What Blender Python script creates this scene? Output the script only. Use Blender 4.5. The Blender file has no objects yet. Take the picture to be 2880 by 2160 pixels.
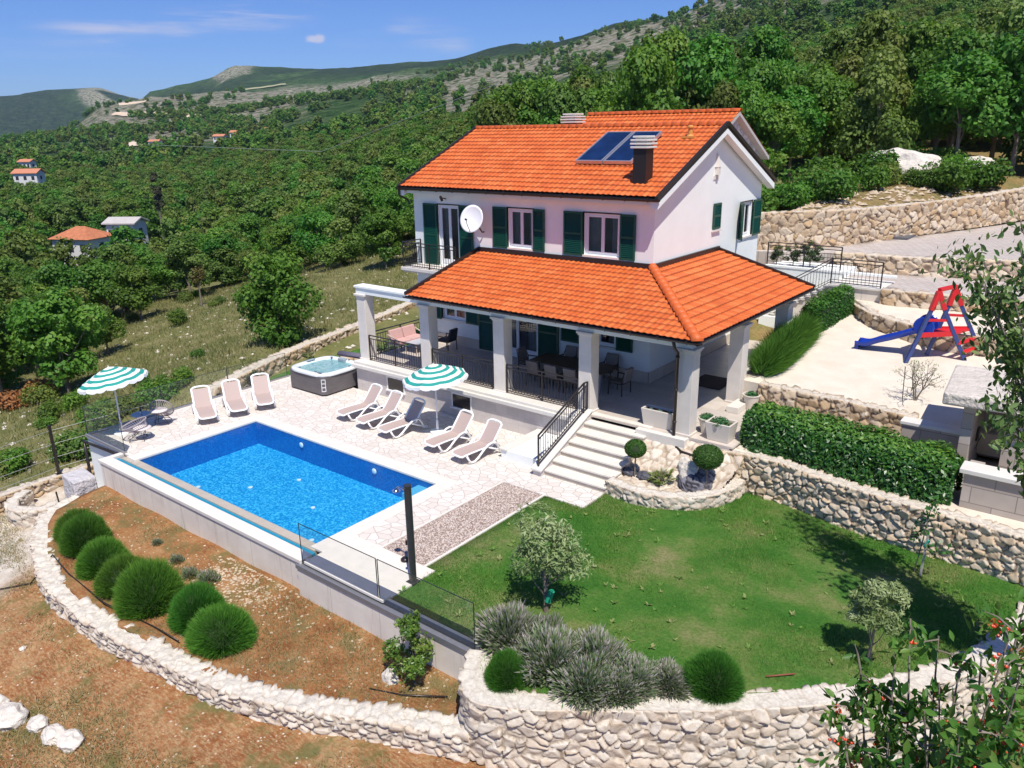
import bpy, math, random
import numpy as np
from mathutils import Vector, Matrix
random.seed(7); RNG=np.random.default_rng(11)
SC=bpy.context.scene; COL=SC.collection
PI=math.pi
# ---------------------------------------------------------------- bookkeeping
ORG={}
def tag(o,label=None,cat=None,group=None,kind=None):
    if label: o['label']=label
    if cat: o['category']=cat
    if group: o['group']=group
    if kind: o['kind']=kind
    return o
def thing(name,label,cat,loc=(0,0,0),group=None):
    o=bpy.data.objects.new(name,None); COL.objects.link(o); o.location=loc; o.empty_display_size=.1
    ORG[o.name]=Vector(loc); return tag(o,label,cat,group)
def link_mesh(name,me,parent=None,loc=None):
    o=bpy.data.objects.new(name,me); COL.objects.link(o)
    if parent is not None:
        o.parent=parent; ORG[o.name]=ORG[parent.name].copy()
    else:
        o.location=loc or (0,0,0); ORG[o.name]=Vector(loc or (0,0,0))
    return o
def copy_tree(o,parent=None,first=True):
    c=o.copy(); COL.objects.link(c)
    if parent is not None: c.parent=parent
    for ch in list(o.children): copy_tree(ch,c,False)
    return c
def np_mesh(name,V,F,mat,smooth=False,cols=None,uniform=None):
    """V (N,3), F (M,k) array"""
    me=bpy.data.meshes.new(name); V=np.asarray(V,np.float32); F=np.asarray(F,np.int32)
    k=F.shape[1]; me.vertices.add(len(V)); me.vertices.foreach_set('co',V.ravel())
    me.loops.add(F.size); me.loops.foreach_set('vertex_index',F.ravel())
    me.polygons.add(len(F)); me.polygons.foreach_set('loop_start',np.arange(0,F.size,k,dtype=np.int32))
    me.polygons.foreach_set('loop_total',np.full(len(F),k,np.int32))
    if smooth: me.polygons.foreach_set('use_smooth',np.ones(len(F),bool))
    me.materials.append(mat); me.update(calc_edges=True)
    if cols is not None:
        a=me.color_attributes.new('vc','FLOAT_COLOR','POINT'); c=np.ones((len(V),4),np.float32); c[:,:cols.shape[1]]=cols
        a.data.foreach_set('color',c.ravel())
    return me
class MB:
    def __init__(s): s.v=[];s.f=[];s.m=[];s.mi=0;s.T=None
    def add(s,vs,fs):
        b=len(s.v)
        if s.T is not None: vs=[s.T@Vector(v) for v in vs]
        s.v+= [tuple(v) for v in vs]; s.f+=[tuple(b+i for i in f) for f in fs]; s.m+=[s.mi]*len(fs); return s
    def box(s,x0,y0,z0,x1,y1,z1):
        return s.add([(x0,y0,z0),(x1,y0,z0),(x1,y1,z0),(x0,y1,z0),(x0,y0,z1),(x1,y0,z1),(x1,y1,z1),(x0,y1,z1)],
          [(0,3,2,1),(4,5,6,7),(0,1,5,4),(1,2,6,5),(2,3,7,6),(3,0,4,7)])
    def bar(s,a,b,w,h=None,up=(0,0,1)):
        h=h or w; a=Vector(a);b=Vector(b);d=(b-a).normalized();u=Vector(up)
        if abs(d.dot(u))>.98:u=Vector((0,1,0))
        r=d.cross(u).normalized()*w/2;u=r.cross(d).normalized()*h/2
        vs=[a-r-u,a+r-u,a+r+u,a-r+u,b-r-u,b+r-u,b+r+u,b-r+u]
        return s.add(vs,[(0,1,2,3),(7,6,5,4),(0,4,5,1),(1,5,6,2),(2,6,7,3),(3,7,4,0)])
    def tube(s,pts,r,n=8,closed=False,flat=1.0):
        pts=[Vector(p) for p in pts];N=len(pts);vs=[];prev=None
        rs=r if isinstance(r,(list,tuple)) else [r]*N
        for i,p in enumerate(pts):
            if closed: d=(pts[(i+1)%N]-pts[i-1]).normalized()
            else: d=(pts[min(i+1,N-1)]-pts[max(i-1,0)]).normalized()
            if prev is None:
                u=Vector((0,0,1)) if abs(d.z)<.9 else Vector((1,0,0))
                a=d.cross(u).normalized()
            else: a=(prev-d*prev.dot(d)).normalized()
            prev=a;b=d.cross(a)
            for k in range(n):
                t=2*PI*k/n; vs.append(p+(a*math.cos(t)+b*math.sin(t)*flat)*rs[i])
        fs=[]
        for i in range(N if closed else N-1):
            j=(i+1)%N
            for k in range(n):
                l=(k+1)%n; fs.append((i*n+k,i*n+l,j*n+l,j*n+k))
        if not closed: fs+= [tuple(range(n-1,-1,-1)),tuple((N-1)*n+k for k in range(n))]
        return s.add(vs,fs)
    def cyl(s,x,y,z0,z1,r,n=16,r1=None): return s.lathe([(r,z0),(r if r1 is None else r1,z1)],n,(x,y,0))
    def lathe(s,prof,n=20,c=(0,0,0),sx=1,sy=1,cap=True,rot0=0):
        vs=[];P=len(prof)
        for (r,z) in prof:
            for k in range(n):
                t=2*PI*k/n+rot0; vs.append((c[0]+r*math.cos(t)*sx,c[1]+r*math.sin(t)*sy,c[2]+z))
        fs=[(i*n+k,i*n+(k+1)%n,(i+1)*n+(k+1)%n,(i+1)*n+k) for i in range(P-1) for k in range(n)]
        if cap: fs+=[tuple(range(n-1,-1,-1)),tuple((P-1)*n+k for k in range(n))]
        return s.add(vs,fs)
    def prism(s,poly,z0,z1):
        n=len(poly); ar=sum(poly[i][0]*poly[(i+1)%n][1]-poly[(i+1)%n][0]*poly[i][1] for i in range(n))
        if ar<0: poly=poly[::-1]
        return s.add([(x,y,z0) for x,y in poly]+[(x,y,z1) for x,y in poly],
            [tuple(range(n-1,-1,-1)),tuple(range(n,2*n))]+[(i,(i+1)%n,n+(i+1)%n,n+i) for i in range(n)])
    def wedge(s,P,Q):
        """loop P to loop Q (3d), closed"""
        n=len(P); return s.add(list(P)+list(Q),[tuple(range(n-1,-1,-1)),tuple(range(n,2*n))]+[(i,(i+1)%n,n+(i+1)%n,n+i) for i in range(n)])
    def build(s,name,mats,parent=None,smooth=False,bevel=0,loc=None,sub=0):
        off=ORG[parent.name] if parent is not None else Vector(loc or (0,0,0))
        me=bpy.data.meshes.new(name); me.from_pydata([tuple(Vector(v)-off) for v in s.v],[],s.f)
        if not isinstance(mats,(list,tuple)): mats=[mats]
        for m in mats: me.materials.append(m)
        me.polygons.foreach_set('material_index',s.m)
        if smooth: me.polygons.foreach_set('use_smooth',[True]*len(s.f))
        me.update(); o=link_mesh(name,me,parent,loc)
        if bevel:
            b=o.modifiers.new('b','BEVEL');b.width=bevel;b.segments=2;b.limit_method='ANGLE';b.angle_limit=.6
        if sub:
            b=o.modifiers.new('s','SUBSURF');b.levels=sub;b.render_levels=sub
        return o
# ---------------------------------------------------------------- materials
class NT:
    def __init__(s,name):
        s.m=bpy.data.materials.new(name);s.m.use_nodes=True;s.t=s.m.node_tree;s.t.nodes.clear()
        s.out=s.n('ShaderNodeOutputMaterial')
    def n(s,t,**k):
        o=s.t.nodes.new(t)
        for a,b in k.items():
            if a in o.inputs.keys() if isinstance(a,str) else False: pass
            setattr(o,a,b)
        return o
    def l(s,a,b): s.t.links.new(a,b)
    def set(s,sock,v):
        if hasattr(v,'is_output'): s.l(v,sock)
        else:
            if isinstance(v,(tuple,list)) and len(v)==3 and sock.type=='RGBA': v=(*v,1)
            sock.default_value=v
    def pos(s): return s.n('ShaderNodeNewGeometry').outputs['Position']
    def obj(s): return s.n('ShaderNodeTexCoord').outputs['Object']
    def mapv(s,v,scale=(1,1,1),rot=(0,0,0)):
        m=s.n('ShaderNodeMapping'); s.l(v,m.inputs[0]); m.inputs['Scale'].default_value=scale; m.inputs['Rotation'].default_value=rot; return m.outputs[0]
    def noise(s,v,scale,det=4,rough=.55,out='Fac'):
        o=s.n('ShaderNodeTexNoise'); s.l(v,o.inputs['Vector']); o.inputs['Scale'].default_value=scale;o.inputs['Detail'].default_value=det;o.inputs['Roughness'].default_value=rough
        return o.outputs[0 if out=='Fac' else 1]
    def vor(s,v,scale,feature='F1',out=0,dim='3D',rand=1):
        o=s.n('ShaderNodeTexVoronoi');o.voronoi_dimensions=dim;o.feature=feature; s.l(v,o.inputs['Vector']);o.inputs['Scale'].default_value=scale
        o.inputs['Randomness'].default_value=rand
        return o.outputs[out]
    def ramp(s,f,stops,interp='LINEAR'):
        r=s.n('ShaderNodeValToRGB');s.l(f,r.inputs[0]);e=r.color_ramp.elements;r.color_ramp.interpolation=interp
        while len(e)<len(stops): e.new(.5)
        for i,(p,c) in enumerate(stops):
            e[i].position=p; e[i].color=(*c,1) if isinstance(c,(tuple,list)) else (c,c,c,1)
        return r.outputs[0]
    def mix(s,f,a,b,mode='MIX'):
        m=s.n('ShaderNodeMix');m.data_type='RGBA';m.blend_type=mode
        s.set(m.inputs[0],f);s.set(m.inputs[6],a);s.set(m.inputs[7],b);return m.outputs[2]
    def math(s,op,a,b=0,c=None):
        m=s.n('ShaderNodeMath');m.operation=op;s.set(m.inputs[0],a);s.set(m.inputs[1],b)
        if c is not None:s.set(m.inputs[2],c)
        return m.outputs[0]
    def bump(s,h,strength=.3,dist=.02,normal=None):
        b=s.n('ShaderNodeBump');s.l(h,b.inputs['Height']);b.inputs['Strength'].default_value=strength;b.inputs['Distance'].default_value=dist
        if normal is not None: s.l(normal,b.inputs['Normal'])
        return b.outputs[0]
    def bsdf(s,col,rough=.6,normal=None,metal=0,spec=.5,out=True,**k):
        p=s.n('ShaderNodeBsdfPrincipled');s.set(p.inputs['Base Color'],col);s.set(p.inputs['Roughness'],rough);s.set(p.inputs['Metallic'],metal)
        p.inputs['Specular IOR Level'].default_value=spec
        if normal is not None:s.l(normal,p.inputs['Normal'])
        for a,b in k.items(): s.set(p.inputs[a.replace('_',' ')],b)
        if out:s.l(p.outputs[0],s.out.inputs[0])
        return p.outputs[0]
def simple(name,col,rough=.5,metal=0,var=.06,scale=8,bump=0,bscale=40,bdist=.004,spec=.5):
    t=NT(name);p=t.obj();n=t.noise(p,scale,3)
    a=tuple(c*(1-var) for c in col);b=tuple(min(1,c*(1+var)) for c in col)
    c=t.ramp(n,[(.3,a),(.7,b)])
    nn=t.bump(t.noise(p,bscale,3),bump,bdist) if bump else None
    t.bsdf(c,rough,nn,metal,spec);return t.m
def leafmat(name,cols,rough=.55,trans=.3,objvar=.25,spec=.3):
    """tone comes from the per-leaf attribute and a per-plant random value"""
    t=NT(name);a=t.n('ShaderNodeVertexColor');a.layer_name='vc'
    sep=t.n('ShaderNodeSeparateColor');t.l(a.outputs[0],sep.inputs[0])
    c=t.ramp(sep.outputs[0],[(i/(len(cols)-1),k) for i,k in enumerate(cols)])
    oi=t.n('ShaderNodeObjectInfo').outputs['Random']
    hs=t.n('ShaderNodeHueSaturation');t.l(c,hs.inputs['Color'])
    t.l(t.math('MULTIPLY_ADD',oi,objvar*.22,.5-objvar*.13),hs.inputs['Hue'])
    t.l(t.math('MULTIPLY_ADD',t.math('FRACT',t.math('MULTIPLY',oi,7.31)),objvar*2,1-objvar),hs.inputs['Value'])
    hs.inputs['Saturation'].default_value=1.0
    p=t.bsdf(hs.outputs[0],rough,spec=spec,out=False)
    tr=t.n('ShaderNodeBsdfTranslucent');t.l(t.mix(1,hs.outputs[0],(1.25,1.4,.7),'MULTIPLY'),tr.inputs[0])
    mx=t.n('ShaderNodeMixShader');mx.inputs[0].default_value=trans;t.l(p,mx.inputs[1]);t.l(tr.outputs[0],mx.inputs[2]);t.l(mx.outputs[0],t.out.inputs[0])
    return t.m
def stonemat(name,cols,gap,top,rough=.85,fine=.5):
    """vc: r stone id, g joint mask, b capping mask"""
    t=NT(name);a=t.n('ShaderNodeVertexColor');a.layer_name='vc';sp=t.n('ShaderNodeSeparateColor');t.l(a.outputs[0],sp.inputs[0]);p=t.pos()
    c=t.ramp(sp.outputs[0],[(i/(len(cols)-1),k) for i,k in enumerate(cols)])
    n1=t.noise(p,6,6,.65);c=t.mix(t.math('MULTIPLY',t.ramp(n1,[(.5,0),(.72,1)]),.55),c,tuple(k*f for k,f in zip(cols[-1],(.8,.62,.42))))
    n2=t.noise(p,22,5,.7);c=t.mix(.35,c,t.ramp(n2,[(.25,.55),(.7,1.0)]),'MULTIPLY')
    tc=t.mix(t.ramp(t.noise(p,9,5,.7),[(.35,0),(.7,1)]),top,tuple(k*.72 for k in top))
    tc=t.mix(t.math('MULTIPLY',t.ramp(t.vor(p,7,'DISTANCE_TO_EDGE'),[(.02,1),(.09,0)]),.25),tc,tuple(k*.5 for k in top))
    c=t.mix(sp.outputs[2],c,tc)
    c=t.mix(1,c,(1.0,.965,.90),'MULTIPLY')
    c=t.mix(t.math('MULTIPLY',sp.outputs[1],t.math('SUBTRACT',1,t.math('MULTIPLY',sp.outputs[2],.6))),c,gap)
    h=t.math('ADD',t.math('MULTIPLY',n2,.6),t.math('MULTIPLY',t.vor(p,9,'F1'),.6))
    t.bsdf(c,rough,t.bump(h,fine,.03),spec=.2);return t.m
# ---------------------------------------------------------------- numpy noise
def _h(i,j,k,s):
    n=(i*374761393+j*668265263+k*2147483647+s*1274126177)&0xffffffff
    n=((n^(n>>13))*1274126177)&0xffffffff; n=(n^(n>>16))&0xffffffff
    return n.astype(np.float64)/4294967295.
def voro(P,seed=1,jit=.85,tilt=False):
    TL=np.zeros(len(P))
    B=np.floor(P).astype(np.int64);F1=np.full(len(P),9.);F2=F1.copy();ID=np.zeros(len(P))
    for a in (-1,0,1):
        for b in (-1,0,1):
            for c in (-1,0,1):
                i,j,k=B[:,0]+a,B[:,1]+b,B[:,2]+c
                q=np.stack([i+.5+(_h(i,j,k,seed)-.5)*jit,j+.5+(_h(i,j,k,seed+5)-.5)*jit,k+.5+(_h(i,j,k,seed+9)-.5)*jit],1)
                d=np.sqrt(((P-q)**2).sum(1));idn=_h(i,j,k,seed+3)
                if tilt: TL=np.where(d<F1,((P-q)*np.stack([np.sin(idn*97),np.sin(idn*57+1),np.sin(idn*131+2)],1)).sum(1),TL)
                m=d<F1;F2=np.where(m,F1,np.minimum(F2,d));ID=np.where(m,idn,ID);F1=np.where(m,d,F1)
    return (F1,F2,ID,TL) if tilt else (F1,F2,ID)
def vnoise(P,seed=1):
    B=np.floor(P).astype(np.int64);f=P-B;f=f*f*(3-2*f);o=0
    for a in (0,1):
        for b in (0,1):
            for c in (0,1):
                w=(f[:,0] if a else 1-f[:,0])*(f[:,1] if b else 1-f[:,1])*(f[:,2] if c else 1-f[:,2])
                o=o+w*_h(B[:,0]+a,B[:,1]+b,B[:,2]+c,seed)
    return o
def fbm(P,oct=4,seed=1):
    o=0;a=.5;t=0
    for i in range(oct): o=o+a*vnoise(P*2**i+i*17.3,seed+i);t+=a;a*=.5
    return o/t
def smooth(a,b,x): 
    t=np.clip((x-a)/(b-a),0,1);return t*t*(3-2*t)
# ---------------------------------------------------------------- camera
def cam():
    yaw,pit,rol=[math.radians(a) for a in (38.676,17.920,-.918)]
    f=Vector((-math.cos(pit)*math.sin(yaw),math.cos(pit)*math.cos(yaw),-math.sin(pit)))
    r0=Vector((math.cos(yaw),math.sin(yaw),0));u0=r0.cross(f)
    r=math.cos(rol)*r0+math.sin(rol)*u0;u=-math.sin(rol)*r0+math.cos(rol)*u0
    c=bpy.data.cameras.new('camera');o=bpy.data.objects.new('camera',c);COL.objects.link(o)
    m=Matrix.Identity(4)
    for i in range(3): m[i][0]=r[i];m[i][1]=u[i];m[i][2]=-f[i]
    m[0][3],m[1][3],m[2][3]=0,0,10
    o.matrix_world=m;c.lens=36*2226.87/2880;c.sensor_width=36;c.clip_start=.1;c.clip_end=12000;SC.camera=o
cam()
# ---------------------------------------------------------------- light
LDIR=Vector((-.44,.36,-1)).normalized()   # travel direction of sunlight
S=-LDIR; elev=math.asin(S.z); azi=math.atan2(S.x,S.y)
sl=bpy.data.lights.new('sun','SUN');so=bpy.data.objects.new('sun',sl);COL.objects.link(so)
sl.energy=5.0;sl.angle=math.radians(.53);sl.color=(1,.95,.87);so.rotation_euler=LDIR.to_track_quat('-Z','Y').to_euler();so.location=(20,-20,60)
w=bpy.data.worlds.new('World');SC.world=w;w.use_nodes=True;nt=w.node_tree;nt.nodes.clear()
wo=nt.nodes.new('ShaderNodeOutputWorld');bg=nt.nodes.new('ShaderNodeBackground');sk=nt.nodes.new('ShaderNodeTexSky')
sk.sky_type='NISHITA';sk.sun_disc=False;sk.sun_elevation=elev;sk.sun_rotation=azi;sk.air_density=1.0;sk.dust_density=.25;sk.ozone_density=4.5;sk.altitude=300
bg.inputs[1].default_value=.135
SKYN=(nt,sk,bg,wo)
nt.links.new(sk.outputs[0],bg.inputs[0]);nt.links.new(bg.outputs[0],wo.inputs[0])
SC.view_settings.view_transform='Standard';SC.view_settings.look='None';SC.view_settings.exposure=0.06;SC.view_settings.gamma=1
SC.render.engine='CYCLES'
SC.cycles.max_bounces=6;SC.cycles.transparent_max_bounces=12;SC.cycles.diffuse_bounces=3;SC.cycles.glossy_bounces=3;SC.cycles.volume_bounces=1
# ================================================================ materials for building
def plaster():
    t=NT('white_plaster');p=t.pos();c=t.ramp(t.noise(p,1.2,5,.6),[(.3,(.81,.835,.80)),(.7,(.86,.885,.85))])
    t.bsdf(c,.85,t.bump(t.noise(p,90,3),.15,.004),spec=.2);return t.m
PLASTER=plaster()
def limestone(name,base,size=(0.6,.4),joint=.012,axis='xy',rough=.55,jc=.75,var=.08):
    t=NT(name);p=t.pos();s=t.n('ShaderNodeSeparateXYZ');t.l(p,s.inputs[0]);cb=t.n('ShaderNodeCombineXYZ')
    if axis=='xy': t.l(s.outputs[0],cb.inputs[0]);t.l(s.outputs[1],cb.inputs[1])
    else:
        t.l(t.math('ADD',s.outputs[0],s.outputs[1]),cb.inputs[0]);t.l(s.outputs[2],cb.inputs[1])
    b=t.n('ShaderNodeTexBrick');t.l(cb.outputs[0],b.inputs[0]);b.inputs['Scale'].default_value=1;b.inputs['Brick Width'].default_value=size[0];b.inputs['Row Height'].default_value=size[1]
    b.inputs['Mortar Size'].default_value=joint;b.inputs['Mortar Smooth'].default_value=.1
    b.inputs['Color1'].default_value=(*[c*(1-var) for c in base],1);b.inputs['Color2'].default_value=(*[min(1,c*(1+var)) for c in base],1);b.inputs['Mortar'].default_value=(*[c*jc for c in base],1)
    n=t.noise(p,3,6,.65);c=t.mix(.5,b.outputs[0],t.ramp(n,[(.3,(.8,.78,.75)),(.7,(1,1,1))]),'MULTIPLY')
    t.bsdf(c,rough,t.bump(b.outputs['Fac'],-.3,.01),spec=.3);return t.m
PAVER_IN=limestone('terrace_tiles',(.60,.53,.46),(.9,.45),.006,'xy',.35,.7)
BLOCK=limestone('plinth_blocks',(.60,.55,.52),(.5,.28),.005,'v',.7,.85,.06)
DADO=limestone('dado_stone',(.62,.55,.47),(.45,1.0),.006,'v',.6,.8,.06)
WSTONE=simple('smooth_white_stone',(.72,.68,.61),.6,var=.05,scale=2.5,bump=.1)
WSTONE2=simple('column_stone',(.70,.645,.58),.7,var=.07,scale=2,bump=.15)
METAL=simple('dark_brown_metal',(.045,.036,.034),.35,.5,.1)
IRON=simple('wrought_iron',(.06,.052,.052),.4,.6,.1)
GREEN=None
def shutter_m():
    t=NT('green_shutter_paint');p=t.pos();s=t.n('ShaderNodeSeparateXYZ');t.l(p,s.inputs[0])
    t.bsdf(t.ramp(t.noise(p,5,3),[(.3,(.004,.06,.036)),(.7,(.006,.075,.045))]),.38);return t.m
GREEN=shutter_m()
PVC=simple('white_window_frame',(.82,.82,.83),.3,var=.01)
def glass_m(name,tint=(.9,.95,1),gl=.12,rough=.02,op=0.,oc=(.1,.12,.13)):
    """clear pane: mostly see-through, mirror-like at glancing angles"""
    t=NT(name);tr=t.n('ShaderNodeBsdfTransparent');tr.inputs[0].default_value=(*tint,1);g=t.n('ShaderNodeBsdfGlossy');g.inputs['Roughness'].default_value=rough
    fr=t.n('ShaderNodeFresnel');fr.inputs[0].default_value=1.5;f=t.math('ADD',t.math('MULTIPLY',fr.outputs[0],.9),gl)
    m=t.n('ShaderNodeMixShader');t.l(f,m.inputs[0]);t.l(tr.outputs[0],m.inputs[1]);t.l(g.outputs[0],m.inputs[2]);o=m.outputs[0]
    if op:
        d=t.n('ShaderNodeBsdfDiffuse');d.inputs[0].default_value=(*oc,1);m2=t.n('ShaderNodeMixShader');m2.inputs[0].default_value=op
        t.l(o,m2.inputs[1]);t.l(d.outputs[0],m2.inputs[2]);o=m2.outputs[0]
    t.l(o,t.out.inputs[0]);return t.m
WGLASS=glass_m('window_glass',(.55,.6,.62),.08)
CURTAIN=simple('grey_curtain',(.42,.44,.42),.9,var=.1,scale=6)
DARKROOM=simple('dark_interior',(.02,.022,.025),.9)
def tile_m():
    t=NT('orange_roof_tiles');a=t.n('ShaderNodeVertexColor');a.layer_name='vc';sp=t.n('ShaderNodeSeparateColor');t.l(a.outputs[0],sp.inputs[0]);p=t.pos()
    c=t.ramp(sp.outputs[0],[(0,(.64,.135,.032)),(.5,(.72,.165,.038)),(1,(.80,.215,.060))])
    c=t.mix(.75,c,t.ramp(t.noise(p,1.3,7,.7),[(.3,(.80,.78,.76)),(.72,(1.05,1.05,1.05))]),'MULTIPLY')
    c=t.mix(t.math('MULTIPLY',t.ramp(t.noise(p,9,5,.75),[(.60,0),(.76,1)]),.28),c,(.30,.10,.05))
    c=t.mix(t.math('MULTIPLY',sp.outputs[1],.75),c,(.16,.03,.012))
    t.bsdf(c,.5,t.bump(t.noise(p,60,3),.2,.005),spec=.3);return t.m
TILE=tile_m()
def tiles(name,P0,U,V,lu,lv,parent,cuts=(),pitch=.215,row=.335):
    """P0 eave corner, U along eave, V up-slope; interlocking clay tiles as relief"""
    U=np.array(U,float);U/=np.linalg.norm(U);V=np.array(V,float);V/=np.linalg.norm(V);N=np.cross(U,V);N/=np.linalg.norm(N)
    if N[2]<0:N=-N
    nu=int(round(lu/pitch))*8+1;us=np.linspace(0,lu,nu);nr=int(round(lv/row));row=lv/nr
    vs=[];off=[];rid=[];g=[]
    for r in range(nr):
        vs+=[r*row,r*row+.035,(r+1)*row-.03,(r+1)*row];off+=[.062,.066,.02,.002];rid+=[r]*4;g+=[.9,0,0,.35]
    vs=np.array(vs);off=np.array(off);rid=np.array(rid);g=np.array(g)
    uu,vv=np.meshgrid(us,vs);ph=(uu/pitch)%1.0
    wave=.019*np.where(ph<.62,np.sin(np.pi*ph/.62),-.25*np.sin(np.pi*(ph-.62)/.38))
    h=off[:,None]+wave
    h=h+.010*(_h(np.floor(uu/pitch).astype(int),np.broadcast_to(rid[:,None],uu.shape),0*uu.astype(int),5)-.5)
    X=np.array(P0)+uu[...,None]*U+vv[...,None]*V+h[...,None]*N
    c=_h(np.floor(uu/pitch).astype(int),np.broadcast_to(rid[:,None],uu.shape),0*uu.astype(int),9)
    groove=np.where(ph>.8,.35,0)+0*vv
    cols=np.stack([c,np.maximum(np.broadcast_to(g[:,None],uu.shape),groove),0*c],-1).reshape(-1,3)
    n0,n1=uu.shape;i=np.arange((n0-1)*(n1-1));a=(i//(n1-1))*n1+i%(n1-1);F=np.stack([a,a+1,a+n1+1,a+n1],1)
    off0=np.array(ORG[parent.name]);me=np_mesh(name,X.reshape(-1,3)-off0,F,TILE,True,cols)
    import bmesh
    if cuts:
        bm=bmesh.new();bm.from_mesh(me)
        for co,no in cuts:
            bmesh.ops.bisect_plane(bm,geom=bm.verts[:]+bm.edges[:]+bm.faces[:],plane_co=Vector(co)-Vector(off0),plane_no=no,clear_outer=True)
        bm.to_mesh(me);bm.free()
    return link_mesh(name,me,parent)
def ridge_tiles(mb,a,b,r=.12,step=.36):
    a=Vector(a);b=Vector(b);L=(b-a).length;n=max(1,int(L/step));d=(b-a)/n
    side=d.cross(Vector((0,0,1))).normalized();up=side.cross(d).normalized()
    for i in range(n):
        p=a+d*i;q=a+d*(i+1.12)
        vs=[];K=8
        for e,(pt,rr) in enumerate(((p,r*1.14),(q,r*.93))):
            for k in range(K+1):
                t=PI*k/K; vs.append(pt+side*math.cos(t)*rr*1.15+up*(math.sin(t)*rr-.01))
        mb.add(vs,[(k,k+1,K+2+k,K+1+k) for k in range(K)]+[tuple(range(K,-1,-1))])
# ================================================================ house
HOUSE=thing('house','two storey white plastered villa with bright orange tiled roofs, green shutters and a columned terrace','house',(-18.7,28,0))
H=HOUSE
def facade(mb,axis,pl,a0,a1,z0,z1,holes,depth,flip=1):
    """flat wall with real openings; axis 'y': plane y=pl spanned in x ; 'x': plane x=pl spanned in y"""
    A=sorted({a0,a1}|{h[0] for h in holes}|{h[1] for h in holes});Z=sorted({z0,z1}|{h[2] for h in holes}|{h[3] for h in holes})
    P=(lambda a,z,d=0:(a,pl+d*depth,z)) if axis=='y' else (lambda a,z,d=0:(pl-d*depth,a,z))
    for i in range(len(A)-1):
        for j in range(len(Z)-1):
            ca,cz=(A[i]+A[i+1])/2,(Z[j]+Z[j+1])/2
            if any(h[0]<ca<h[1] and h[2]<cz<h[3] for h in holes): continue
            mb.add([P(A[i],Z[j]),P(A[i+1],Z[j]),P(A[i+1],Z[j+1]),P(A[i],Z[j+1])],[(0,1,2,3)])
    for x0,x1,y0,y1 in holes:
        c=[(x0,y0),(x1,y0),(x1,y1),(x0,y1)]
        for k in range(4):
            p,q=c[k],c[(k+1)%4]; mb.add([P(*p),P(*q),P(*q,1),P(*p,1)],[(0,1,2,3)])
UP=[(-23.05,-21.9,4.6,7.05),(-19.35,-18.15,5.6,7.08),(-15.86,-14.38,5.6,7.08)]
LO=[(-23.0,-21.7,2.3,3.5),(-20.1,-17.95,1.32,3.6),(-15.95,-14.42,2.3,3.5)]
GB=[(31.25,32.4,5.6,6.98),(26.9,27.9,1.2,3.3)]
m=MB();facade(m,'y',24.12,-24.45,-13.05,1.2,7.75,UP+LO,.25);facade(m,'x',-13.05,24.12,33.3,1.2,7.75,GB,.25)
m.add([(-13.05,24.12,7.75),(-13.05,33.3,7.75),(-13.05,33.3,7.85),(-13.05,28.65,9.9),(-13.05,24.12,7.85)],[(0,1,2,3,4)])
m.add([(-24.45,24.12,-.5),(-24.45,33.3,-.5),(-24.45,33.3,7.85),(-24.45,28.65,9.9),(-24.45,24.12,7.85)],[(4,3,2,1,0)])
m.add([(-13.05,33.3,0),(-24.45,33.3,0),(-24.45,33.3,7.9),(-13.05,33.3,7.9)],[(0,1,2,3)])
m.add([(-24.45,24.12,7.75),(-13.05,24.12,7.75),(-13.05,24.12,7.95),(-24.45,24.12,7.95)],[(0,1,2,3)])
m.box(-24.4,24.5,4.2,-13.3,33.2,4.4)
m.build('wall',PLASTER,H)
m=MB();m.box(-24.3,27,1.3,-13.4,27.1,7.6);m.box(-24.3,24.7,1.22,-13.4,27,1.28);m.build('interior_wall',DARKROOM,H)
m=MB();
for a,b in ((-24.2,-20.1),(-17.95,-13.03)): m.box(a,24.085,1.2,b,24.13,1.62)
m.box(-13.06,24.085,1.2,-13.015,26.9,1.62);m.box(-13.06,27.9,1.2,-13.015,32.9,1.62)
m.build('dado',DADO,H)
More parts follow.
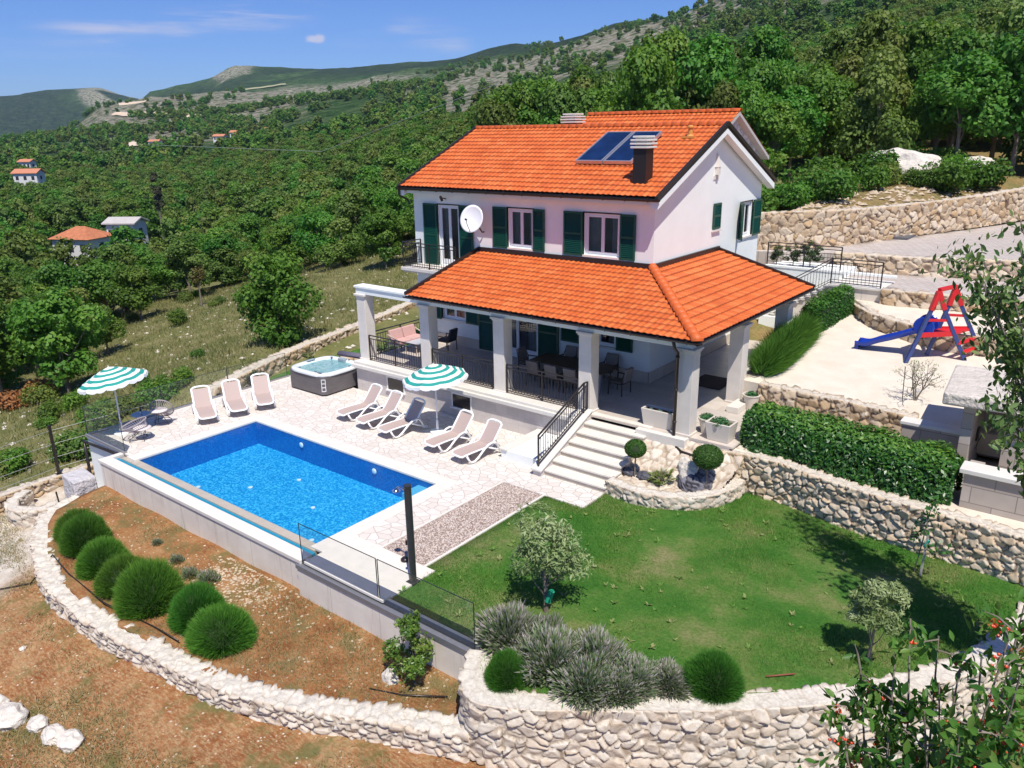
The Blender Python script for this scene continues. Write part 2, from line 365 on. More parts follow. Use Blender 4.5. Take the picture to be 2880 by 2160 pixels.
# ---- windows with shutters
def louvre(mb,x0,x1,z0,z1,y,t=.05):
    mb.bar((x0+.03,y,z0),(x0+.03,y,z1),.07,t,(0,1,0));mb.bar((x1-.03,y,z0),(x1-.03,y,z1),.07,t,(0,1,0))
    for z in (z0+.04,z1-.04,(z0+z1)/2): mb.box(x0+.06,y-t/2,z-.04,x1-.06,y+t/2,z+.04)
    n=int((z1-z0)/.07)
    for i in range(n):
        z=z0+.05+(z1-z0-.1)*(i+.5)/n
        mb.add([(x0+.06,y-t*.45,z-.03),(x1-.06,y-t*.45,z-.03),(x1-.06,y+t*.3,z+.025),(x0+.06,y+t*.3,z+.025),(x0+.06,y-t*.25,z-.03),(x1-.06,y-t*.25,z-.03)],[(0,1,2,3),(4,5,2,3)])
    mb.box(x0+.06,y+t*.31,z0,x1-.06,y+t*.5,z1)
def window(x0,x1,z0,z1,shl=None,shr=None,door=False,T=None,bar_=True,name='window'):
    """on plane y=24.12 unless T maps it to another wall"""
    y=24.12;f=MB();f.T=T
    w=.075
    f.box(x0,y+.08,z0,x0+w,y+.15,z1);f.box(x1-w,y+.08,z0,x1,y+.15,z1);f.box(x0+w,y+.08,z1-w,x1-w,y+.15,z1);f.box(x0+w,y+.08,z0,x1-w,y+.15,z0+w)
    root=f.build(name,PVC,H)
    s=MB();s.T=T;mid=(x0+x1)/2
    for a,b in ((x0+w,mid-.003),(mid+.003,x1-w)):
        s.box(a,y+.06,z0+w,a+.06,y+.13,z1-w);s.box(b-.06,y+.06,z0+w,b,y+.13,z1-w);s.box(a+.06,y+.06,z1-w-.06,b-.06,y+.13,z1-w);s.box(a+.06,y+.06,z0+w,b-.06,y+.13,z0+w+(.06 if not door else .16))
    s.build('sash',PVC,root,bevel=.004)
    g=MB();g.T=T
    for a,b in ((x0+w+.06,mid-.063),(mid+.063,x1-w-.06)): g.add([(a,y+.095,z0+w+.06),(b,y+.095,z0+w+.06),(b,y+.095,z1-w-.06),(a,y+.095,z1-w-.06)],[(0,1,2,3)])
    g.build('pane',WGLASS,root)
    c=MB();c.T=T
    for a,b in ((x0+.02,x0+(x1-x0)*.34),(x1-(x1-x0)*.34,x1-.02)):
        n=24;vs=[]
        for i in range(n+1):
            x=a+(b-a)*i/n;yy=y+.32+.035*math.sin(i*1.9)
            vs+=[(x,yy,z0),(x,yy,z1)]
        c.add(vs,[(2*i,2*i+2,2*i+3,2*i+1) for i in range(n)])
    c.build('curtain',CURTAIN,root,smooth=True)
    if not door:
        q=MB();q.T=T;q.box(x0-.06,y-.07,z0-.07,x1+.06,y+.07,z0-.002);q.build('sill',WSTONE,root)
    # dark surround and shutters
    d=MB();d.T=T;d.box(x0-.05,y-.02,z1+.003,x1+.05,y+.03,z1+.05);d.box(x0-.05,y-.02,z0,x0-.003,y+.03,z1+.003);d.box(x1+.003,y-.02,z0,x1+.05,y+.03,z1+.003);d.build('surround',METAL,root)
    for sh in (shl,shr):
        if sh:
            k=MB();k.T=T;louvre(k,sh[0],sh[1],z0-.05,z1+.04,y-.065);k.build('shutter',GREEN,root)
    return root
window(*UP[0],(-23.85,-23.1),(-21.85,-21.15),door=True,name='balcony_door')
window(*UP[1],(-20.08,-19.38),(-18.12,-17.6))
window(*UP[2],(-16.72,-15.9),(-14.34,-13.74))
window(*LO[0],(-23.66,-23.05),(-21.65,-20.96))
window(*LO[1],(-20.95,-20.15),(-17.9,-16.95),door=True,name='terrace_door')
window(*LO[2],(-16.82,-16.0),(-14.38,-13.72))
# gable side: x -> y, y -> -x
TG=Matrix(((0,-1,0,-13.05+24.12),(1,0,0,0),(0,0,1,0),(0,0,0,1)))
window(*GB[0],None,(32.45,33.26),T=TG)
k=MB();k.T=TG@Matrix.Translation((31.18,24.1,0))@Matrix.Rotation(-2.5,4,'Z')@Matrix.Translation((0,-24.055,0));louvre(k,0,.55,5.55,7.02,24.055)
k.build('shutter',GREEN,H)
k=MB();k.T=TG;louvre(k,28.64,29.27,6.2,7.16,24.07);k.build('louvre_window',GREEN,H)
k=MB();k.box(-13.08,28.6,6.1,-12.96,29.31,6.17);k.build('sill',WSTONE,H)
k=MB();k.box(-13.06,28.5,8.05,-13.02,28.95,8.2);k.build('vent_sill',WSTONE,H)
k=MB();k.T=TG;k.box(26.9,24.2,1.2,27.9,24.25,3.3);k.build('side_door',GREEN,H)
k=MB();k.box(-13.05,28.62,8.22,-12.9,28.78,8.5);k.wedge([(-13.05,28.58,8.5),(-12.88,28.62,8.5),(-12.88,28.78,8.5),(-13.05,28.82,8.5)],[(-13.05,28.66,9.0),(-12.98,28.68,8.95),(-12.98,28.72,8.95),(-13.05,28.74,9.0)]);k.build('wall_vent',WSTONE,H)
# ---- main roof
s=.447;cs=1/math.sqrt(1+s*s);L=5.0/cs
rm=MB()
for x0,x1 in ((-24.75,-12.68),):
    rm.wedge([(x0,23.62,7.74),(x0,28.65,9.98),(x0,33.68,7.74),(x0,33.68,7.62),(x0,28.65,9.84),(x0,23.62,7.62)],[(x1,23.62,7.74),(x1,28.65,9.98),(x1,33.68,7.74),(x1,33.68,7.62),(x1,28.65,9.84),(x1,23.62,7.62)])
ROOF=rm.build('roof',METAL,H)
tiles('roof_tiles',(-24.72,23.62,7.74),(1,0,0),(0,1,s),12.0,L,ROOF)
tiles('roof_tiles',(-12.72,33.68,7.74),(-1,0,0),(0,-1,s),12.0,L,ROOF)
m=MB();ridge_tiles(m,(-24.72,28.65,10.0),(-12.72,28.65,10.0));m.build('ridge_tiles',TILE,ROOF,smooth=True)
for X0,X1 in ((-12.74,-12.62),(-24.8,-24.70)):
    m=MB();m.wedge([(X0,23.5,7.66),(X0,28.65,9.98),(X0,33.8,7.66),(X0,33.8,7.80),(X0,28.65,10.12),(X0,23.5,7.80)],[(X1,23.5,7.66),(X1,28.65,9.98),(X1,33.8,7.66),(X1,33.8,7.80),(X1,28.65,10.12),(X1,23.5,7.80)]);m.build('verge_flashing',METAL,ROOF)
m=MB()
for X0,X1 in ((-12.95,-12.66),(-24.75,-24.48)):
    m.wedge([(X0,23.6,7.40),(X0,28.65,9.68),(X0,33.7,7.40),(X0,33.7,7.62),(X0,28.65,9.86),(X0,23.6,7.62)],[(X1,23.6,7.40),(X1,28.65,9.68),(X1,33.7,7.40),(X1,33.7,7.62),(X1,28.65,9.86),(X1,23.6,7.62)])
m.box(-24.4,23.7,7.5,-13.0,24.12,7.62)
m.build('barge_board',PLASTER,ROOF)
def gutter(name,a,b,parent,r=.075,brk=0,dn=(0,-1,0)):
    m=MB();a=Vector(a);b=Vector(b);d=(b-a).normalized();dn=Vector(dn);vs=[];K=8
    for p in (a,b):
        for k in range(K+1):
            t=PI+PI*k/K;vs.append(p+dn*math.cos(t)*r+Vector((0,0,1))*math.sin(t)*r)
        for k in range(K,-1,-1):
            t=PI+PI*k/K;vs.append(p+dn*math.cos(t)*(r-.012)+Vector((0,0,1))*(math.sin(t)*(r-.012)))
    n=2*(K+1);m.add(vs,[(i,(i+1)%n,n+(i+1)%n,n+i) for i in range(n)]+[tuple(range(n)),tuple(range(2*n-1,n-1,-1))])
    q=int((b-a).length/.85)
    for i in range(q):
        p=a+(b-a)*(i+.5)/q;m.bar(p+dn*r+Vector((0,0,.0)),p-dn*r+Vector((0,0,.06)),.03,.012)
        m.bar(p-Vector((0,0,r)),p-dn*.12-Vector((0,0,r-.01)),.03,.04)
    return m.build(name,METAL,parent)
gutter('gutter',(-24.78,23.54,7.70),(-12.6,23.54,7.70),ROOF)
m=MB();m.tube([(-24.7,23.54,7.63),(-24.7,23.56,7.4),(-24.7,24.0,7.2),(-24.6,24.05,7.0)],.045);m.build('downpipe',METAL,ROOF)
# ---- chimneys
def chimney(x,y,z0,z1,w,body):
    m=MB();m.box(x-w/2,y-w/2,z0,x+w/2,y+w/2,z1);o=m.build('chimney',body,H,bevel=.01)
    c=MB()
    for k,(q,ww) in enumerate(((0,1.32),(.115,1.36),(.23,1.32),(.34,1.1))): c.box(x-w*ww/2,y-w*ww/2,z1+q+.002,x+w*ww/2,y+w*ww/2,z1+q+.065)
    c.box(x-w*.42,y-w*.42,z1+.01,x+w*.42,y+w*.42,z1+.34);c.build('chimney_cap',WSTONE,o,bevel=.012);return o
DKBR=simple('dark_chimney_sheet',(.028,.022,.021),.45,.3,.1)
chimney(-13.85,24.62,8.0,9.28,.5,DKBR);chimney(-21.2,31.2,9.0,10.17,.62,DKBR)
m=MB();m.lathe([(.17,0),(.09,.1),(.08,.3),(.12,.33),(.12,.37),(.07,.42)],14,(-13.66,27.67,9.58));m.box(-13.9,27.45,9.54,-13.42,27.9,9.62)
m.build('roof_vent',simple('ochre_clay',(.62,.27,.06),.6),ROOF,smooth=False)
# ---- lower hipped roof
e=1/math.tan(1);S1=(5.37-4.30)/(24.12-19.85);S2=(5.37-4.30)/(13.05-9.28)
hd=Vector((-9.28+13.05,19.85-24.12,0)).normalized();hn=Vector((hd.y,-hd.x,0))  # normal to hip, in plan
lm=MB()
lm.add([(-20.7,19.85,4.24),(-9.28,19.85,4.24),(-9.28,29.3,4.24),(-13.05,29.3,5.31),(-13.05,24.12,5.31),(-20.85,24.12,5.31)],[(0,1,4,5),(1,2,3,4)])
lm.add([(-20.7,19.85,4.14),(-9.28,19.85,4.14),(-9.28,29.3,4.14),(-13.05,29.3,5.2),(-13.05,24.12,5.2),(-20.85,24.12,5.2)],[(5,4,1,0),(4,3,2,1)])
lm.add([(-20.7,19.85,4.14),(-9.28,19.85,4.14),(-9.28,19.85,4.24),(-20.7,19.85,4.24)],[(0,1,2,3)])
lm.add([(-9.28,19.85,4.14),(-9.28,29.3,4.14),(-9.28,29.3,4.24),(-9.28,19.85,4.24)],[(0,1,2,3)])
lm.add([(-9.28,29.3,4.14),(-13.05,29.3,5.2),(-13.05,29.3,5.31),(-9.28,29.3,4.24)],[(0,1,2,3)])
lm.add([(-20.7,19.85,4.14),(-20.85,24.12,5.2),(-20.85,24.12,5.31),(-20.7,19.85,4.24)],[(3,2,1,0)])
LR=lm.build('terrace_roof',METAL,H)
n_side=Vector((-hn.x,-hn.y,0))
mid=Vector((-13.05,24.12,5))
test=Vector((-18,21,5))-mid
out=hn if hn.dot(test)<0 else -hn
tiles('roof_tiles',(-20.85,19.80,4.23),(1,0,0),(0,1,S1),11.6,4.32*math.sqrt(1+S1*S1),LR,cuts=[(mid,out),((-20.82,20,4),(-1,-.03,0))])
tiles('roof_tiles',(-9.23,19.7,4.23),(0,1,0),(-1,0,S2),9.6,3.82*math.sqrt(1+S2*S2),LR,cuts=[(mid,-out)])
m=MB();ridge_tiles(m,(-9.22,19.78,4.31),(-13.1,24.17,5.42),.13,.34);m.build('ridge_tiles',TILE,LR,smooth=True)
m=MB();m.box(-20.9,24.04,5.33,-13.0,24.12,5.50);m.box(-13.05,24.04,5.33,-12.97,29.34,5.50)
m.bar((-20.75,19.78,4.33),(-20.92,24.12,5.42),.09,.12);m.bar((-9.2,29.34,4.30),(-13.05,29.34,5.40),.09,.12)
m.build('flashing',METAL,LR)
gutter('gutter',(-20.8,19.77,4.24),(-9.1,19.77,4.24),LR);gutter('gutter',(-9.2,19.7,4.24),(-9.2,29.5,4.24),LR,dn=(1,0,0))
# ---- beams, columns
m=MB();m.box(-24.1,20.31,3.88,-9.62,20.72,4.12);m.box(-9.98,20.72,3.88,-9.62,29.1,4.12);m.box(-24.15,20.26,4.12,-20.75,20.77,4.2)
m.box(-20.6,20.3,4.121,-9.6,20.74,4.139)
m.build('beam',PLASTER,H,bevel=.01)
def column(x,y,z0=1.2,z1=3.88):
    w=.235;m=MB();m.box(x-w,y-w,z0,x+w,y+w,z1-.10);m.box(x-w-.03,y-w-.03,z0,x+w+.03,y+w+.03,z0+.06)
    m.box(x-w-.03,y-w-.03,z1-.14,x+w+.03,y+w+.03,z1-.08);m.box(x-w-.07,y-w-.07,z1-.08,x+w+.07,y+w+.07,z1-.001)
    m.build('column',WSTONE2,H,bevel=.012)
for x in (-23.84,-20.37,-16.82,-13.27,-9.80): column(x,20.53)
column(-9.80,24.15);column(-9.80,28.1)
m=MB();m.tube([(-9.95,19.77,4.17),(-9.97,19.9,3.95),(-10.0,20.18,3.75),(-10.0,20.18,1.1),(-9.98,20.12,.95),(-9.6,19.9,.85),(-8.3,19.9,.75)],.05,10)
for z in (1.6,2.6,3.6): m.cyl(-10.0,20.18,z,z+.05,.062)
m.build('downpipe',METAL,H,smooth=True)
# ---- terrace: plinth, floor, ledge
m=MB();m.box(-24.0,19.98,-.4,-12.95,24.0,1.14);m.box(-12.95,20.3,-.4,-8.3,24.3,1.14);m.box(-13.0,24.3,-.4,-9.6,34.2,1.14)
m.build('terrace_base',BLOCK,H)
m=MB();m.box(-23.98,20.0,1.141,-13.0,24.1,1.2);m.box(-13.0,20.2,1.141,-9.6,33.2,1.2);m.box(-9.6,20.3,1.141,-8.2,24.2,1.196)
m.build('terrace_floor',PAVER_IN,H)
m=MB();m.box(-24.06,19.78,.98,-13.25,20.08,1.12);m.box(-24.03,19.88,1.121,-13.25,20.32,1.215);m.box(-24.06,20.08,.98,-23.9,24.0,1.12)
m.build('ledge',WSTONE,H,bevel=.015)
for x0 in (-22.18,-18.76):
    m=MB();m.box(x0-.05,19.95,.36,x0,20.0,.9);m.box(x0+.86,19.95,.36,x0+.91,20.0,.9);m.box(x0,19.95,.85,x0+.86,20.0,.9);m.box(x0-.08,19.9,.3,x0+.94,20.0,.359)
    f=m.build('basement_window',PVC,H);m=MB();m.box(x0,19.965,.36,x0+.86,19.975,.85);m.build('pane',simple('dark_pane',(.03,.025,.022),.08),f)
# parapet on the yard side
m=MB();m.box(-9.95,24.4,1.21,-9.68,27.86,2.18);m.box(-9.95,28.34,1.21,-9.68,33.2,2.18);m.box(-12.6,33.0,1.21,-9.96,33.18,2.1);m.build('parapet',PLASTER,H)
m=MB();m.box(-10.02,24.39,2.181,-9.6,27.86,2.25);m.box(-10.02,28.34,2.181,-9.6,33.25,2.25);m.build('parapet_cap',WSTONE,H,bevel=.01)
# ---- garden stairs
m=MB()
for i in range(7):
    z=1.2-.171*i;y=20.3-.43*i
    if i: m.box(-12.98,y,z-.471 if i<6 else -.3,-10.85,y+.43,z-.041)
m.box(-12.97,20.3,.9,-10.86,20.35,1.158);m.build('risers',simple('riser_stone',(.50,.44,.37),.7,var=.1,scale=3,bump=.1),H)
m=MB()
for i in range(7):
    z=1.2-.171*i;y=20.3-.43*i;m.box(-12.98,y-.035,z-.04,-10.82,y+.428 if i else y+.2,z+.004)
m.build('treads',simple('tread_stone',(.74,.69,.61),.6,var=.06,scale=2.5,bump=.1),H)
m=MB();m.wedge([(-13.28,17.55,-.2),(-13.28,20.32,-.2),(-13.28,20.32,1.3),(-13.28,17.55,.16)],[(-12.98,17.55,-.2),(-12.98,20.32,-.2),(-12.98,20.32,1.3),(-12.98,17.55,.16)]);m.build('stair_string',BLOCK,H)
m=MB();m.wedge([(-13.34,17.48,.165),(-13.34,20.28,1.3),(-13.34,20.28,1.36),(-13.34,17.48,.225)],[(-12.93,17.48,.165),(-12.93,20.28,1.3),(-12.93,20.28,1.36),(-12.93,17.48,.225)]);m.build('string_cap',WSTONE,H,bevel=.01)
m=MB();m.box(-14.85,17.95,-.1,-13.29,19.95,.30);m.build('low_platform',PLASTER,H)
m=MB();m.box(-14.9,17.9,.301,-14.6,19.97,.36);m.build('low_coping',WSTONE,H,bevel=.01)
m=MB();m.box(-11.2,20.0,-.1,-9.55,20.3,1.19);m.build('step_plinth',WSTONE,H,bevel=.01)
# ---- balcony
m=MB();m.box(-24.15,22.98,4.36,-21.1,24.12,4.42);m.box(-24.2,22.92,4.42,-21.05,24.12,4.56);b=m.build('balcony',WSTONE2,H,bevel=.015)
m=MB();m.box(-24.45,24.13,.0,-24.1,24.4,1.2);m.build('corner_pier',PLASTER,H)
def railing(name,label,pts,h=1.0,gap=.12,parent=None,knob=True,group=None,vert=True,posts=True,rows=0):
    """pts: foot points along the line; rails follow the slope"""
    p0=pts[0]
    root=thing(name,label,'railing',p0,group) if parent is None else parent
    hr=MB();P=[Vector(p) for p in pts];up=Vector((0,0,1))
    if parent is not None:
        hr.bar(P[0]+up*h,P[0]+up*h,.01) if False else None
    for a,b in zip(P,P[1:]):
        hr.bar(a+up*h,b+up*h,.05,.035)
        hr.bar(a+up*(h-.13),b+up*(h-.13),.03,.03)
        if vert:
            hr.bar(a+up*.07,b+up*.07,.03,.025);hr.bar(a+up*.17,b+up*.17,.025,.02)
        for r in range(rows): hr.bar(a+up*(h-.13)*(r+1)/(rows+1),b+up*(h-.13)*(r+1)/(rows+1),.02,.02)
    rail=hr.build('handrail',IRON,root)
    def kid(n,mb):
        return mb.build(n,IRON,root if parent is None else rail)
    cnt=0
    for i,p in enumerate(P):
        q=MB();q.bar(p,p+up*h,.045,.045);kid('post',q)
    proto=None
    if vert:
        for a,b in zip(P,P[1:]):
            n=max(2,int((b-a).length/gap))
            for k in range(1,n):
                p=a+(b-a)*k/n;q=MB();q.bar(p+up*.05,p+up*(h-.13),.014,.014)
                if knob and k%2==0: q.lathe([(.004,-.035),(.022,0),(.004,.035)],6,tuple(p+up*.42))
                kid('baluster',q)
    return root
railing('balcony_railing','dark iron railing round the small upper floor balcony',[(-21.15,23.0,4.56),(-22.6,23.0,4.56),(-24.1,23.0,4.56),(-24.1,24.05,4.56)],1.02,.13,knob=False)
g='dark iron railings between the terrace columns'
railing('terrace_railing','dark iron railing between the two leftmost terrace columns, beside the hot tub',[(-23.55,20.36,1.22),(-22.1,20.36,1.22),(-20.68,20.36,1.22)],1.02,group=g)
railing('terrace_railing','dark iron railing between terrace columns, right behind the green striped parasol',[(-20.08,20.36,1.22),(-18.6,20.36,1.22),(-17.12,20.36,1.22)],1.02,group=g)
railing('terrace_railing','dark iron railing in front of the dining table, next to the garden steps',[(-16.52,20.36,1.22),(-15.0,20.36,1.22),(-13.56,20.36,1.22)],1.02,group=g)
railing('terrace_railing','dark iron railing along the left end of the terrace behind the pink sofa',[(-23.9,20.85,1.2),(-23.9,22.4,1.2),(-23.9,23.95,1.2)],1.02,group=g,gap=.14)
railing('stair_railing','dark sloping iron handrail up the left side of the garden steps',[(-13.13,17.62,.27),(-13.13,20.05,1.27),(-13.13,20.25,1.27)],1.0,.13)
# ---- neighbouring wing behind
m=MB();X0,X1=-21.3,-14.4
m.add([(X1,30.2,5),(X1,36.2,5),(X1,36.2,8.85),(X1,33,10.35),(X1,30.2,8.9)],[(0,1,2,3,4)]);m.add([(X0,29.5,5),(X0,36.2,5),(X0,36.2,8.85),(X0,33,10.35),(X0,29.5,8.6)],[(4,3,2,1,0)]);m.add([(X1,36.2,3),(X0,36.2,3),(X0,36.2,8.9),(X1,36.2,8.9)],[(0,1,2,3)])
def patchy():
    t=NT('patchy_bare_render');p=t.pos();c=t.ramp(t.noise(p,1.7,6,.7),[(.4,(.70,.70,.72)),(.5,(.35,.36,.38)),(.58,(.68,.68,.70))])
    t.bsdf(c,.9);return t.m
AW=m.build('rear_wing_wall',patchy(),H)
s3=.53;m=MB();x0,x1=X0-.25,X1+.3
m.wedge([(x0,29.0,8.38),(x0,33,10.5),(x0,36.6,8.59),(x0,36.6,8.45),(x0,33,10.36),(x0,29.0,8.24)],[(x1,29.0,8.38),(x1,33,10.5),(x1,36.6,8.59),(x1,36.6,8.45),(x1,33,10.36),(x1,29.0,8.24)])
AR=m.build('rear_wing_roof',simple('grey_fascia',(.5,.48,.45),.6),H)
tiles('roof_tiles',(x0,29.0,8.38),(1,0,0),(0,1,s3),x1-x0,4*math.sqrt(1+s3*s3),AR)
tiles('roof_tiles',(x1,36.6,8.59),(-1,0,0),(0,-1,s3),x1-x0,3.6*math.sqrt(1+s3*s3),AR)
m=MB();ridge_tiles(m,(x0,33,10.53),(x1,33,10.53));m.build('ridge_tiles',TILE,AR,smooth=True)
# ---- solar panels
def solar(u0,u1,lab):
    S=thing('solar_panel',lab,'solar panel',(u0,25.5,8.8),'solar panels on the roof')
    n=Vector((0,-s,1)).normalized();vd=Vector((0,1,s)).normalized();p=Vector((u0,25.5,7.74+s*(25.5-23.62)+.12));W=u1-u0;Lh=2.45
    ud=Vector((1,0,0))
    def pt(a,b,h): return p+ud*a+vd*b+n*h
    m=MB();t=.06
    def bx(a0,b0,a1,b1,h0,h1): m.wedge([pt(a0,b0,h0),pt(a1,b0,h0),pt(a1,b1,h0),pt(a0,b1,h0)],[pt(a0,b0,h1),pt(a1,b0,h1),pt(a1,b1,h1),pt(a0,b1,h1)])
    bx(0,0,W,t,0,.12);bx(0,Lh-t,W,Lh,0,.12);bx(0,t,t,Lh-t,0,.12);bx(W-t,t,W,Lh-t,0,.12)
    bx(.2,.15,.28,.25,-.14,0);bx(W-.28,.15,W-.2,.25,-.14,0);bx(.2,2.1,.28,2.2,-.14,0);bx(W-.28,2.1,W-.2,2.2,-.14,0)
    m.build('frame',simple('aluminium_frame',(.55,.55,.58),.35,.7),S)
    m=MB();bx(t,t,W-t,Lh-t,.03,.10);
    q=NT('solar_glass');c=q.ramp(q.noise(q.pos(),1.5,2),[(.3,(.004,.014,.05)),(.7,(.008,.028,.10))]);q.bsdf(c,.12);m.build('collector',q.m,S)
solar(-17.2,-16.03,'dark blue solar panel on the orange roof, the one farther from the brown chimney')
solar(-15.98,-14.82,'dark blue solar panel on the orange roof, partly behind the brown chimney')
# ---- satellite dish
D=thing('satellite_dish','white satellite dish mounted between balcony door and middle window','satellite dish',(-20.75,24.05,6.0))
R_=Matrix.Translation((-20.68,23.5,6.66))@Matrix.Rotation(math.radians(12),4,'Z')@Matrix.Rotation(math.radians(72),4,'X')
m=MB();m.T=R_;m.lathe([(.001,-.10),(.12,-.097),(.3,-.06),(.43,-.015),(.5,.02),(.5,.035),(.42,0),(.3,-.045),(.12,-.082),(.001,-.085)],36,cap=False,sy=1.08);m.build('dish',PVC,D,smooth=True)
m=MB();m.T=R_;m.tube([(0,-.5,-.0),(0,-.3,.3),(0,-.12,.45)],.014);m.cyl(0,-.12,.40,.5,.035);m.build('receiver_arm',IRON,D)
m=MB();m.tube([(-20.66,23.62,6.55),(-20.62,23.85,6.3),(-20.6,24.0,6.1),(-20.6,24.12,6.1)],.028);m.build('bracket',IRON,D)
L=thing('wall_lamp','small black wall lamp above the balcony door','lamp',(-22.6,24.05,7.35))
m=MB();m.bar((-22.6,24.12,7.3),(-22.6,23.9,7.35),.04);m.build('arm',IRON,L);m=MB();m.T=Matrix.Translation((-22.6,23.85,7.33))@Matrix.Rotation(.5,4,'X');m.cyl(0,0,-.1,.1,.055);m.build('lamp_head',IRON,L)
# ================================================================ patio, pool
def crazy():
    t=NT('crazy_paving');p=t.pos();s=t.n('ShaderNodeSeparateXYZ');t.l(p,s.inputs[0]);cb=t.n('ShaderNodeCombineXYZ')
    wv=t.noise(p,1.1,2,out='Color')
    t.l(s.outputs[0],cb.inputs[0]);t.l(s.outputs[1],cb.inputs[1])
    v=t.mapv(cb.outputs[0],(3.2,3.9,1),(0,0,.4))
    ed=t.vor(v,1.0,'DISTANCE_TO_EDGE',dim='2D');ce=t.vor(v,1.0,'F1',1,'2D');sc=t.n('ShaderNodeSeparateColor');t.l(ce,sc.inputs[0])
    st=t.ramp(sc.outputs[0],[(0,(.68,.61,.545)),(.5,(.73,.67,.61)),(1,(.78,.73,.67))])
    st=t.mix(.5,st,t.ramp(t.noise(p,7,5,.65),[(.3,(.86,.84,.81)),(.7,(1,1,1))]),'MULTIPLY')
    c=t.mix(t.ramp(ed,[(.014,1),(.05,0)]),st,(.46,.39,.33))
    c=t.mix(t.math('MULTIPLY',t.ramp(t.noise(p,.5,4,.6),[(.5,0),(.75,1)]),.25),c,(.6,.53,.47))
    h=t.ramp(ed,[(.01,0),(.05,1)])
    t.bsdf(c,.75,t.bump(h,.4,.01),spec=.25);return t.m
PAVE=crazy()
COPE=simple('white_coping_stone',(.75,.69,.61),.65,var=.05,scale=3,bump=.12)
def concrete():
    t=NT('stained_concrete');p=t.pos();c=t.ramp(t.noise(p,1.3,6,.65),[(.3,(.70,.62,.53)),(.7,(.84,.77,.67))])
    st=t.noise(t.mapv(p,(3,3,.25)),1.6,4,.6);s=t.n('ShaderNodeSeparateXYZ');t.l(p,s.inputs[0])
    c=t.mix(t.math('MULTIPLY',t.ramp(st,[(.56,0),(.72,1)]),.35),c,(.34,.25,.18))
    c=t.mix(t.math('MULTIPLY',t.ramp(t.math('ADD',s.outputs[2],t.math('MULTIPLY',t.noise(p,3,3),.3)),[(0,1),(.0,1)]),0),c,(.3,.2,.1))
    fm=t.n('ShaderNodeTexBrick');v=t.n('ShaderNodeCombineXYZ');t.l(s.outputs[0],v.inputs[0]);t.l(s.outputs[2],v.inputs[1]);t.l(v.outputs[0],fm.inputs[0])
    fm.inputs['Brick Width'].default_value=1.7;fm.inputs['Row Height'].default_value=3;fm.inputs['Scale'].default_value=1;fm.inputs['Mortar Size'].default_value=.012;fm.offset=0
    c=t.mix(t.math('MULTIPLY',fm.outputs['Fac'],.35),c,(.25,.22,.2))
    t.bsdf(c,.85,t.bump(t.noise(p,30,5),.25,.01),spec=.2);return t.m
CONC=concrete()
def flat(name,rects,z,mat,th=.06,polys=()):
    m=MB()
    for r in rects: m.box(r[0],r[1],z-th,r[2],r[3],z)
    for p in polys: m.prism(p,z-th,z)
    return m.build(name,mat)
P1=flat('patio',[(-27.62,11.0,-24.75,23.2),(-24.748,15.82,-14.702,19.975),(-14.70,11.75,-13.66,20.0),(-13.658,16.6,-10.85,17.64),(-13.658,17.64,-10.87,18.0)],0,PAVE);tag(P1,kind='structure')
P1b=flat('patio_edging',[(-27.86,10.86,-27.622,23.3),(-27.62,10.86,-24.75,10.998),(-14.70,10.36,-11.85,11.748),(-14.698,10.12,-11.9,10.358),(-13.72,11.75,-13.662,16.6),(-12.22,11.75,-12.15,16.6)],.004,COPE);tag(P1b,kind='structure')
def pebble():
    t=NT('pink_gravel');p=t.pos();ce=t.vor(p,26,'F1',1);sc=t.n('ShaderNodeSeparateColor');t.l(ce,sc.inputs[0])
    c=t.ramp(sc.outputs[0],[(0,(.26,.17,.13)),(.3,(.50,.38,.32)),(.65,(.62,.52,.45)),(1,(.78,.73,.68))])
    c=t.mix(t.ramp(t.vor(p,26,'F1',0),[(.25,0),(.6,.75)]),c,(.18,.12,.09))
    t.bsdf(c,.8,t.bump(t.vor(p,26,'F1',0),-.8,.03));return t.m
G=flat('gravel_bed',[(-13.66,11.75,-12.222,16.6)],-.02,pebble());tag(G,kind='structure')
rocks=MB()
# loose pebbles standing proud of the gravel
for i in range(1500):
    x=random.uniform(-13.63,-12.25);y=random.uniform(11.8,16.55);r=random.uniform(.012,.028)
    rocks.add([(x+r*math.cos(a)*random.uniform(.7,1.2),y+r*math.sin(a)*random.uniform(.7,1.2),-.021) for a in (0,1.6,3.1,4.7)]+[(x,y,-.02+r)],[(0,1,4),(1,2,4),(2,3,4),(3,0,4)])
tag(rocks.build('pebbles',simple('pebble_stone',(.62,.52,.46),.8,var=.25,scale=30)),'loose pinkish pebbles on the gravel strip','pebbles',kind='stuff')
POOL=thing('swimming_pool','rectangular blue infinity pool with white stone coping','pool',(-19.7,13,0))
PX0,PX1,PY0,PY1,PD=-24.27,-15.16,10.93,15.32,-.92
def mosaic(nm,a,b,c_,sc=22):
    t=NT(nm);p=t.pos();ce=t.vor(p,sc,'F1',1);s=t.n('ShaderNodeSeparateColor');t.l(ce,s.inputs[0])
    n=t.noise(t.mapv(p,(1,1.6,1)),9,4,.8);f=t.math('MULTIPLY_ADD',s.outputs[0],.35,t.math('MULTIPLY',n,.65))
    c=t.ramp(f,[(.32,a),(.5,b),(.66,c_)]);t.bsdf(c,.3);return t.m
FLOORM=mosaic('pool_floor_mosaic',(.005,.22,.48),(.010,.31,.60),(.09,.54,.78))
WALLM=mosaic('shaded_wall_mosaic',(.003,.12,.40),(.005,.15,.47),(.012,.20,.54))  # darker blues put the dimmer light and water tint into the wall colour
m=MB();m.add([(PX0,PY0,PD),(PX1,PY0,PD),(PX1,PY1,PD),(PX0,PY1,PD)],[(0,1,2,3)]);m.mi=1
ZW=-.07
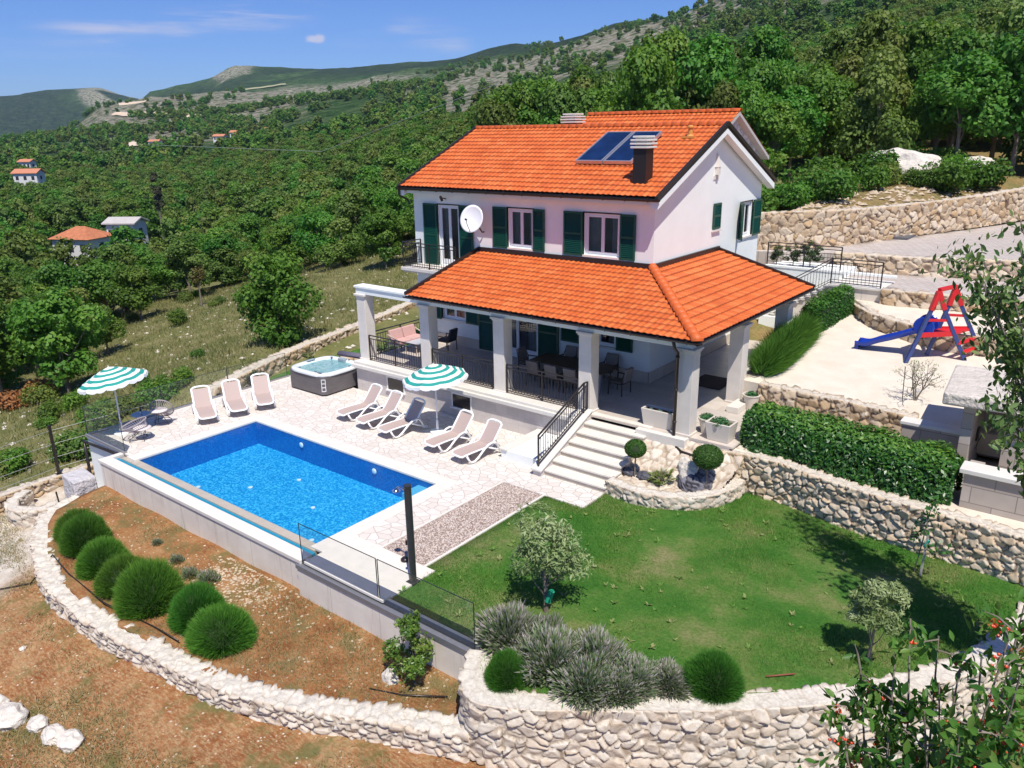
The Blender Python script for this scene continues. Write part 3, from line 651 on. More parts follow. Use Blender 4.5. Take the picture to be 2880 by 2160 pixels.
m.add([(PX0,PY0,PD),(PX1,PY0,PD),(PX1,PY0,ZW),(PX0,PY0,ZW)],[(0,1,2,3)]);m.add([(PX0,PY1,PD),(PX1,PY1,PD),(PX1,PY1,ZW),(PX0,PY1,ZW)],[(0,1,2,3)])
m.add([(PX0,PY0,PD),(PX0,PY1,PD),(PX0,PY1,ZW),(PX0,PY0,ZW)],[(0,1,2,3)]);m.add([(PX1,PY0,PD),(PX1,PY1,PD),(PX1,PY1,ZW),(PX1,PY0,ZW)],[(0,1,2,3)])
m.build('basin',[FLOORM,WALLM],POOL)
m=MB()
for i in range(3): m.box(PX1-.8,PY1-.3*(4-i)-.1,PD+.005,PX1-.003,PY1-.3*(3-i)-.1 if i<2 else PY1-.003,PD+.22*(i+1))
m.build('pool_steps',simple('pale_blue_steps',(.12,.45,.62),.4),POOL)
def water(nm,tint,rip=.25,scale=5):
    t=NT(nm);p=t.pos();n=t.bump(t.noise(p,scale,4,.6),rip,.03);tr=t.n('ShaderNodeBsdfTransparent');tr.inputs[0].default_value=(*tint,1)
    g=t.n('ShaderNodeBsdfGlossy');g.inputs['Roughness'].default_value=.03;t.l(n,g.inputs['Normal']);fr=t.n('ShaderNodeFresnel');fr.inputs[0].default_value=1.33;t.l(n,fr.inputs['Normal'])
    m=t.n('ShaderNodeMixShader');t.l(t.math('MULTIPLY',fr.outputs[0],.5),m.inputs[0]);t.l(tr.outputs[0],m.inputs[1]);t.l(g.outputs[0],m.inputs[2]);t.l(m.outputs[0],t.out.inputs[0]);return t.m
WATER=water('pool_water',(.80,.93,.99))
m=MB();m.add([(PX0,PY0-.02,-.045),(PX1,PY0-.02,-.045),(PX1,PY1,-.045),(PX0,PY1,-.045)],[(0,1,2,3)]);m.build('water',WATER,POOL)
m=MB();m.box(-24.75,15.30,-.069,-14.7,15.815,.008);m.box(-15.18,10.7,-.069,-14.702,15.299,.008);m.box(-24.748,10.78,-.069,-24.25,15.299,.008)
m.build('coping',COPE,POOL,bevel=.012)
m=MB();m.box(-24.9,10.66,-.3,-15.0,10.928,-.052);m.build('overflow_edge',simple('wet_beige_stone',(.50,.43,.34),.25,var=.06,scale=4),POOL)
m=MB();m.box(-25.2,10.482,-.5,-14.95,10.659,-.09);m.build('gutter_water',simple('gutter_water',(.015,.25,.40),.12),POOL)
m=MB();m.box(-25.32,10.10,-.12,-14.83,10.48,-.005);m.box(-25.32,10.481,-.12,-25.1,10.86,-.005);m.build('outer_coping',COPE,POOL,bevel=.015)
m=MB();m.box(-25.28,10.14,-1.6,-14.86,10.36,-.121);m.box(-25.28,10.361,-1.6,-25.1,10.9,-.121);m.box(-25.1,10.95,-1.9,-14.9,10.99,-.95);m.build('outer_wall',CONC,POOL)
for x in (-21.6,-17.9):
    m=MB();m.T=Matrix.Translation((x,PY1-.03,-.32))@Matrix.Rotation(PI/2,4,'X');m.lathe([(.1,0),(.1,.02),(.06,.04)],16);m.build('pool_light',PVC,POOL,smooth=True)
for x,y in ((-22.6,11.9),(-21.2,12.9),(-19,11.7),(-18.4,13.2),(-16.8,11.9),(-20.4,14.2),(-16.4,13.4)):
    m=MB();m.cyl(x,y,PD+.004,PD+.03,.07,12);m.build('floor_inlet',PVC,POOL)
# retaining concrete wall with channel and glass, right of the pool
CW=thing('concrete_wall','stained concrete retaining wall with grey metal channel between pool and stone corner','wall',(-12,10.1,0))
m=MB();m.box(-14.83,10.0,-1.7,-9.15,10.24,-.16);m.box(-14.83,10.241,-1.7,-9.15,10.34,-.05);m.build('wall',CONC,CW)
m=MB();m.box(-14.85,9.97,-.16+.001,-9.13,10.02,-.05);m.box(-14.85,10.02,-.159,-9.13,10.24,-.11);m.box(-14.85,10.19,-.11,-9.13,10.24,-.03)
m.build('channel',simple('grey_aluminium',(.26,.26,.28),.4,.4),CW)
FGL=glass_m('fence_glass',(.955,.975,.965),.0,.02,.035,(.6,.66,.62))
EDGE=simple('glass_edge',(.03,.045,.04),.2)
def glass_panels(name,label,segs,z0,z1,group=None):
    r=thing(name,label,'glass fence',(segs[0][0][0],segs[0][0][1],z0),group)
    for a,b in segs:
        A=Vector((a[0],a[1],z0));B=Vector((b[0],b[1],z0));h=Vector((0,0,z1-z0))
        p=MB();p.add([A,B,B+h,A+h],[(0,1,2,3)]);o=p.build('glass_panel',FGL,r)
        e=MB();e.bar(A+h,B+h,.016,.012)
        for q in (A,B): e.bar(q,q+h,.014,.018)
        e.build('edge',EDGE,o)
    return r
glass_panels('glass_fence','frameless glass fence on the concrete wall in front of the lawn edge',[((-14.8,10.15),(-12.07,10.15)),((-12.02,10.15),(-9.2,10.15))],-.1,1.0)
glass_panels('glass_fence','frameless glass fence round the patio corner behind the wicker chairs',[((-27.76,10.9),(-25.1,10.9)),((-27.78,10.93),(-27.78,13.7)),((-27.78,13.73),(-27.78,16.5)),((-27.78,16.53),(-27.78,19.3))],.0,1.06)
m=MB();m.box(-27.82,10.84,.005,-25.05,10.95,.06);m.box(-27.84,10.96,.005,-27.72,19.4,.06);tag(m.build('fence_channel',simple('grey_aluminium2',(.33,.32,.33),.4,.4)),'low grey metal channel holding the glass along the patio edge','channel')
m=MB();m.box(-27.84,10.92,-2.4,-27.62,23.3,-.061);m.box(-27.62,10.92,-2.4,-25.3,11.1,-.061);tag(m.build('patio_wall',PLASTER),'white rendered side wall under the far left corner of the patio','wall')
m=MB();m.tube([(-25.2,10.83,-.12),(-27.95,10.83,-.25)],.05);m.tube([(-27.98,10.83,-.22),(-27.98,10.83,-2.0)],.055);tag(m.build('rain_pipe',METAL,smooth=True),'dark brown rain pipe down the left corner of the patio wall','pipe')
# shower pole
SH=thing('shower_column','tall dark grey round shower column standing on the patio corner','shower',(-11.92,11.1,0))
m=MB();m.lathe([(.085,0),(.085,2.42),(.093,2.43),(.093,2.46)],24,(-11.92,11.1,0));m.box(-12.04,10.98,.004,-11.80,11.22,.02);m.build('column',simple('anthracite_powder',(.055,.06,.066),.35,.4),SH,smooth=False)
m=MB();m.tube([(-11.98,11.1,2.3),(-12.2,11.12,2.33),(-12.32,11.13,2.27)],.018);m.lathe([(.02,.05),(.09,0),(.09,-.02)],16,(-12.33,11.13,2.2));m.build('shower_head',simple('chrome',(.7,.72,.75),.12,1),SH,smooth=True)
m=MB();m.cyl(-12.02,11.06,.95,1.05,.03);m.cyl(-12.02,11.14,.5,.6,.035);m.build('tap',METAL,SH)
m=MB();m.lathe([(.11,0),(.11,.05),(.07,.09)],14,(-12.75,11.65,.0));tag(m.build('ground_light',METAL,smooth=True),'small black round ground light at the gravel corner','lamp')
# ================================================================ stone walls
STCOL=[(.55,.42,.29),(.66,.56,.44),(.74,.66,.55),(.68,.53,.37),(.78,.71,.61)]
SW=stonemat('cream_rubble',STCOL,(.21,.15,.10),(.72,.67,.60))
SWW=stonemat('white_rubble',[(.60,.52,.44),(.70,.63,.55),(.76,.71,.64),(.66,.56,.46)],(.36,.28,.20),(.75,.71,.65))
SWO=stonemat('ochre_rubble',[(.46,.33,.20),(.60,.49,.37),(.68,.59,.48),(.56,.40,.24),(.70,.63,.54)],(.15,.10,.07),(.70,.64,.56))
def resample(pts,step,smoothit=True):
    P=np.array(pts,float)
    if smoothit and len(P)>2:
        Q=[]
        for i in range(len(P)-1):
            p0,p1,p2,p3=P[max(i-1,0)],P[i],P[i+1],P[min(i+2,len(P)-1)]
            for t in np.linspace(0,1,12,endpoint=False):
                Q.append(.5*((2*p1)+(-p0+p2)*t+(2*p0-5*p1+4*p2-p3)*t*t+(-p0+3*p1-3*p2+p3)*t**3))
        Q.append(P[-1]);P=np.array(Q)
    d=np.r_[0,np.cumsum(np.linalg.norm(np.diff(P[:,:2],axis=0),axis=1))];n=max(2,int(d[-1]/step)+1);s=np.linspace(0,d[-1],n)
    return np.stack([np.interp(s,d,P[:,k]) for k in range(P.shape[1])],1)
def stone_wall(name,label,path,w,mat=None,size=(.27,.2),amp=.045,res=.035,seed=1,smoothit=True,batter=0,topamp=.25,capdrop=.06,rough=0,group=None,kind=None):
    """path rows x,y,ztop,zbottom : centreline"""
    P=resample(path,res,smoothit);n=len(P);T=np.gradient(P[:,:2],axis=0);T/=np.linalg.norm(T,axis=1)[:,None];N=np.stack([T[:,1],-T[:,0]],1)
    H=(P[:,2]-P[:,3]).max();nh=max(3,int(H/res));nw=max(3,int(w/res))
    # cross-section: side(-), top, side(+)
    a=[(-1,t,0) for t in np.linspace(0,1,nh)]+[(q,1,1) for q in np.linspace(-1,1,nw)[1:-1]]+[(1,t,0) for t in np.linspace(1,0,nh)]
    a=np.array(a);K=len(a)
    off=a[:,0][None,:]*(w/2+batter*(1-a[:,1])[None,:]);z=P[:,3][:,None]+(P[:,2]-P[:,3])[:,None]*a[:,1][None,:]
    X=P[:,0][:,None]+N[:,0][:,None]*off;Y=P[:,1][:,None]+N[:,1][:,None]*off
    V=np.stack([X,Y,z],-1).reshape(-1,3)
    top=np.broadcast_to(a[:,2][None,:],(n,K)).ravel();side=np.broadcast_to(np.sign(a[:,0])[None,:],(n,K)).ravel()
    Nn=np.zeros((n,K,3));Nn[...,0]=N[:,0][:,None]*np.sign(a[:,0])[None,:]*(1-a[:,2]);Nn[...,1]=N[:,1][:,None]*np.sign(a[:,0])[None,:]*(1-a[:,2]);Nn[...,2]=a[:,2]
    edge=(np.abs(a[:,0])==1)&(a[:,1]>.98);Nn[:,edge,2]=.7;Nn=Nn.reshape(-1,3)
    wob=np.stack([fbm(V*3+9,2,seed+20+k)-.5 for k in range(3)],1)*.35
    S=V/np.array([size[0],size[0],size[1]])+wob+seed*13.7;F1,F2,ID,TL=voro(S,seed,.95,True)
    g=smooth(0.015,.13,F2-F1);dome=smooth(0,.6,F2-F1)
    tl=np.stack([np.sin(ID*97.),np.sin(ID*57.+1),np.sin(ID*31.+2)],1);facet=((S-np.floor(S)-.5)*tl).sum(1)*.0+np.sin(ID*211)*.5
    h=amp*(g*.75+dome*.15+.55*(ID-.5)*g+1.0*TL*g+.7*(fbm(V*9,4,seed+40)-.5)*g)
    h=np.where(top>.5,h*topamp+rough*(fbm(V*6,3,seed+60)-.5),h)
    V=V+Nn*h[:,None]
    cols=np.stack([ID,1-smooth(.015,.085,F2-F1),top],1)
    i=np.arange((n-1)*(K-1));b=(i//(K-1))*K+i%(K-1);F=np.stack([b,b+1,b+K+1,b+K],1)
    # close the ends
    V=list(map(tuple,V));nv=len(V);F=F.tolist()
    mid0=P[0];me_faces=[]
    for e,r in ((0,0),(n-1,1)):
        c=len(V);V.append((P[e,0],P[e,1],(P[e,2]+P[e,3])/2));cols=np.vstack([cols,[.5,0,0]])
        for k in range(K-1):
            q=e*K+k; F.append([c,q+1,q,c] if r==0 else [c,q,q+1,c])
    F=np.array(F)
    tri=F[(F[:,0]==F[:,3])][:,:3];quad=F[F[:,0]!=F[:,3]]
    me=bpy.data.meshes.new(name);me.from_pydata(V,[],quad.tolist()+tri.tolist());me.materials.append(mat or SW)
    ca=me.color_attributes.new('vc','FLOAT_COLOR','POINT');cc=np.ones((len(V),4),np.float32);cc[:,:3]=cols;ca.data.foreach_set('color',cc.ravel())
    me.polygons.foreach_set('use_smooth',np.ones(len(me.polygons),bool));me.update()
    o=link_mesh(name,me);return tag(o,label,'wall',group,kind)
# lawn outer wall (front), thick white capping
stone_wall('garden_wall','tall curved white stone wall round the outside of the lawn, nearest the camera',
 [(-9.0,10.12,.0,-1.0),(-8.72,9.6,.0,-1.15),(-8.25,9.12,.0,-1.3),(-7.5,9.42,.0,-1.45),(-6.6,10.05,.0,-1.5),(-5.3,11.02,.0,-1.55),(-4.4,11.75,.0,-1.55),(-3.3,12.75,.0,-1.55),(-2.3,13.85,.0,-1.55),(-1.4,15.2,.0,-1.5),(-.75,16.7,.0,-1.4),(-.42,18.6,.0,-1.3),(-.3,20.2,.1,-1.1)],.45,SWW,(.29,.20),.055,.026,3,topamp=.04)
# retaining wall under the laurel
stone_wall('retaining_wall','cream rubble retaining wall at the back of the lawn below the laurel hedge',
 [(-8.45,20.32,1.06,-.2),(-7.75,20.40,1.1,-.2),(-6.6,20.3,1.12,-.2),(-5.4,20.0,1.12,-.2),(-3.5,19.72,1.12,-.2),(-2.0,19.62,1.12,-.2),(-.2,19.4,1.12,-.3),(1.5,19.1,1.12,-.3)],.34,SW,(.24,.17),.06,.028,5)
stone_wall('planter_wall','low curved stone wall of the flower bed beside the garden steps',
 [(-10.86,17.95,.36,-.1),(-10.3,17.86,.36,-.1),(-9.7,17.84,.36,-.1),(-8.95,18.08,.36,-.1),(-8.3,18.6,.36,-.1),(-7.95,19.3,.36,-.1),(-7.85,20.2,.36,-.1)],.3,SWW,(.24,.17),.04,.03,7)
# sloping rock face inside the bed
def rock_slope():
    nu,nv=90,60;u,v=np.meshgrid(np.linspace(0,1,nu),np.linspace(0,1,nv));
    x=-10.9+3.1*u;y=18.0+2.3*v;z=.22+.1*np.sin(x*3)+.0*u
    z=np.where(v<.45,.2+.04*np.sin(9*u),.2+(v-.45)/.55*.86)
    V=np.stack([x,y,z],-1).reshape(-1,3);F1,F2,ID=voro(V/np.array([.30,.27,.25])+4,8);g=smooth(.015,.12,F2-F1)
    V[:,2]+=.05*(g+.5*(ID-.5)*g+.25*smooth(0,.8,F2-F1)+.5*(fbm(V*7,3,4)-.5)*g);V[:,1]-=.04*g
    i=np.arange((nu-1)*(nv-1));b=(i//(nu-1))*nu+i%(nu-1);F=np.stack([b,b+1,b+nu+1,b+nu],1);q=V[F].mean(1);lim=np.interp(q[:,0],[-11,-10.3,-9.7,-8.95,-8.3,-7.95,-7.8],[18.0,17.92,17.9,18.15,18.65,19.3,20.0]);F=F[q[:,1]>lim]
    me=np_mesh('rock_bed',V,F,SWW,True,np.stack([ID,1-smooth(.02,.15,F2-F1),ID*0],1));return tag(link_mesh('rock_bed',me),kind='structure')
rock_slope()
stone_wall('yard_wall','low rubble wall at the front of the white sand play yard, above the laurel hedge',
 [(-8.95,24.1,2.02,1.1),(-8.2,24.05,2.02,1.1),(-7,23.95,2.02,1.1),(-5.6,23.8,2.02,1.1),(-4.2,23.6,2.02,1.1)],.34,SWO,(.33,.25),.06,.04,9)
stone_wall('curved_yard_wall','curved ochre stone wall across the back of the sand play yard, behind the slide',
 [(-9.0,33.5,3.12,2.5),(-8.5,32.7,3.12,2.5),(-7.6,31.4,3.14,2.4),(-6.4,30.5,3.14,2.3),(-5.0,29.85,3.14,2.3),(-3.6,29.75,3.14,2.3),(-2.0,29.9,3.14,2.3),(0,30.2,3.2,2.3)],.32,SWO,(.42,.34),.07,.045,11)
stone_wall('path_wall','rubble wall holding the grey paved path beside the outdoor landing',
 [(-7.75,32.95,3.78,3.0),(-6.6,32.95,3.78,3.0),(-5.2,33.1,3.78,3.0),(-3.0,33.4,3.78,3.0),(-.5,33.8,3.78,3.0)],.3,SWO,(.42,.32),.07,.045,13)
stone_wall('drive_wall','pale stone wall between the paved path and the driveway above it',
 [(-10.8,36.7,4.5,3.4),(-9.5,36.85,4.5,3.5),(-8.2,36.95,4.48,3.6),(-6.2,37.35,4.5,3.6),(-4,37.8,4.55,3.6),(-1,38.3,4.7,3.6)],.34,SW,(.42,.32),.07,.045,15)
stone_wall('hillside_wall','long pinkish rubble retaining wall between the driveway and the wooded hillside',
 [(-19,32.6,6.1,4.0),(-16,34.6,6.1,4.2),(-14.0,36.5,6.1,4.3),(-11.9,38.7,6.1,4.4),(-11.1,40.6,6.05,4.4),(-10.0,43.2,6.05,4.45),(-8.6,46.6,6.1,4.5),(-7.2,50,6.2,4.55),(-5.9,53.6,6.35,4.6),(-4.8,58,6.5,4.6)],.45,SWO,(.42,.34),.075,.05,17)
stone_wall('lower_garden_wall','long low white rubble wall curving below the ball bushes',
 [(-25.6,9.4,-1.15,-2.1),(-25.2,8.45,-1.2,-2.1),(-24.4,7.85,-1.2,-2.1),(-22.8,7.2,-1.2,-2.1),(-21.1,6.74,-1.2,-2.1),(-19.18,6.62,-1.2,-2.1),(-17.52,6.68,-1.2,-2.05),(-16.07,6.87,-1.2,-2.),(-14.61,7.0,-1.18,-1.9),(-13.0,7.32,-1.13,-1.9),(-11.6,7.77,-1.06,-1.8),(-10.3,8.3,-.96,-1.8),(-9.2,8.68,-.86,-1.7),(-8.35,9.05,-.8,-1.7)],.44,SWW,(.30,.12),.06,.032,19,topamp=.55,rough=.09)
stone_wall('boundary_wall','low pinkish stone boundary wall on the far left under the wire fence',
 [(-28.3,5.6,-1.6,-2.6),(-28.7,8.2,-1.5,-2.4),(-28.85,10.1,-1.5,-2.35),(-28.9,12.5,-1.45,-2.3),(-28.95,15,-1.2,-2.0)],.38,SWO,(.36,.2),.05,.035,21)
stone_wall('meadow_wall','long pale stone wall running uphill behind the hot tub beside the meadow',
 [(-28.6,16.2,.15,-1.0),(-28.9,18.3,.42,-.9),(-29.6,20.9,.55,-.6),(-30.2,24.0,.62,-.4),(-30.9,27.5,.72,-.2),(-31.8,31.5,.9,0),(-32.8,36,1.2,.2)],.5,SWO,(.40,.24),.06,.045,23)
stone_wall('inner_bed_wall','short stone wall ledge beside the green strip behind the hot tub',
 [(-28.3,20.6,.15,-.6),(-27.2,22.4,.28,-.5),(-26.2,24.2,.35,-.5),(-25.6,26.6,.45,-.5)],.35,SWO,(.36,.22),.05,.045,25)
stone_wall('tree_ring_wall','small round white stone ring by the grey box on the left',
 [(-28.4,8.9,-1.5,-2.15),(-27.9,8.25,-1.5,-2.15),(-27.1,8.1,-1.5,-2.15),(-26.5,8.6,-1.5,-2.15),(-26.6,9.2,-1.5,-2.15)],.3,SWW,(.28,.2),.05,.035,27)
# ================================================================ ground slabs
def sand_m():
    t=NT('white_sand');p=t.pos();c=t.ramp(t.noise(p,1.5,6,.65),[(.3,(.66,.575,.46)),(.7,(.75,.68,.57))])
    c=t.mix(t.ramp(t.noise(p,40,3,.7),[(.55,0),(.75,.5)]),c,(.45,.37,.28));t.bsdf(c,.95,t.bump(t.noise(p,50,4),.5,.02),spec=.1);return t.m
SAND=sand_m()
def sheet(name,poly,zf,mat,res=.4,skirt=.6):
    """polygon footprint filled with a grid whose height follows zf(x,y)"""
    import bmesh
    P=np.array(poly);x0,y0=P.min(0);x1,y1=P.max(0);bm=bmesh.new()
    vs=[bm.verts.new((x,y,0)) for x,y in poly];f=bm.faces.new(vs)
    for ax,(a,b) in enumerate(((x0,x1),(y0,y1))):
        k=a+res
        while k<b:
            co=(k,0,0) if ax==0 else (0,k,0);no=(1,0,0) if ax==0 else (0,1,0)
            bmesh.ops.bisect_plane(bm,geom=bm.verts[:]+bm.edges[:]+bm.faces[:],plane_co=co,plane_no=no);k+=res
    be=[e for e in bm.edges if e.is_boundary];r=bmesh.ops.extrude_edge_only(bm,edges=be);nv={v for v in r['geom'] if isinstance(v,bmesh.types.BMVert)}
    for v in bm.verts: v.co.z=zf(v.co.x,v.co.y)-(skirt if v in nv else 0)
    bmesh.ops.triangulate(bm,faces=[f for f in bm.faces if len(f.verts)>4])
    bmesh.ops.recalc_face_normals(bm,faces=bm.faces[:])
    for f in bm.faces: f.smooth=abs(f.normal.z)>.5
    me=bpy.data.meshes.new(name);bm.to_mesh(me);bm.free();me.materials.append(mat);o=link_mesh(name,me);tag(o,kind='structure');return o
yz=lambda x,y:1.95+.1*(y-24)
sheet('sand_yard',[(-9.66,24.2),(-4.2,23.7),(1.5,23.4),(1.5,30.2),(-2,29.95),(-3.6,29.8),(-5,29.9),(-6.4,30.55),(-7.6,31.45),(-8.5,32.75),(-9.66,33.2)],yz,SAND)
sheet('upper_sand',[(-9.0,33.4),(-8.5,32.7),(-7.6,31.4),(-6.4,30.5),(-5,29.85),(-3.6,29.75),(0,30.2),(1.5,30.3),(1.5,34),(-5,33.2),(-7.6,33.1),(-7.8,34.5)],lambda x,y:3.05+.06*(y-30),SAND)
def pavers(nm,rot,c1,c2,jc):
    t=NT(nm);p=t.mapv(t.pos(),(1,1,1),(0,0,rot));b=t.n('ShaderNodeTexBrick');t.l(p,b.inputs[0]);b.inputs['Scale'].default_value=1;b.inputs['Brick Width'].default_value=.42;b.inputs['Row Height'].default_value=.24
    b.inputs['Mortar Size'].default_value=.014;b.inputs['Color1'].default_value=(*c1,1);b.inputs['Color2'].default_value=(*c2,1);b.inputs['Mortar'].default_value=(*jc,1)
    c=t.mix(.5,b.outputs[0],t.ramp(t.noise(t.pos(),2,5,.6),[(.3,(.8,.78,.77)),(.7,(1,1,1))]),'MULTIPLY');t.bsdf(c,.8,t.bump(b.outputs['Fac'],-.3,.01));return t.m
DP=pavers('driveway_pavers',.3,(.50,.435,.385),(.57,.51,.46),(.33,.28,.25))
sheet('driveway',[(-19,33.2),(-13.3,36.0),(-11.0,36.9),(-8.2,37.05),(-6.2,37.45),(-4,37.9),(-1,38.4),(3,39),(6,50),(0,62),(-4.2,58),(-5.6,53.6),(-7,50),(-8.4,46.6),(-9.8,43.2),(-10.9,40.6),(-11.7,38.8),(-13.9,36.6),(-19,33.5)],lambda x,y:4.42+.004*(y-37)+.02*max(0,x+8),DP,.8)
sheet('path',[(-9.9,34.9),(-7.9,34.9),(-7.6,33.0),(-5.2,33.15),(-.5,33.85),(1,34.2),(1,38.3),(-4,37.65),(-6.2,37.2),(-8.2,36.8),(-9.6,36.7),(-10.9,36.5)],lambda x,y:3.755,DP,.8)
# landing + back stairs + upper planter strip
ST=thing('back_stairs','white stone outdoor staircase with concrete flank rising right to a landing behind the terrace','stairs',(-11,33.8,1.2))
m=MB();m.box(-9.75,33.0,2.4,-7.8,34.9,3.68);m.wedge([(-9.75,33.2,3.6),(-13.0,33.2,1.62),(-13.0,33.2,1.2),(-12.0,33.2,1.2),(-9.75,33.2,2.65)],[(-9.75,34.3,3.6),(-13.0,34.3,1.62),(-13.0,34.3,1.2),(-12.0,34.3,1.2),(-9.75,34.3,2.65)]);m.build('flank',CONC,ST)
m=MB();m.box(-9.82,32.93,3.681,-7.74,34.9,3.77)
for i in range(14):
    x=-9.78-.245*i;z=3.62-.155*i;m.box(x-.29,33.12,z-.06,x,34.3,z);m.box(x-.245,33.25,z-.2,x-.02,34.3,z-.061)
m.build('treads',WSTONE,ST,bevel=.006)
railing('landing_railing','dark iron railing along the top of the back stairs and landing',[(-12.6,33.16,1.95),(-9.75,33.05,3.78),(-7.82,33.0,3.78)],1.02,.14)
m=MB();m.box(-13.02,34.35,2.5,-9.7,36.4,4.0);m.box(-13.02,34.32,4.0,-7.6,34.55,4.08);tag(m.build('upper_ledge',PLASTER),'long pale raised ledge beside the house where the oleander shrubs stand','ledge')
railing('upper_railing','thin dark railing with horizontal bars in front of the shrubs beside the house',[(-13.0,34.5,4.05),(-11.4,34.5,4.05),(-9.85,34.5,4.05)],1.0,vert=False,rows=4)
m=MB();m.bar((-9.9,36.2,4.6),(-8.6,47.4,4.8),.01)
k=MB();k.box(-10.2,42.8,4.45,-9.2,44.6,4.56);tag(k.build('kerb_slab',simple('grey_kerb',(.12,.12,.13),.7)),'small dark grey slab lying at the foot of the long hillside wall','kerb')
# laurel strip, terrain behind retaining wall
sheet('planting_strip',[(-8.2,20.4),(-5.4,20.1),(-2,19.75),(1.5,19.3),(1.5,24),(-4.2,23.9),(-9.0,24.3),(-8.2,24.2)],lambda x,y:1.1,SAND)
m=MB();m.box(-9.6,23.0,1.2,-9.2,23.9,1.40);m.box(-9.58,24.3,1.2,-8.98,24.62,1.62);m.box(-9.58,24.62,1.2,-8.98,24.95,1.95);tag(m.build('yard_steps',WSTONE,bevel=.01),'short white stone steps up to the sand yard beside the corner column','steps')
# ================================================================ barbecue house on the right
BB=thing('barbecue_house','grey stone block outdoor kitchen with a rough flat stone slab roof','outdoor kitchen',(-2.4,23,1.1))
BL=limestone('grey_blocks',(.46,.40,.35),(.95,.42),.012,'v',.8,.55,.12)
# ---- placed from the slab outline
def slab(mb,poly,z0,z1): mb.prism(poly,z0,z1)
m=MB();m.prism([(-3.3,21.5),(-3.55,24.4),(.6,24.9),(1.0,21.8)],3.18,3.5);m.build('slab_roof',stonemat('rough_slab',[(.45,.41,.38),(.5,.47,.43)],(.2,.18,.16),(.5,.47,.43)) if False else simple('rough_slab',(.60,.54,.47),.85,var=.12,scale=4,bump=.9,bscale=9,bdist=.08),BB,bevel=.05)
m=MB();m.box(-2.85,21.9,1.1,-2.6,24.2,3.18);m.box(-2.6,24.0,1.1,1.0,24.2,3.18);m.box(-1.9,22.0,1.1,1.0,22.3,3.18);m.box(-4.3,22.35,1.1,-2.86,22.65,2.18)
m.build('block_wall',BL,BB,bevel=.01)
m=MB();m.box(-4.35,22.3,2.181,-2.86,22.75,2.27);m.build('coping',WSTONE,BB,bevel=.01)
m=MB();m.box(-2.4,20.25,1.1,1.5,20.6,2.0);m.box(-2.42,20.6,1.1,-2.1,21.2,2.0);m.build('counter_wall',BL,BB,bevel=.01)
m=MB();m.box(-2.5,20.15,2.001,1.5,20.75,2.12);m.build('counter_top',WSTONE,BB,bevel=.015)
m=MB();m.box(-2.598,22.9,1.9,-2.55,23.1,2.25);m.tube([(-2.5,22.3,1.9),(-2.45,22.28,2.15),(-2.4,22.3,2.3)],.012);m.build('tap',METAL,BB)
# ================================================================ boxes, pump cover, posts on the left
PB=thing('covered_box','waterproof grey fabric cover over a square pump unit by the pool wall corner','cover',(-25.9,9.8,-2))
m=MB();m.wedge([(-26.5,9.3,-2.05),(-25.55,9.3,-2.05),(-25.55,10.1,-2.05),(-26.5,10.1,-2.05)],[(-26.45,9.35,-.55),(-25.6,9.35,-.66),(-25.6,10.06,-.66),(-26.45,10.06,-.55)])
t=NT('crumpled_cover');p=t.pos();t.bsdf((.55,.52,.52),.5,t.bump(t.noise(p,5,3),.9,.12));m.build('cover',t.m,PB,bevel=.04)
m=MB();m.box(-25.54,9.3,-2.0,-25.2,10.0,-1.55);m.box(-25.5,9.2,-1.54,-24.9,10.1,-1.48);m.build('base_block',CONC,PB)
WF=thing('wire_fence','four wire fence with one tall dark steel post on the far left boundary wall','fence',(-28.9,10.1,-1.5))
m=MB();m.bar((-28.9,10.15,-1.5),(-28.9,10.15,.35),.09);m.box(-29.0,10.05,-1.5,-28.8,10.25,-1.48);m.build('post',METAL,WF)
for i,zz in enumerate((.15,-.35,-.85,-1.25)):
    m=MB();m.tube([(-28.3,4.5,zz-.12),(-28.9,10.15,zz),(-28.4,13.5,zz+.12)],.008,5);m.build('wire',simple('galvanised_wire%d'%i if 0 else 'galvanised_wire',(.5,.5,.48),.4,.6),WF)
m=MB();m.bar((-27.6,7.5,-2.1),(-27.6,7.5,-1.35),.04);tag(m.build('stake',simple('green_stake',(.05,.12,.08),.6)),'short green metal stake by the small stone ring','stake')
m=MB();m.bar((-25.7,8.9,-2.0),(-25.75,8.85,-.8),.04);tag(m.build('stake',METAL),'thin dark stake beside the grey fabric cover','stake')
m=MB();m.box(-27.6,6.2,-2.12,-26.6,7.0,-2.0);o=m.build('well_cover',simple('pale_concrete',(.6,.58,.54),.8));tag(o,'flat concrete cover with a turquoise hatch on the far left ground','cover')
m=MB();m.box(-27.5,6.3,-1.999,-26.8,6.9,-1.96);m.build('hatch',simple('turquoise_hatch',(.25,.5,.46),.5),o)
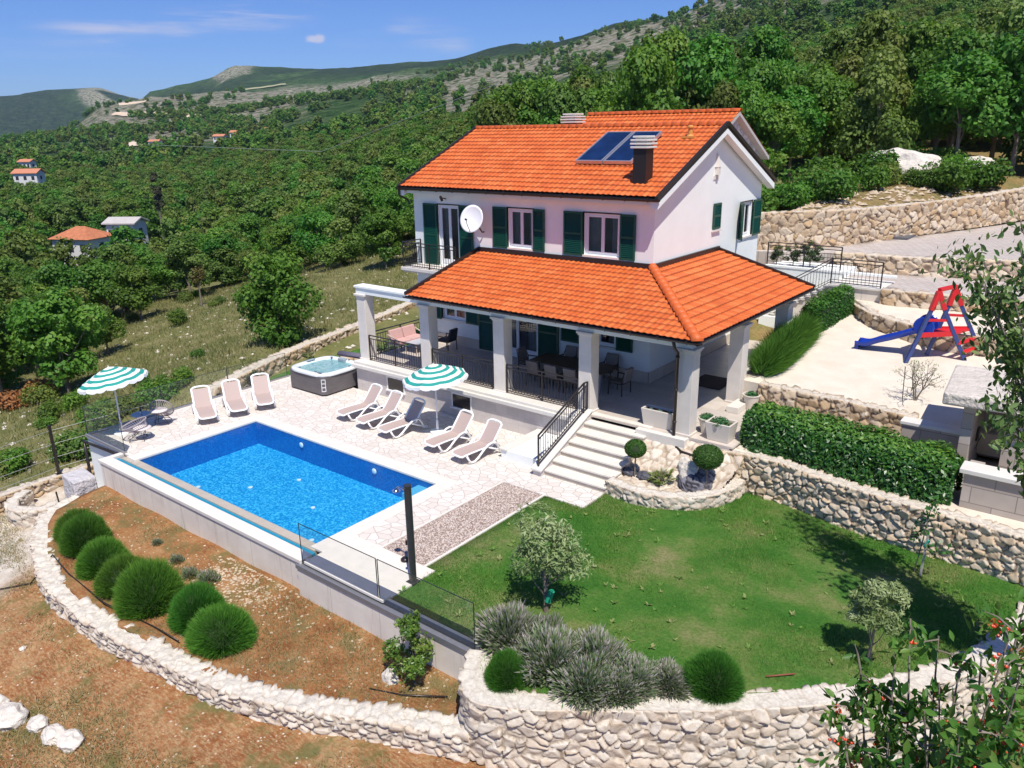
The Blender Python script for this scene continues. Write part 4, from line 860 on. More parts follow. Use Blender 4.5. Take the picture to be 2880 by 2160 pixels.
# ================================================================ furniture
WPLA=simple('white_plastic',(.86,.85,.83),.35,var=.02)
def sling_m(nm,c):
    t=NT(nm);p=t.obj();b=t.noise(p,90,2);t.bsdf(t.ramp(b,[(.3,tuple(k*.88 for k in c)),(.7,c)]),.75,t.bump(b,.2,.003));return t.m
SLING=sling_m('taupe_sling',(.50,.385,.34));SLINGD=sling_m('parasol_shaded_sling',(.19,.18,.21))  # second sling has the parasol's shade in its colour; no lounger wears it
def lounger(sling=SLING,label='',group=None,backang=None):
    r=thing('sun_lounger',label,'sun lounger',(0,0,0),group)
    prof=[(0.0,.30),(.06,.335),(.3,.345),(.6,.35),(.9,.345),(1.18,.34)]
    a=math.radians(52);back=[(1.18+.74*math.cos(a)*t,.34+.74*math.sin(a)*t) for t in (.25,.5,.75,1)]
    P=prof+back;W=.29
    m=MB();vs=[];n=len(P)
    for x,z in P:
        for k in range(7):
            q=-1+2*k/6;vs.append((x,q*W,z-.012*(1-q*q)))
    m.add(vs[:42],[(i*7+k,(i+1)*7+k,(i+1)*7+k+1,i*7+k+1) for i in range(5) for k in range(6)]);m.build('seat_sling',SLING,r,smooth=True)
    m=MB();m.add(vs[35:],[(i*7+k,(i+1)*7+k,(i+1)*7+k+1,i*7+k+1) for i in range(n-6) for k in range(6)]);m.build('backrest_sling',sling,r,smooth=True)
    # flat moulded rim
    fr=MB();L=[(x,W+.02,z) for x,z in prof];L=[( -.03,.16,.27),(-.015,.25,.285)]+L[1:]
    R_=[(x,-y,z) for x,y,z in L]
    fr.tube(R_[::-1]+L,.038,8,flat=.62);o=fr.build('seat_frame',WPLA,r,smooth=True)
    fb=MB();bk=[(x,W+.02,z) for x,z in P[5:]];tx,tz=P[-1];e=(tx+.05*math.cos(a),tz+.05*math.sin(a))
    bk+=[(e[0],.24,e[1]),(e[0]+.015,.12,e[1]+.02)];bk2=[(x,-y,z) for x,y,z in bk]
    fb.tube(bk+bk2[::-1],.040,8,flat=.6);fb.build('backrest_frame',WPLA if sling is SLING else SLINGD_F,r,smooth=True)
    for sgn in (1,-1):
        y=sgn*(W+.06);q=MB()
        q.tube([(.10,y*.93,.30),(.16,y,.16),(.26,y,.045),(.40,y,.04),(.60,y,.16),(.82,y,.33),(1.0,y*1.03,.44),(1.16,y*1.05,.47),(1.30,y*1.05,.43),(1.42,y*1.02,.26),(1.50,y,.06),(1.56,y,.03)],.041,8,flat=.75)
        q.build('armrest',WPLA,r,smooth=True)
        q=MB();q.tube([(1.02,y*.95,.33),(1.3,y*.95,.2),(1.58,y*.95,.09),(1.66,y*.95,.05)],.026,8);q.T=Matrix.Translation((1.62,y,.055))@Matrix.Rotation(PI/2,4,'X');q.cyl(0,0,-.02,.02,.055,14);q.build('rear_leg',WPLA,r,smooth=True)
    q=MB();q.tube([(1.5,-W,.10),(1.5,W,.10)],.02);q.tube([(1.42,-W*.7,.5),(1.62,-W*.6,.16)],.014);q.tube([(1.42,W*.7,.5),(1.62,W*.6,.16)],.014);q.build('crossbar',WPLA,r,smooth=True)
    return r
SLINGD_F=simple('shaded_grey_plastic',(.30,.29,.34),.4)  # white frame greyed with parasol shade in its colour, unused
ln=lounger();first=True
spots=[(-21.62,17.1,1.45,'taupe and white sun lounger closest to the hot tub, in the row by the plinth','loungers in the row below the terrace'),
(-20.42,16.98,1.45,'second sun lounger from the hot tub, left of the one shaded by the parasol','loungers in the row below the terrace'),
(-19.15,16.85,1.45,'taupe and white sun lounger whose backrest lies in the shade of the parasol','loungers in the row below the terrace'),
(-16.98,16.9,1.45,'taupe and white sun lounger right beside the parasol base, on its stair side','loungers in the row below the terrace'),
(-15.66,16.78,1.45,'taupe and white sun lounger nearest the garden steps, end of the row','loungers in the row below the terrace'),
(-25.2,14.02,2.72,'taupe and white sun lounger by the glass fence, closest to the wicker chairs','loungers along the glass fence'),
(-24.98,15.15,2.72,'middle of the three taupe and white sun loungers along the glass fence','loungers along the glass fence'),
(-24.8,16.16,2.63,'taupe and white sun lounger by the glass fence, closest to the hot tub','loungers along the glass fence')]
for x,y,rz,lab,g in spots:
    o=ln if first else copy_tree(ln);first=False;o.location=(x,y,.006);o.rotation_euler=(0,0,rz);o['label']=lab;o['group']=g

# ---- parasols
CW_=simple('white_canopy',(.80,.80,.78),.8,var=.02);CT=simple('teal_canopy',(.02,.30,.25),.8,var=.05)
def parasol(label,loc,R=1.25,rim=2.0,top=2.42,tilt=(0,0),hj=2.0):
    r=thing('parasol',label,'parasol')
    m=MB();m.lathe([(.26,0),(.26,.06),(.2,.09),(.05,.1),(.045,.38)],20);m.build('base',WPLA,r,smooth=False)
    m=MB();m.lathe([(.026,.1),(.026,hj)],14);m.lathe([(.04,.35),(.04,.5)],12);m.build('pole',WPLA,r,smooth=True)
    T=Matrix.Translation((0,0,hj))@Matrix.Rotation(tilt[0],4,Vector((math.cos(tilt[1]),math.sin(tilt[1]),0)))
    m=MB();m.T=T;n=10;K=8;rings=18;vs=[]
    dz=top-hj
    for i in range(rings+1):
        u=i/rings;rr=R*u
        z=dz-(top-rim)*(u**1.25)
        for j in range(n*K):
            f=(j%K)/K;c=math.cos(PI/n)/math.cos((f-.5)*2*PI/n)
            sag=math.sin(PI*f)
            vs.append((rr*c*math.cos(2*PI*j/(n*K)) if True else 0,rr*c*math.sin(2*PI*j/(n*K)),z-.05*u*sag*u))
    N=n*K
    for i in range(rings):
        m.mi=1 if i in (3,4,7,8,11,12,15,16) else 0
        m.add([],[])
        fs=[(i*N+j,i*N+(j+1)%N,(i+1)*N+(j+1)%N,(i+1)*N+j) for j in range(N)]
        if i==0: m.add(vs,[]);base=len(m.v)-len(vs)
        m.f+=[tuple(base+a for a in f) for f in fs];m.m+=[m.mi]*len(fs)
    # valance
    m.mi=0;v2=[]
    for d in (0,1):
        for j in range(N):
            x,y,z=vs[rings*N+j];f=(j%K)/K;v2.append((x*(1+.02*d),y*(1+.02*d),z-d*(.07+.04*abs(math.sin(2*PI*f)))))
    m.add(v2,[(j,(j+1)%N,N+(j+1)%N,N+j) for j in range(N)])
    m.build('canopy',[CW_,CT],r)
    q=MB();q.T=T
    for j in range(n):
        t=2*PI*j/n;q.tube([(.03*math.cos(t),.03*math.sin(t),dz-.03),(R*.5*math.cos(t),R*.5*math.sin(t),dz-(top-rim)*.42-.02),(R*math.cos(t),R*math.sin(t),dz-(top-rim)-.01)],.006,5)
    q.tube([(0,0,0),(0,0,dz+.04)],.018);q.build('ribs',WPLA,r);r.location=loc
    return r
RV=(math.cos(math.radians(38.7)),math.sin(math.radians(38.7)))
ax=math.atan2(RV[1],RV[0])+PI/2   # tilt axis across the view
parasol('green and white striped parasol standing among the loungers in front of the terrace',(-18.04,18.37,.005),1.12,2.02,2.46,(-.10,ax))
parasol('green and white striped parasol at the far left patio corner above the wicker chairs',(-26.87,11.69,.005),1.12,2.0,2.46,(-.16,ax))
# ---- string chairs
CORD=simple('grey_wicker_cord',(.38,.33,.34),.7,var=.1,scale=20);CUSH=simple('pale_cushion',(.66,.60,.58),.9,var=.05,scale=5,bump=.2,bscale=12,bdist=.02)
def wicker(label,loc,rz,lean):
    r=thing('wicker_chair',label,'chair',(0,0,0),'round wicker chairs under the corner parasol')
    T=Matrix.Rotation(lean,4,'Y')
    ring=[];n=36
    for i in range(n):
        t=2*PI*i/n;ring.append(Vector((-.08+.46*math.cos(t),.40*math.sin(t),.0)))
    Tr=Matrix.Translation((0,0,.62))@T
    ring=[Tr@p for p in ring]
    m=MB();m.tube(ring,.022,7,closed=True);fr=m.build('rim',CORD,r,smooth=True)
    hub=Tr@Vector((.10,0,-.34));m=MB()
    for i in range(0,n):
        p=ring[i];t=2*PI*i/n;h=hub+Vector((.10*math.cos(t),.10*math.sin(t),0))
        mid=(p*.45+h*.55)+ (Tr.to_3x3()@Vector((0,0,-.10)));m.tube([p,mid,h],.009,4)
        a=ring[(i+1)%n];b=hub+Vector((.10*math.cos(t+.17),.10*math.sin(t+.17),0))
    m.lathe([(.001,0),(.12,0),(.12,.02),(.001,.02)],14,tuple(hub));m.build('cord_shell',CORD,r,smooth=True)
    m=MB();m.lathe([(.28,.03)]+[(.28*math.cos(a)+.03,.05+.05*math.sin(a)) for a in (0,.5,1.0,1.4)],16,tuple(hub+Vector((-.02,0,.03))));m.build('cushion',CUSH,r,smooth=True)
    m=MB();m.tube([(.02+.30*math.cos(2*PI*i/20),.30*math.sin(2*PI*i/20),.10) for i in range(20)],.010,6,closed=True);m.build('foot_ring',IRON,r,smooth=True)
    for k in range(4):
        t=PI/4+k*PI/2;m=MB();m.tube([tuple(hub+Vector((.08*math.cos(t),.08*math.sin(t),-.0))),(.02+.30*math.cos(t),.30*math.sin(t),.10),(.02+.34*math.cos(t),.34*math.sin(t),.0)],.011,6);m.build('leg',IRON,r)
    r.rotation_euler=(0,0,rz);r.location=loc;return r
wicker('round grey wicker chair seen from the side, nearer the pool corner',(-25.9,11.75,.006),.9,-.35)
wicker('round grey wicker chair with an upright round back beside the glass fence, nearer the loungers',(-26.75,13.15,.006),-.75,-1.0)
T_=thing('side_table','low grey table under the corner parasol between the two wicker chairs','table',(-26.9,12.45,0))
m=MB();m.lathe([(.33,.50),(.33,.53)],24,(-26.9,12.45,0));m.build('table_top',simple('blue_grey_top',(.35,.42,.52),.3),T_)
for k in range(3):
    t=k*2.09;m=MB();m.tube([(-26.9+.12*math.cos(t),12.45+.12*math.sin(t),.5),(-26.9+.28*math.cos(t),12.45+.28*math.sin(t),.0)],.012);m.build('leg',IRON,T_)
for x,y,h,c,lb in ((-26.98,12.5,.24,(.02,.05,.04),'dark green bottle standing on the low table under the corner parasol'),(-26.84,12.42,.10,(.75,.78,.78),'small clear glass on the low table under the corner parasol')):
    m=MB();m.lathe([(.032,0),(.035,h*.6),(.014,h*.75),(.014,h)] if h>.2 else [(.025,0),(.033,h)],12,(x,y,.532));tag(m.build('bottle' if h>.2 else 'drinking_glass',simple('glassware_%s'%('b' if h>.2 else 'g'),c,.1),smooth=True),lb,'bottle' if h>.2 else 'glass')
# ---- hot tub
HT=thing('hot_tub','square hot tub with grey plank skirt, white rim and bubbling pale water','hot tub',(-25.4,19.6,0))
X0,X1,Y0,Y1=-26.55,-24.22,18.42,20.65
def chf(x0,x1,y0,y1,c): return [(x0+c,y0),(x1-c,y0),(x1,y0+c),(x1,y1-c),(x1-c,y1),(x0+c,y1),(x0,y1-c),(x0,y0+c)]
m=MB();m.prism(chf(X0+.05,X1-.05,Y0+.05,Y1-.05,.14),.06,.80)
def skirt():
    t=NT('grey_plank_skirt');p=t.obj();s_=t.n('ShaderNodeSeparateXYZ');t.l(p,s_.inputs[0]);st=t.noise(t.mapv(p,(1.5,1.5,40)),2,4,.6)
    c=t.ramp(st,[(.3,(.085,.075,.078)),(.7,(.16,.145,.145))]);g=t.math('FRACT',t.math('MULTIPLY',s_.outputs[2],9));c=t.mix(t.ramp(g,[(0,.8),(.06,0)]),c,(.03,.03,.03));t.bsdf(c,.5);return t.m
sk_=m.build('skirt',skirt(),HT,bevel=.01)
m=MB();m.prism(chf(X0+.12,X1-.12,Y0+.12,Y1-.12,.14),.0,.06);m.build('plinth',METAL,HT)
# rim ring and bowl
cx,cy=(X0+X1)/2,(Y0+Y1)/2
def ringpts(s,z,n=48,p=4.5):
    o=[]
    for i in range(n):
        t=2*PI*i/n;c,s_=math.cos(t),math.sin(t);rr=(abs(c)**p+abs(s_)**p)**(-1/p);o.append((cx+c*rr*(X1-X0)/2*s,cy+s_*rr*(Y1-Y0)/2*s,z))
    return o
m=MB();prof=[(1.0,.78),(1.01,.83),(1.0,.88),(.96,.905),(.86,.905),(.80,.87),(.77,.72),(.62,.55),(.55,.42),(.5,.35)];vs=[]
for q,z in prof: vs+=ringpts(q,z)
n=48;m.add(vs,[(i*n+k,i*n+(k+1)%n,(i+1)*n+(k+1)%n,(i+1)*n+k) for i in range(len(prof)-1) for k in range(n)]+[tuple((len(prof)-1)*n+k for k in range(n))])
m.build('shell',simple('white_acrylic',(.78,.82,.83),.2,var=.02),HT,smooth=True)
m=MB();m.add(ringpts(.79,.83),[tuple(range(48))])
t=NT('bubbling_water');p=t.pos();nn=t.bump(t.noise(p,7,5,.7),.7,.05);b=t.bsdf(t.ramp(t.noise(p,5,5,.7),[(.38,(.22,.58,.62)),(.6,(.50,.76,.78)),(.75,(.75,.85,.86))]),.08,nn,out=False)
tr=t.n('ShaderNodeBsdfTransparent');tr.inputs[0].default_value=(.75,.95,.95,1);mx=t.n('ShaderNodeMixShader');mx.inputs[0].default_value=.6;t.l(tr.outputs[0],mx.inputs[1]);t.l(b,mx.inputs[2]);t.l(mx.outputs[0],t.out.inputs[0])
m.build('water',t.m,HT)
m=MB()
for a in (.4,2.2,2.9,4.2,5.2,1.3): 
    q=.93;x=cx+math.cos(a)*q*1.16;y=cy+math.sin(a)*q*1.1;m.cyl(x,y,.905,.93,.05,12)
m.box(cx+.70,Y0+.12,.906,cx+.9,Y0+.22,.93);m.build('controls',simple('grey_plastic',(.13,.14,.16),.4),HT)
m=MB();m.box(cx-.2,Y1-.34,.82,cx+.2,Y1-.14,.97);m.box(X0+.1,cy-.2,.9,X0+.25,cy+.2,.96);m.build('headrest',simple('grey_pad',(.30,.36,.40),.6),HT,bevel=.03)
m=MB();q=X1-.12;yq=Y0+.12
m.T=Matrix.Translation((X1-.115,Y0+.115,0))@Matrix.Rotation(-PI/4,4,'Z')
m.T=Matrix.Translation((X1-.118,Y0+.118,0))@Matrix.Rotation(PI/4,4,'Z')
for z in (.68,.52,.36,.20): m.box(-.075,-.022,z,.075,-.005,z+.025)
m.box(-.085,-.022,.2,-.065,-.005,.7);m.box(.065,-.022,.2,.085,-.005,.7);m.build('corner_light',PVC,HT)
CV=thing('folded_tub_cover','rolled dark padded cover standing on its lifter behind the hot tub','cover',(-25.4,20.9,.6))
m=MB();m.tube([(-26.2,20.95,.92),(-24.2,21.15,1.0)],.16,12,flat=.7);m.build('roll',simple('dark_vinyl',(.16,.14,.18),.4),CV,smooth=True)
m=MB();m.tube([(-26.2,20.9,.0),(-26.2,20.95,.92)],.02);m.tube([(-24.3,21.1,.0),(-24.2,21.15,1.0)],.02);m.build('lifter_arm',METAL,CV)
# ---- sofa, armchair, tables on terrace
PINK=simple('pink_cushion',(.60,.37,.34),.9,var=.04,scale=6,bump=.2,bscale=14,bdist=.02);TANF=simple('sand_frame',(.60,.50,.42),.4);DCH=simple('charcoal_fabric',(.045,.042,.055),.85,bump=.2)
zt=1.205
SF=thing('garden_sofa','pink cushioned two seat garden sofa with sand coloured frame on the terrace corner','sofa',(-23.6,22.4,zt))
m=MB();m.bar((-23.55,21.6,zt+.36),(-23.55,23.2,zt+.36),.6,.05)
for y in (21.62,23.18):
    m.bar((-23.85,y,zt),(-23.85,y,zt+.75),.04);m.bar((-23.2,y,zt),(-23.2,y,zt+.55),.04);m.bar((-23.85,y,zt+.75),(-23.2,y,zt+.55),.04)
m.bar((-23.88,21.6,zt+.72),(-23.88,23.2,zt+.72),.04);m.build('frame',TANF,SF)
for y in (21.68,22.42):
    m=MB();m.box(-23.8,y,zt+.39,-23.2,y+.7,zt+.52);m.build('seat_cushion',PINK,SF,bevel=.04)
    m=MB();m.wedge([(-23.84,y,zt+.5),(-23.68,y,zt+.5),(-23.78,y,zt+.92),(-23.92,y,zt+.9)],[(-23.84,y+.7,zt+.5),(-23.68,y+.7,zt+.5),(-23.78,y+.7,zt+.92),(-23.92,y+.7,zt+.9)]);m.build('back_cushion',PINK,SF,bevel=.04)
CTb=thing('coffee_table','pale grey low coffee table in front of the pink sofa','table',(-22.9,22.5,zt))
m=MB();m.box(-23.3,22.0,zt+.40,-22.6,23.0,zt+.44);m.build('table_top',simple('pale_top',(.5,.52,.56),.3),CTb)
for x in (-23.25,-22.65):
    for y in (22.05,22.95): m=MB();m.bar((x,y,zt),(x,y,zt+.4),.035);m.build('leg',TANF,CTb)
def armchair(name,label,loc,rz,fab,fr,group=None,pad=True):
    r=thing(name,label,'chair',(0,0,0),group);m=MB()
    m.box(-.27,-.27,.40,.27,.27,.44);
    for sgn in (1,-1): m.bar((-.27,sgn*.29,.62),(.24,sgn*.29,.64),.035);
    m.bar((-.28,-.29,.62),(-.34,-.24,.85),.03);m.bar((-.28,.29,.62),(-.34,.24,.85),.03);m.build('frame',fr,r)
    for x,z in ((.24,.64),(-.27,.62)):
        for sgn in (1,-1): m=MB();m.bar((x*1.05,sgn*.30,0),(x,sgn*.29,z),.03);m.build('leg',fr,r)
    m=MB();m.box(-.25,-.26,.44,.26,.26,.44+(.09 if pad else .02));m.build('seat',fab,r,bevel=.03 if pad else .005)
    m=MB();m.wedge([(-.24,-.25,.46),(-.34,-.25,.46),(-.44,-.25,.95),(-.33,-.25,.97)],[(-.24,.25,.46),(-.34,.25,.46),(-.44,.25,.95),(-.33,.25,.97)]);m.build('backrest',fab,r,bevel=.03)
    r.rotation_euler=(0,0,rz);r.location=loc;return r
armchair('garden_armchair','charcoal cushioned armchair facing the pink sofa across the coffee table',(-22.05,23.25,zt),PI+.1,DCH,METAL)
WOOD=simple('dark_wood_top',(.10,.06,.035),.45,var=.25,scale=6)
DT=thing('dining_table','long dark wood dining table under the terrace roof','table',(-15.3,22.6,zt))
m=MB();m.box(-16.85,22.05,zt+.71,-13.7,23.2,zt+.75);m.build('table_top',WOOD,DT,bevel=.008)
for x in (-16.7,-13.85):
    for y in (22.15,23.1): m=MB();m.bar((x,y,zt),(x,y,zt+.71),.07);m.build('leg',simple('grey_leg',(.30,.30,.32),.4,.3),DT)
GR=simple('taupe_chair_shell',(.22,.19,.17),.6);first=None
g='taupe chairs round the dining table'
for i,(x,y,rz,lab) in enumerate([(-16.2,21.75,PI/2,'taupe dining chair on the pool side of the long table, farthest from the garden steps'),(-15.4,21.75,PI/2,'taupe dining chair on the pool side of the table, between two others'),(-14.6,21.75,PI/2,'taupe dining chair on the pool side of the table, nearest the stair column'),
  (-16.2,23.5,-PI/2,'taupe dining chair on the wall side, in front of the green door shutter'),(-15.4,23.5,-PI/2,'taupe dining chair on the wall side of the table, beneath the shuttered window'),(-14.4,23.5,-PI/2,'taupe dining chair on the wall side, nearest the house corner'),
  (-13.35,22.6,PI,'taupe dining chair at the stair side head of the table'),(-17.25,22.6,0,'taupe dining chair at the sofa side head of the table')]):
    if first is None: o=first=armchair('dining_chair',lab,(x,y,zt),rz,GR,METAL,g,False)
    else: o=copy_tree(first);o.location=(x,y,zt);o.rotation_euler=(0,0,rz);o['label']=lab
# step inside + door mat
m=MB();m.box(-11.9,24.9,zt,-10.7,26.3,zt+.02);tag(m.build('doormat',simple('dark_mat',(.07,.05,.045),.9)),'dark rug on the terrace floor behind the second corner column','mat')
# ---- planters
CER=simple('cream_ceramic',(.66,.60,.52),.5,var=.03,scale=3,bump=.1);SOIL=simple('pot_soil',(.12,.06,.035),.95,var=.3,scale=20)
def trough(name,label,x0,x1,y0,y1,z0,h):
    r=thing(name,label,'planter',((x0+x1)/2,(y0+y1)/2,z0));m=MB();t=.05
    a=[(x0+t,y0+t),(x1-t,y0+t),(x1-t,y1-t),(x0+t,y1-t)];b=[(x0-.02,y0-.02),(x1+.02,y0-.02),(x1+.02,y1+.02),(x0-.02,y1+.02)];c=[(x0+.04,y0+.04),(x1-.04,y0+.04),(x1-.04,y1-.04),(x0+.04,y1-.04)]
    vs=[(x,y,z0) for x,y in a]+[(x,y,z0+h) for x,y in b]+[(x,y,z0+h) for x,y in c]+[(x,y,z0+h-.1) for x,y in c]
    fs=[(3,2,1,0)];
    for k in range(4):
        j=(k+1)%4;fs+=[(k,j,4+j,4+k),(4+k,4+j,8+j,8+k),(8+k,8+j,12+j,12+k)]
    m.add(vs,fs);m.build('pot',CER,r,bevel=.012);m=MB();m.add([(x,y,z0+h-.07) for x,y in c],[(0,1,2,3)]);m.build('soil',SOIL,r);return r
TR1=trough('planter','long cream trough with small succulents at the head of the garden steps',-11.22,-10.2,20.38,20.78,1.2,.56)
TR2=trough('planter','square cream planter with a bushy green herb, beside the corner column',-9.12,-8.38,20.42,20.98,1.2,.56)
def pot(label,x,y,z0,h,r0,r1):
    r=thing('plant_pot',label,'plant pot',(x,y,z0));m=MB();m.lathe([(r0,0),(r1,h),(r1+.02,h),(r1+.02,h+.02),(r1-.03,h+.02),(r1-.03,h-.06)],24,(x,y,z0),cap=False);m.build('pot',CER,r,smooth=False)
    m=MB();m.lathe([(.001,h-.05),(r1-.03,h-.05)],16,(x,y,z0),cap=False);m.build('soil',SOIL,r);return r
PT1=pot('round tapered cream pot with a green herb ball between column and square planter',-9.32,20.95,1.2,.46,.15,.24)
PT2=pot('round cream pot with a leafy plant at the foot of the little white steps',-9.1,24.12-.35,1.2,.46,.17,.27)
# ---- play frame
BLU=simple('blue_plastic_beam',(.035,.06,.20),.4);BLS=simple('bright_blue_slide',(.010,.045,.36),.25);RED=simple('red_plastic',(.62,.02,.025),.35)
F=thing('play_slide','blue and red wooden climbing frame with a wavy blue slide on the white sand','climbing frame',(-4.6,28.9,2.4))
A=Vector((-5.55,27.95,2.32));B=Vector((-5.35,29.2,2.45));Cc=Vector((-3.98,29.0,2.42));Dd=Vector((-3.62,29.75,2.50))
B=A+(Dd-Cc)*1.0+Vector((.05,.25,.05))
T1=Vector((-4.95,28.45,4.62));T2=T1+Vector((.33,.82,.03))
def along(p,q,t): return p+(q-p)*t
for p,q in ((A,T1),(Cc,T1),(B,T2),(Dd,T2)):
    m=MB();m.bar(p,along(p,q,.86),.10,.12);m.build('leg',BLU,F,bevel=.01)
for p,q,tp in ((A,Cc,T1),(B,Dd,T2)):
    m=MB();m.bar(along(p,tp,.78),tp+Vector((0,0,.12)),.16,.15);m.bar(along(q,tp,.78),tp+Vector((0,0,.12)),.16,.15);m.build('corner_cap',RED,F,bevel=.02)
m=MB();m.bar(T1+Vector((0,0,.17)),T2+Vector((0,0,.17)),.14,.12);m.build('top_bar',RED,F,bevel=.02)
for t in (.13,.27): m=MB();m.bar(along(Cc,T1,t)-(T2-T1)*.05,along(Dd,T2,t)+(T2-T1)*.05,.16,.07);m.build('rung',RED,F,bevel=.015)
pl=[along(A,T1,.42),along(Cc,T1,.42),along(Dd,T2,.42),along(B,T2,.42)]
m=MB();m.wedge([tuple(p-Vector((0,0,.06))) for p in pl],[tuple(p+Vector((0,0,.02))) for p in pl]);m.bar(pl[0],pl[1],.05,.16);m.bar(pl[3],pl[2],.05,.16)
m.build('platform',RED,F)
for p,q,tp in ((A,Cc,T1),(B,Dd,T2)): m=MB();m.bar(along(p,tp,.64)+Vector((0,0,.0)),along(q,tp,.62),.06,.08);m.build('guard_rail',RED,F)
# slide
s0=(pl[0]+pl[3])/2+Vector((.1,.05,.0));end=Vector((-7.35,28.75,2.44));d=(end-s0);hd_=Vector((d.x,d.y,0)).normalized();sd=Vector((-hd_.y,hd_.x,0));Ls=math.hypot(d.x,d.y)
zs=[(0,1.0),(.10,1.0),(.2,.93),(.35,.74),(.5,.55),(.62,.43),(.74,.30),(.82,.16),(.9,.12),(.97,.15),(1.0,.12)]
H0=s0.z-end.z;vs=[];prof=[(-.30,.16),(-.27,.18),(-.23,.05),(-.15,0),(0,-.01),(.15,0),(.23,.05),(.27,.18),(.30,.16),(.27,-.02),(0,-.06),(-.27,-.02)]
for t_,h in zs:
    for a_,b_ in prof:
        p=Vector((s0.x,s0.y,0))+hd_*Ls*t_+sd*a_;bb=b_*(1.9 if t_<.16 and b_>.1 else 1);vs.append((p.x,p.y,end.z+H0*h+bb))
K=len(prof);m=MB();m.add(vs,[(i*K+k,i*K+(k+1)%K,(i+1)*K+(k+1)%K,(i+1)*K+k) for i in range(len(zs)-1) for k in range(K)]+[tuple(range(K)),tuple((len(zs)-1)*K+k for k in range(K-1,-1,-1))]);m.build('slide',BLS,F,smooth=True,sub=1)
for sg in (-1,1):
    m=MB();c0=Vector((s0.x,s0.y,s0.z+.2))+hd_*.22+sd*.29*sg;m.T=Matrix.Translation(c0)@Matrix.Rotation(math.atan2(hd_.y,hd_.x),4,'Z')@Matrix.Rotation(PI/2,4,'X');m.lathe([(.30,-.03),(.33,0),(.30,.03)],28);m.build('slide_side',BLS,F)
m=MB();m.box(end.x-.03,end.y-.2,end.z-.25,end.x+.1,end.y+.2,end.z+.13);m.build('slide_foot',BLS,F)
# ================================================================ terrain
def px2az(px): return np.interp(px,[-900,0,300,600,900,1200,1500,1800,2100,2400,2700,2880,3800],[88,70.1,64.4,58.2,51.4,44.3,36.9,29.7,22.7,16.1,10.2,6.9,-12])
DD=np.array([30,50,75,100,150,250,400,700,1000,1300,1700,2100,2500,3500,5000.])
TB={ # ground height by distance for each bearing (pixel column)
-600:[-3,-5,-8,-9,-11,-12,-9,2,8,-20,-60,-90,-100,140,60],
0:[-3,-4,-6.8,-8.6,-11,-11,-9,-1,6,-10,-50,-90,-90,141,60],
180:[-3,-3.2,-6,-8.6,-11,-12,-10,1,14,10,-40,-80,-90,168,80],
300:[-2.2,-2.6,-5,-7.5,-11,-12,-11,2,28,44,0,-60,-60,176,80],
380:[-1.8,-2.1,-4.5,-7.2,-11,-12,-10,4,29,52,25,0,62,140,90],
440:[-1.6,-1.8,-4.2,-7,-11,-12,-9,6,30,57,45,62,121,118,90],
530:[-1.2,-1.4,-3.8,-6.8,-10,-11,-7,9,31,60,60,78,134,118,95],
600:[-.8,-1,-3.4,-6.5,-9.5,-10,-6,11,32,60,72,92,146,120,100],
680:[-.3,-.4,-3,-6,-9,-9,-5,14,34,64,82,118,182,130,100],
900:[.2,.4,-1.6,-3.6,-6,-4,2,22,40,66,100,140,175,140,110],
1200:[1,1.2,.8,0,0,4,12,32,57,84,124,168,150,120,100],
1440:[2,2.5,3.5,5,7,11,20,45,78,112,164,150,130,110,90],
1800:[4,4,5.5,8,11,18,31,66,116,156,140,120,110,100,90],
2100:[4.5,5,6.5,9,13,22,40,90,146,150,130,110,100,90,80],
2400:[5,5.4,7,8.5,14,27,50,105,150,150,130,110,100,90,80],
2700:[5,5.6,7.5,10,18,31,62,120,160,150,130,110,100,90,80],
3300:[4,5,8,12,22,36,70,130,160,150,130,110,100,90,80]}
_k=sorted(TB);_az=px2az(np.array(_k,float));_T=np.array([TB[k] for k in _k])[::-1];_az=_az[::-1]
NEAR=np.array([(-30,0,-3.2),(-22,3,-2.5),(-24,6,-2.15),(-18,4.5,-2.1),(-20,5.9,-1.75),(-14,5.5,-1.72),(-16,6.2,-1.66),(-10,7,-1.45),(-12,7,-1.55),(-8.0,8.0,-1.3),(-5,9.5,-1.45),(-3.3,11.3,-1.5),(-1,14,-1.5),(1.5,19,-1.2),(4,12,-1.6),(0,5,-1.9),(-10,0,-2.3),(6,25,1.8),(0,-10,-3),(-26,7,-2.12),(-28,8,-2.12),(-27.5,10,-2.12),(-26.6,9.6,-2.1),
 (-26,13,-2),(-20,14,-2.2),(-15,14,-2.0),(-10,14,-1.7),(-5,15,-1.6),(-3,18,-1.2),(-12,19,-1.),(-29.6,6,-2.3),(-29.5,10,-1.75),(-31,14,-1.6),(-29.6,18,.05),(-30.2,21,.25),(-31.2,24.5,.4),(-32.8,31,.6),(-33,10,-2.4),(-36,18,-1.4),(-38,25,-.9),(-40,35,-.4),(-36,40,.6),(-45,15,-4.),(-45,25,-2.8),(-28.4,17.5,-.8),(-28.3,21,-.25),(-27,26,.0),(-28,30,.2),(-24,33,.4),(-20,38,2.5),(-26,38,1.2),(-15,30,.3),(-11,28,.3),(-8,22,.5),(-5,22,.6),(-5,27,1.4),(-9,33,1.6),(-12,36,3.0),(-5,33,2.6),(-6,40,3.6),(-12,38,4.0),(-10.5,43,5.4),(-12.2,40.6,5.5),(-9,47,5.5),(-3,48,3.7),(0,35,2.9),(0,25,1.0),(-16,38,5.3),(-20,36,4.6),(-14,46,6.1),(-9,52,5.9),(-5.5,58,6.2),(-3.5,55,3.9),(-28,47,2),(5,60,4.5),(-10,12.2,-1.6),(-8.3,11,-1.6),(-13,8.6,-1.6),(-20,8.6,-1.6),(-24,8.6,-1.6),(-6,47,3.8),(-8,43,3.7)],float)
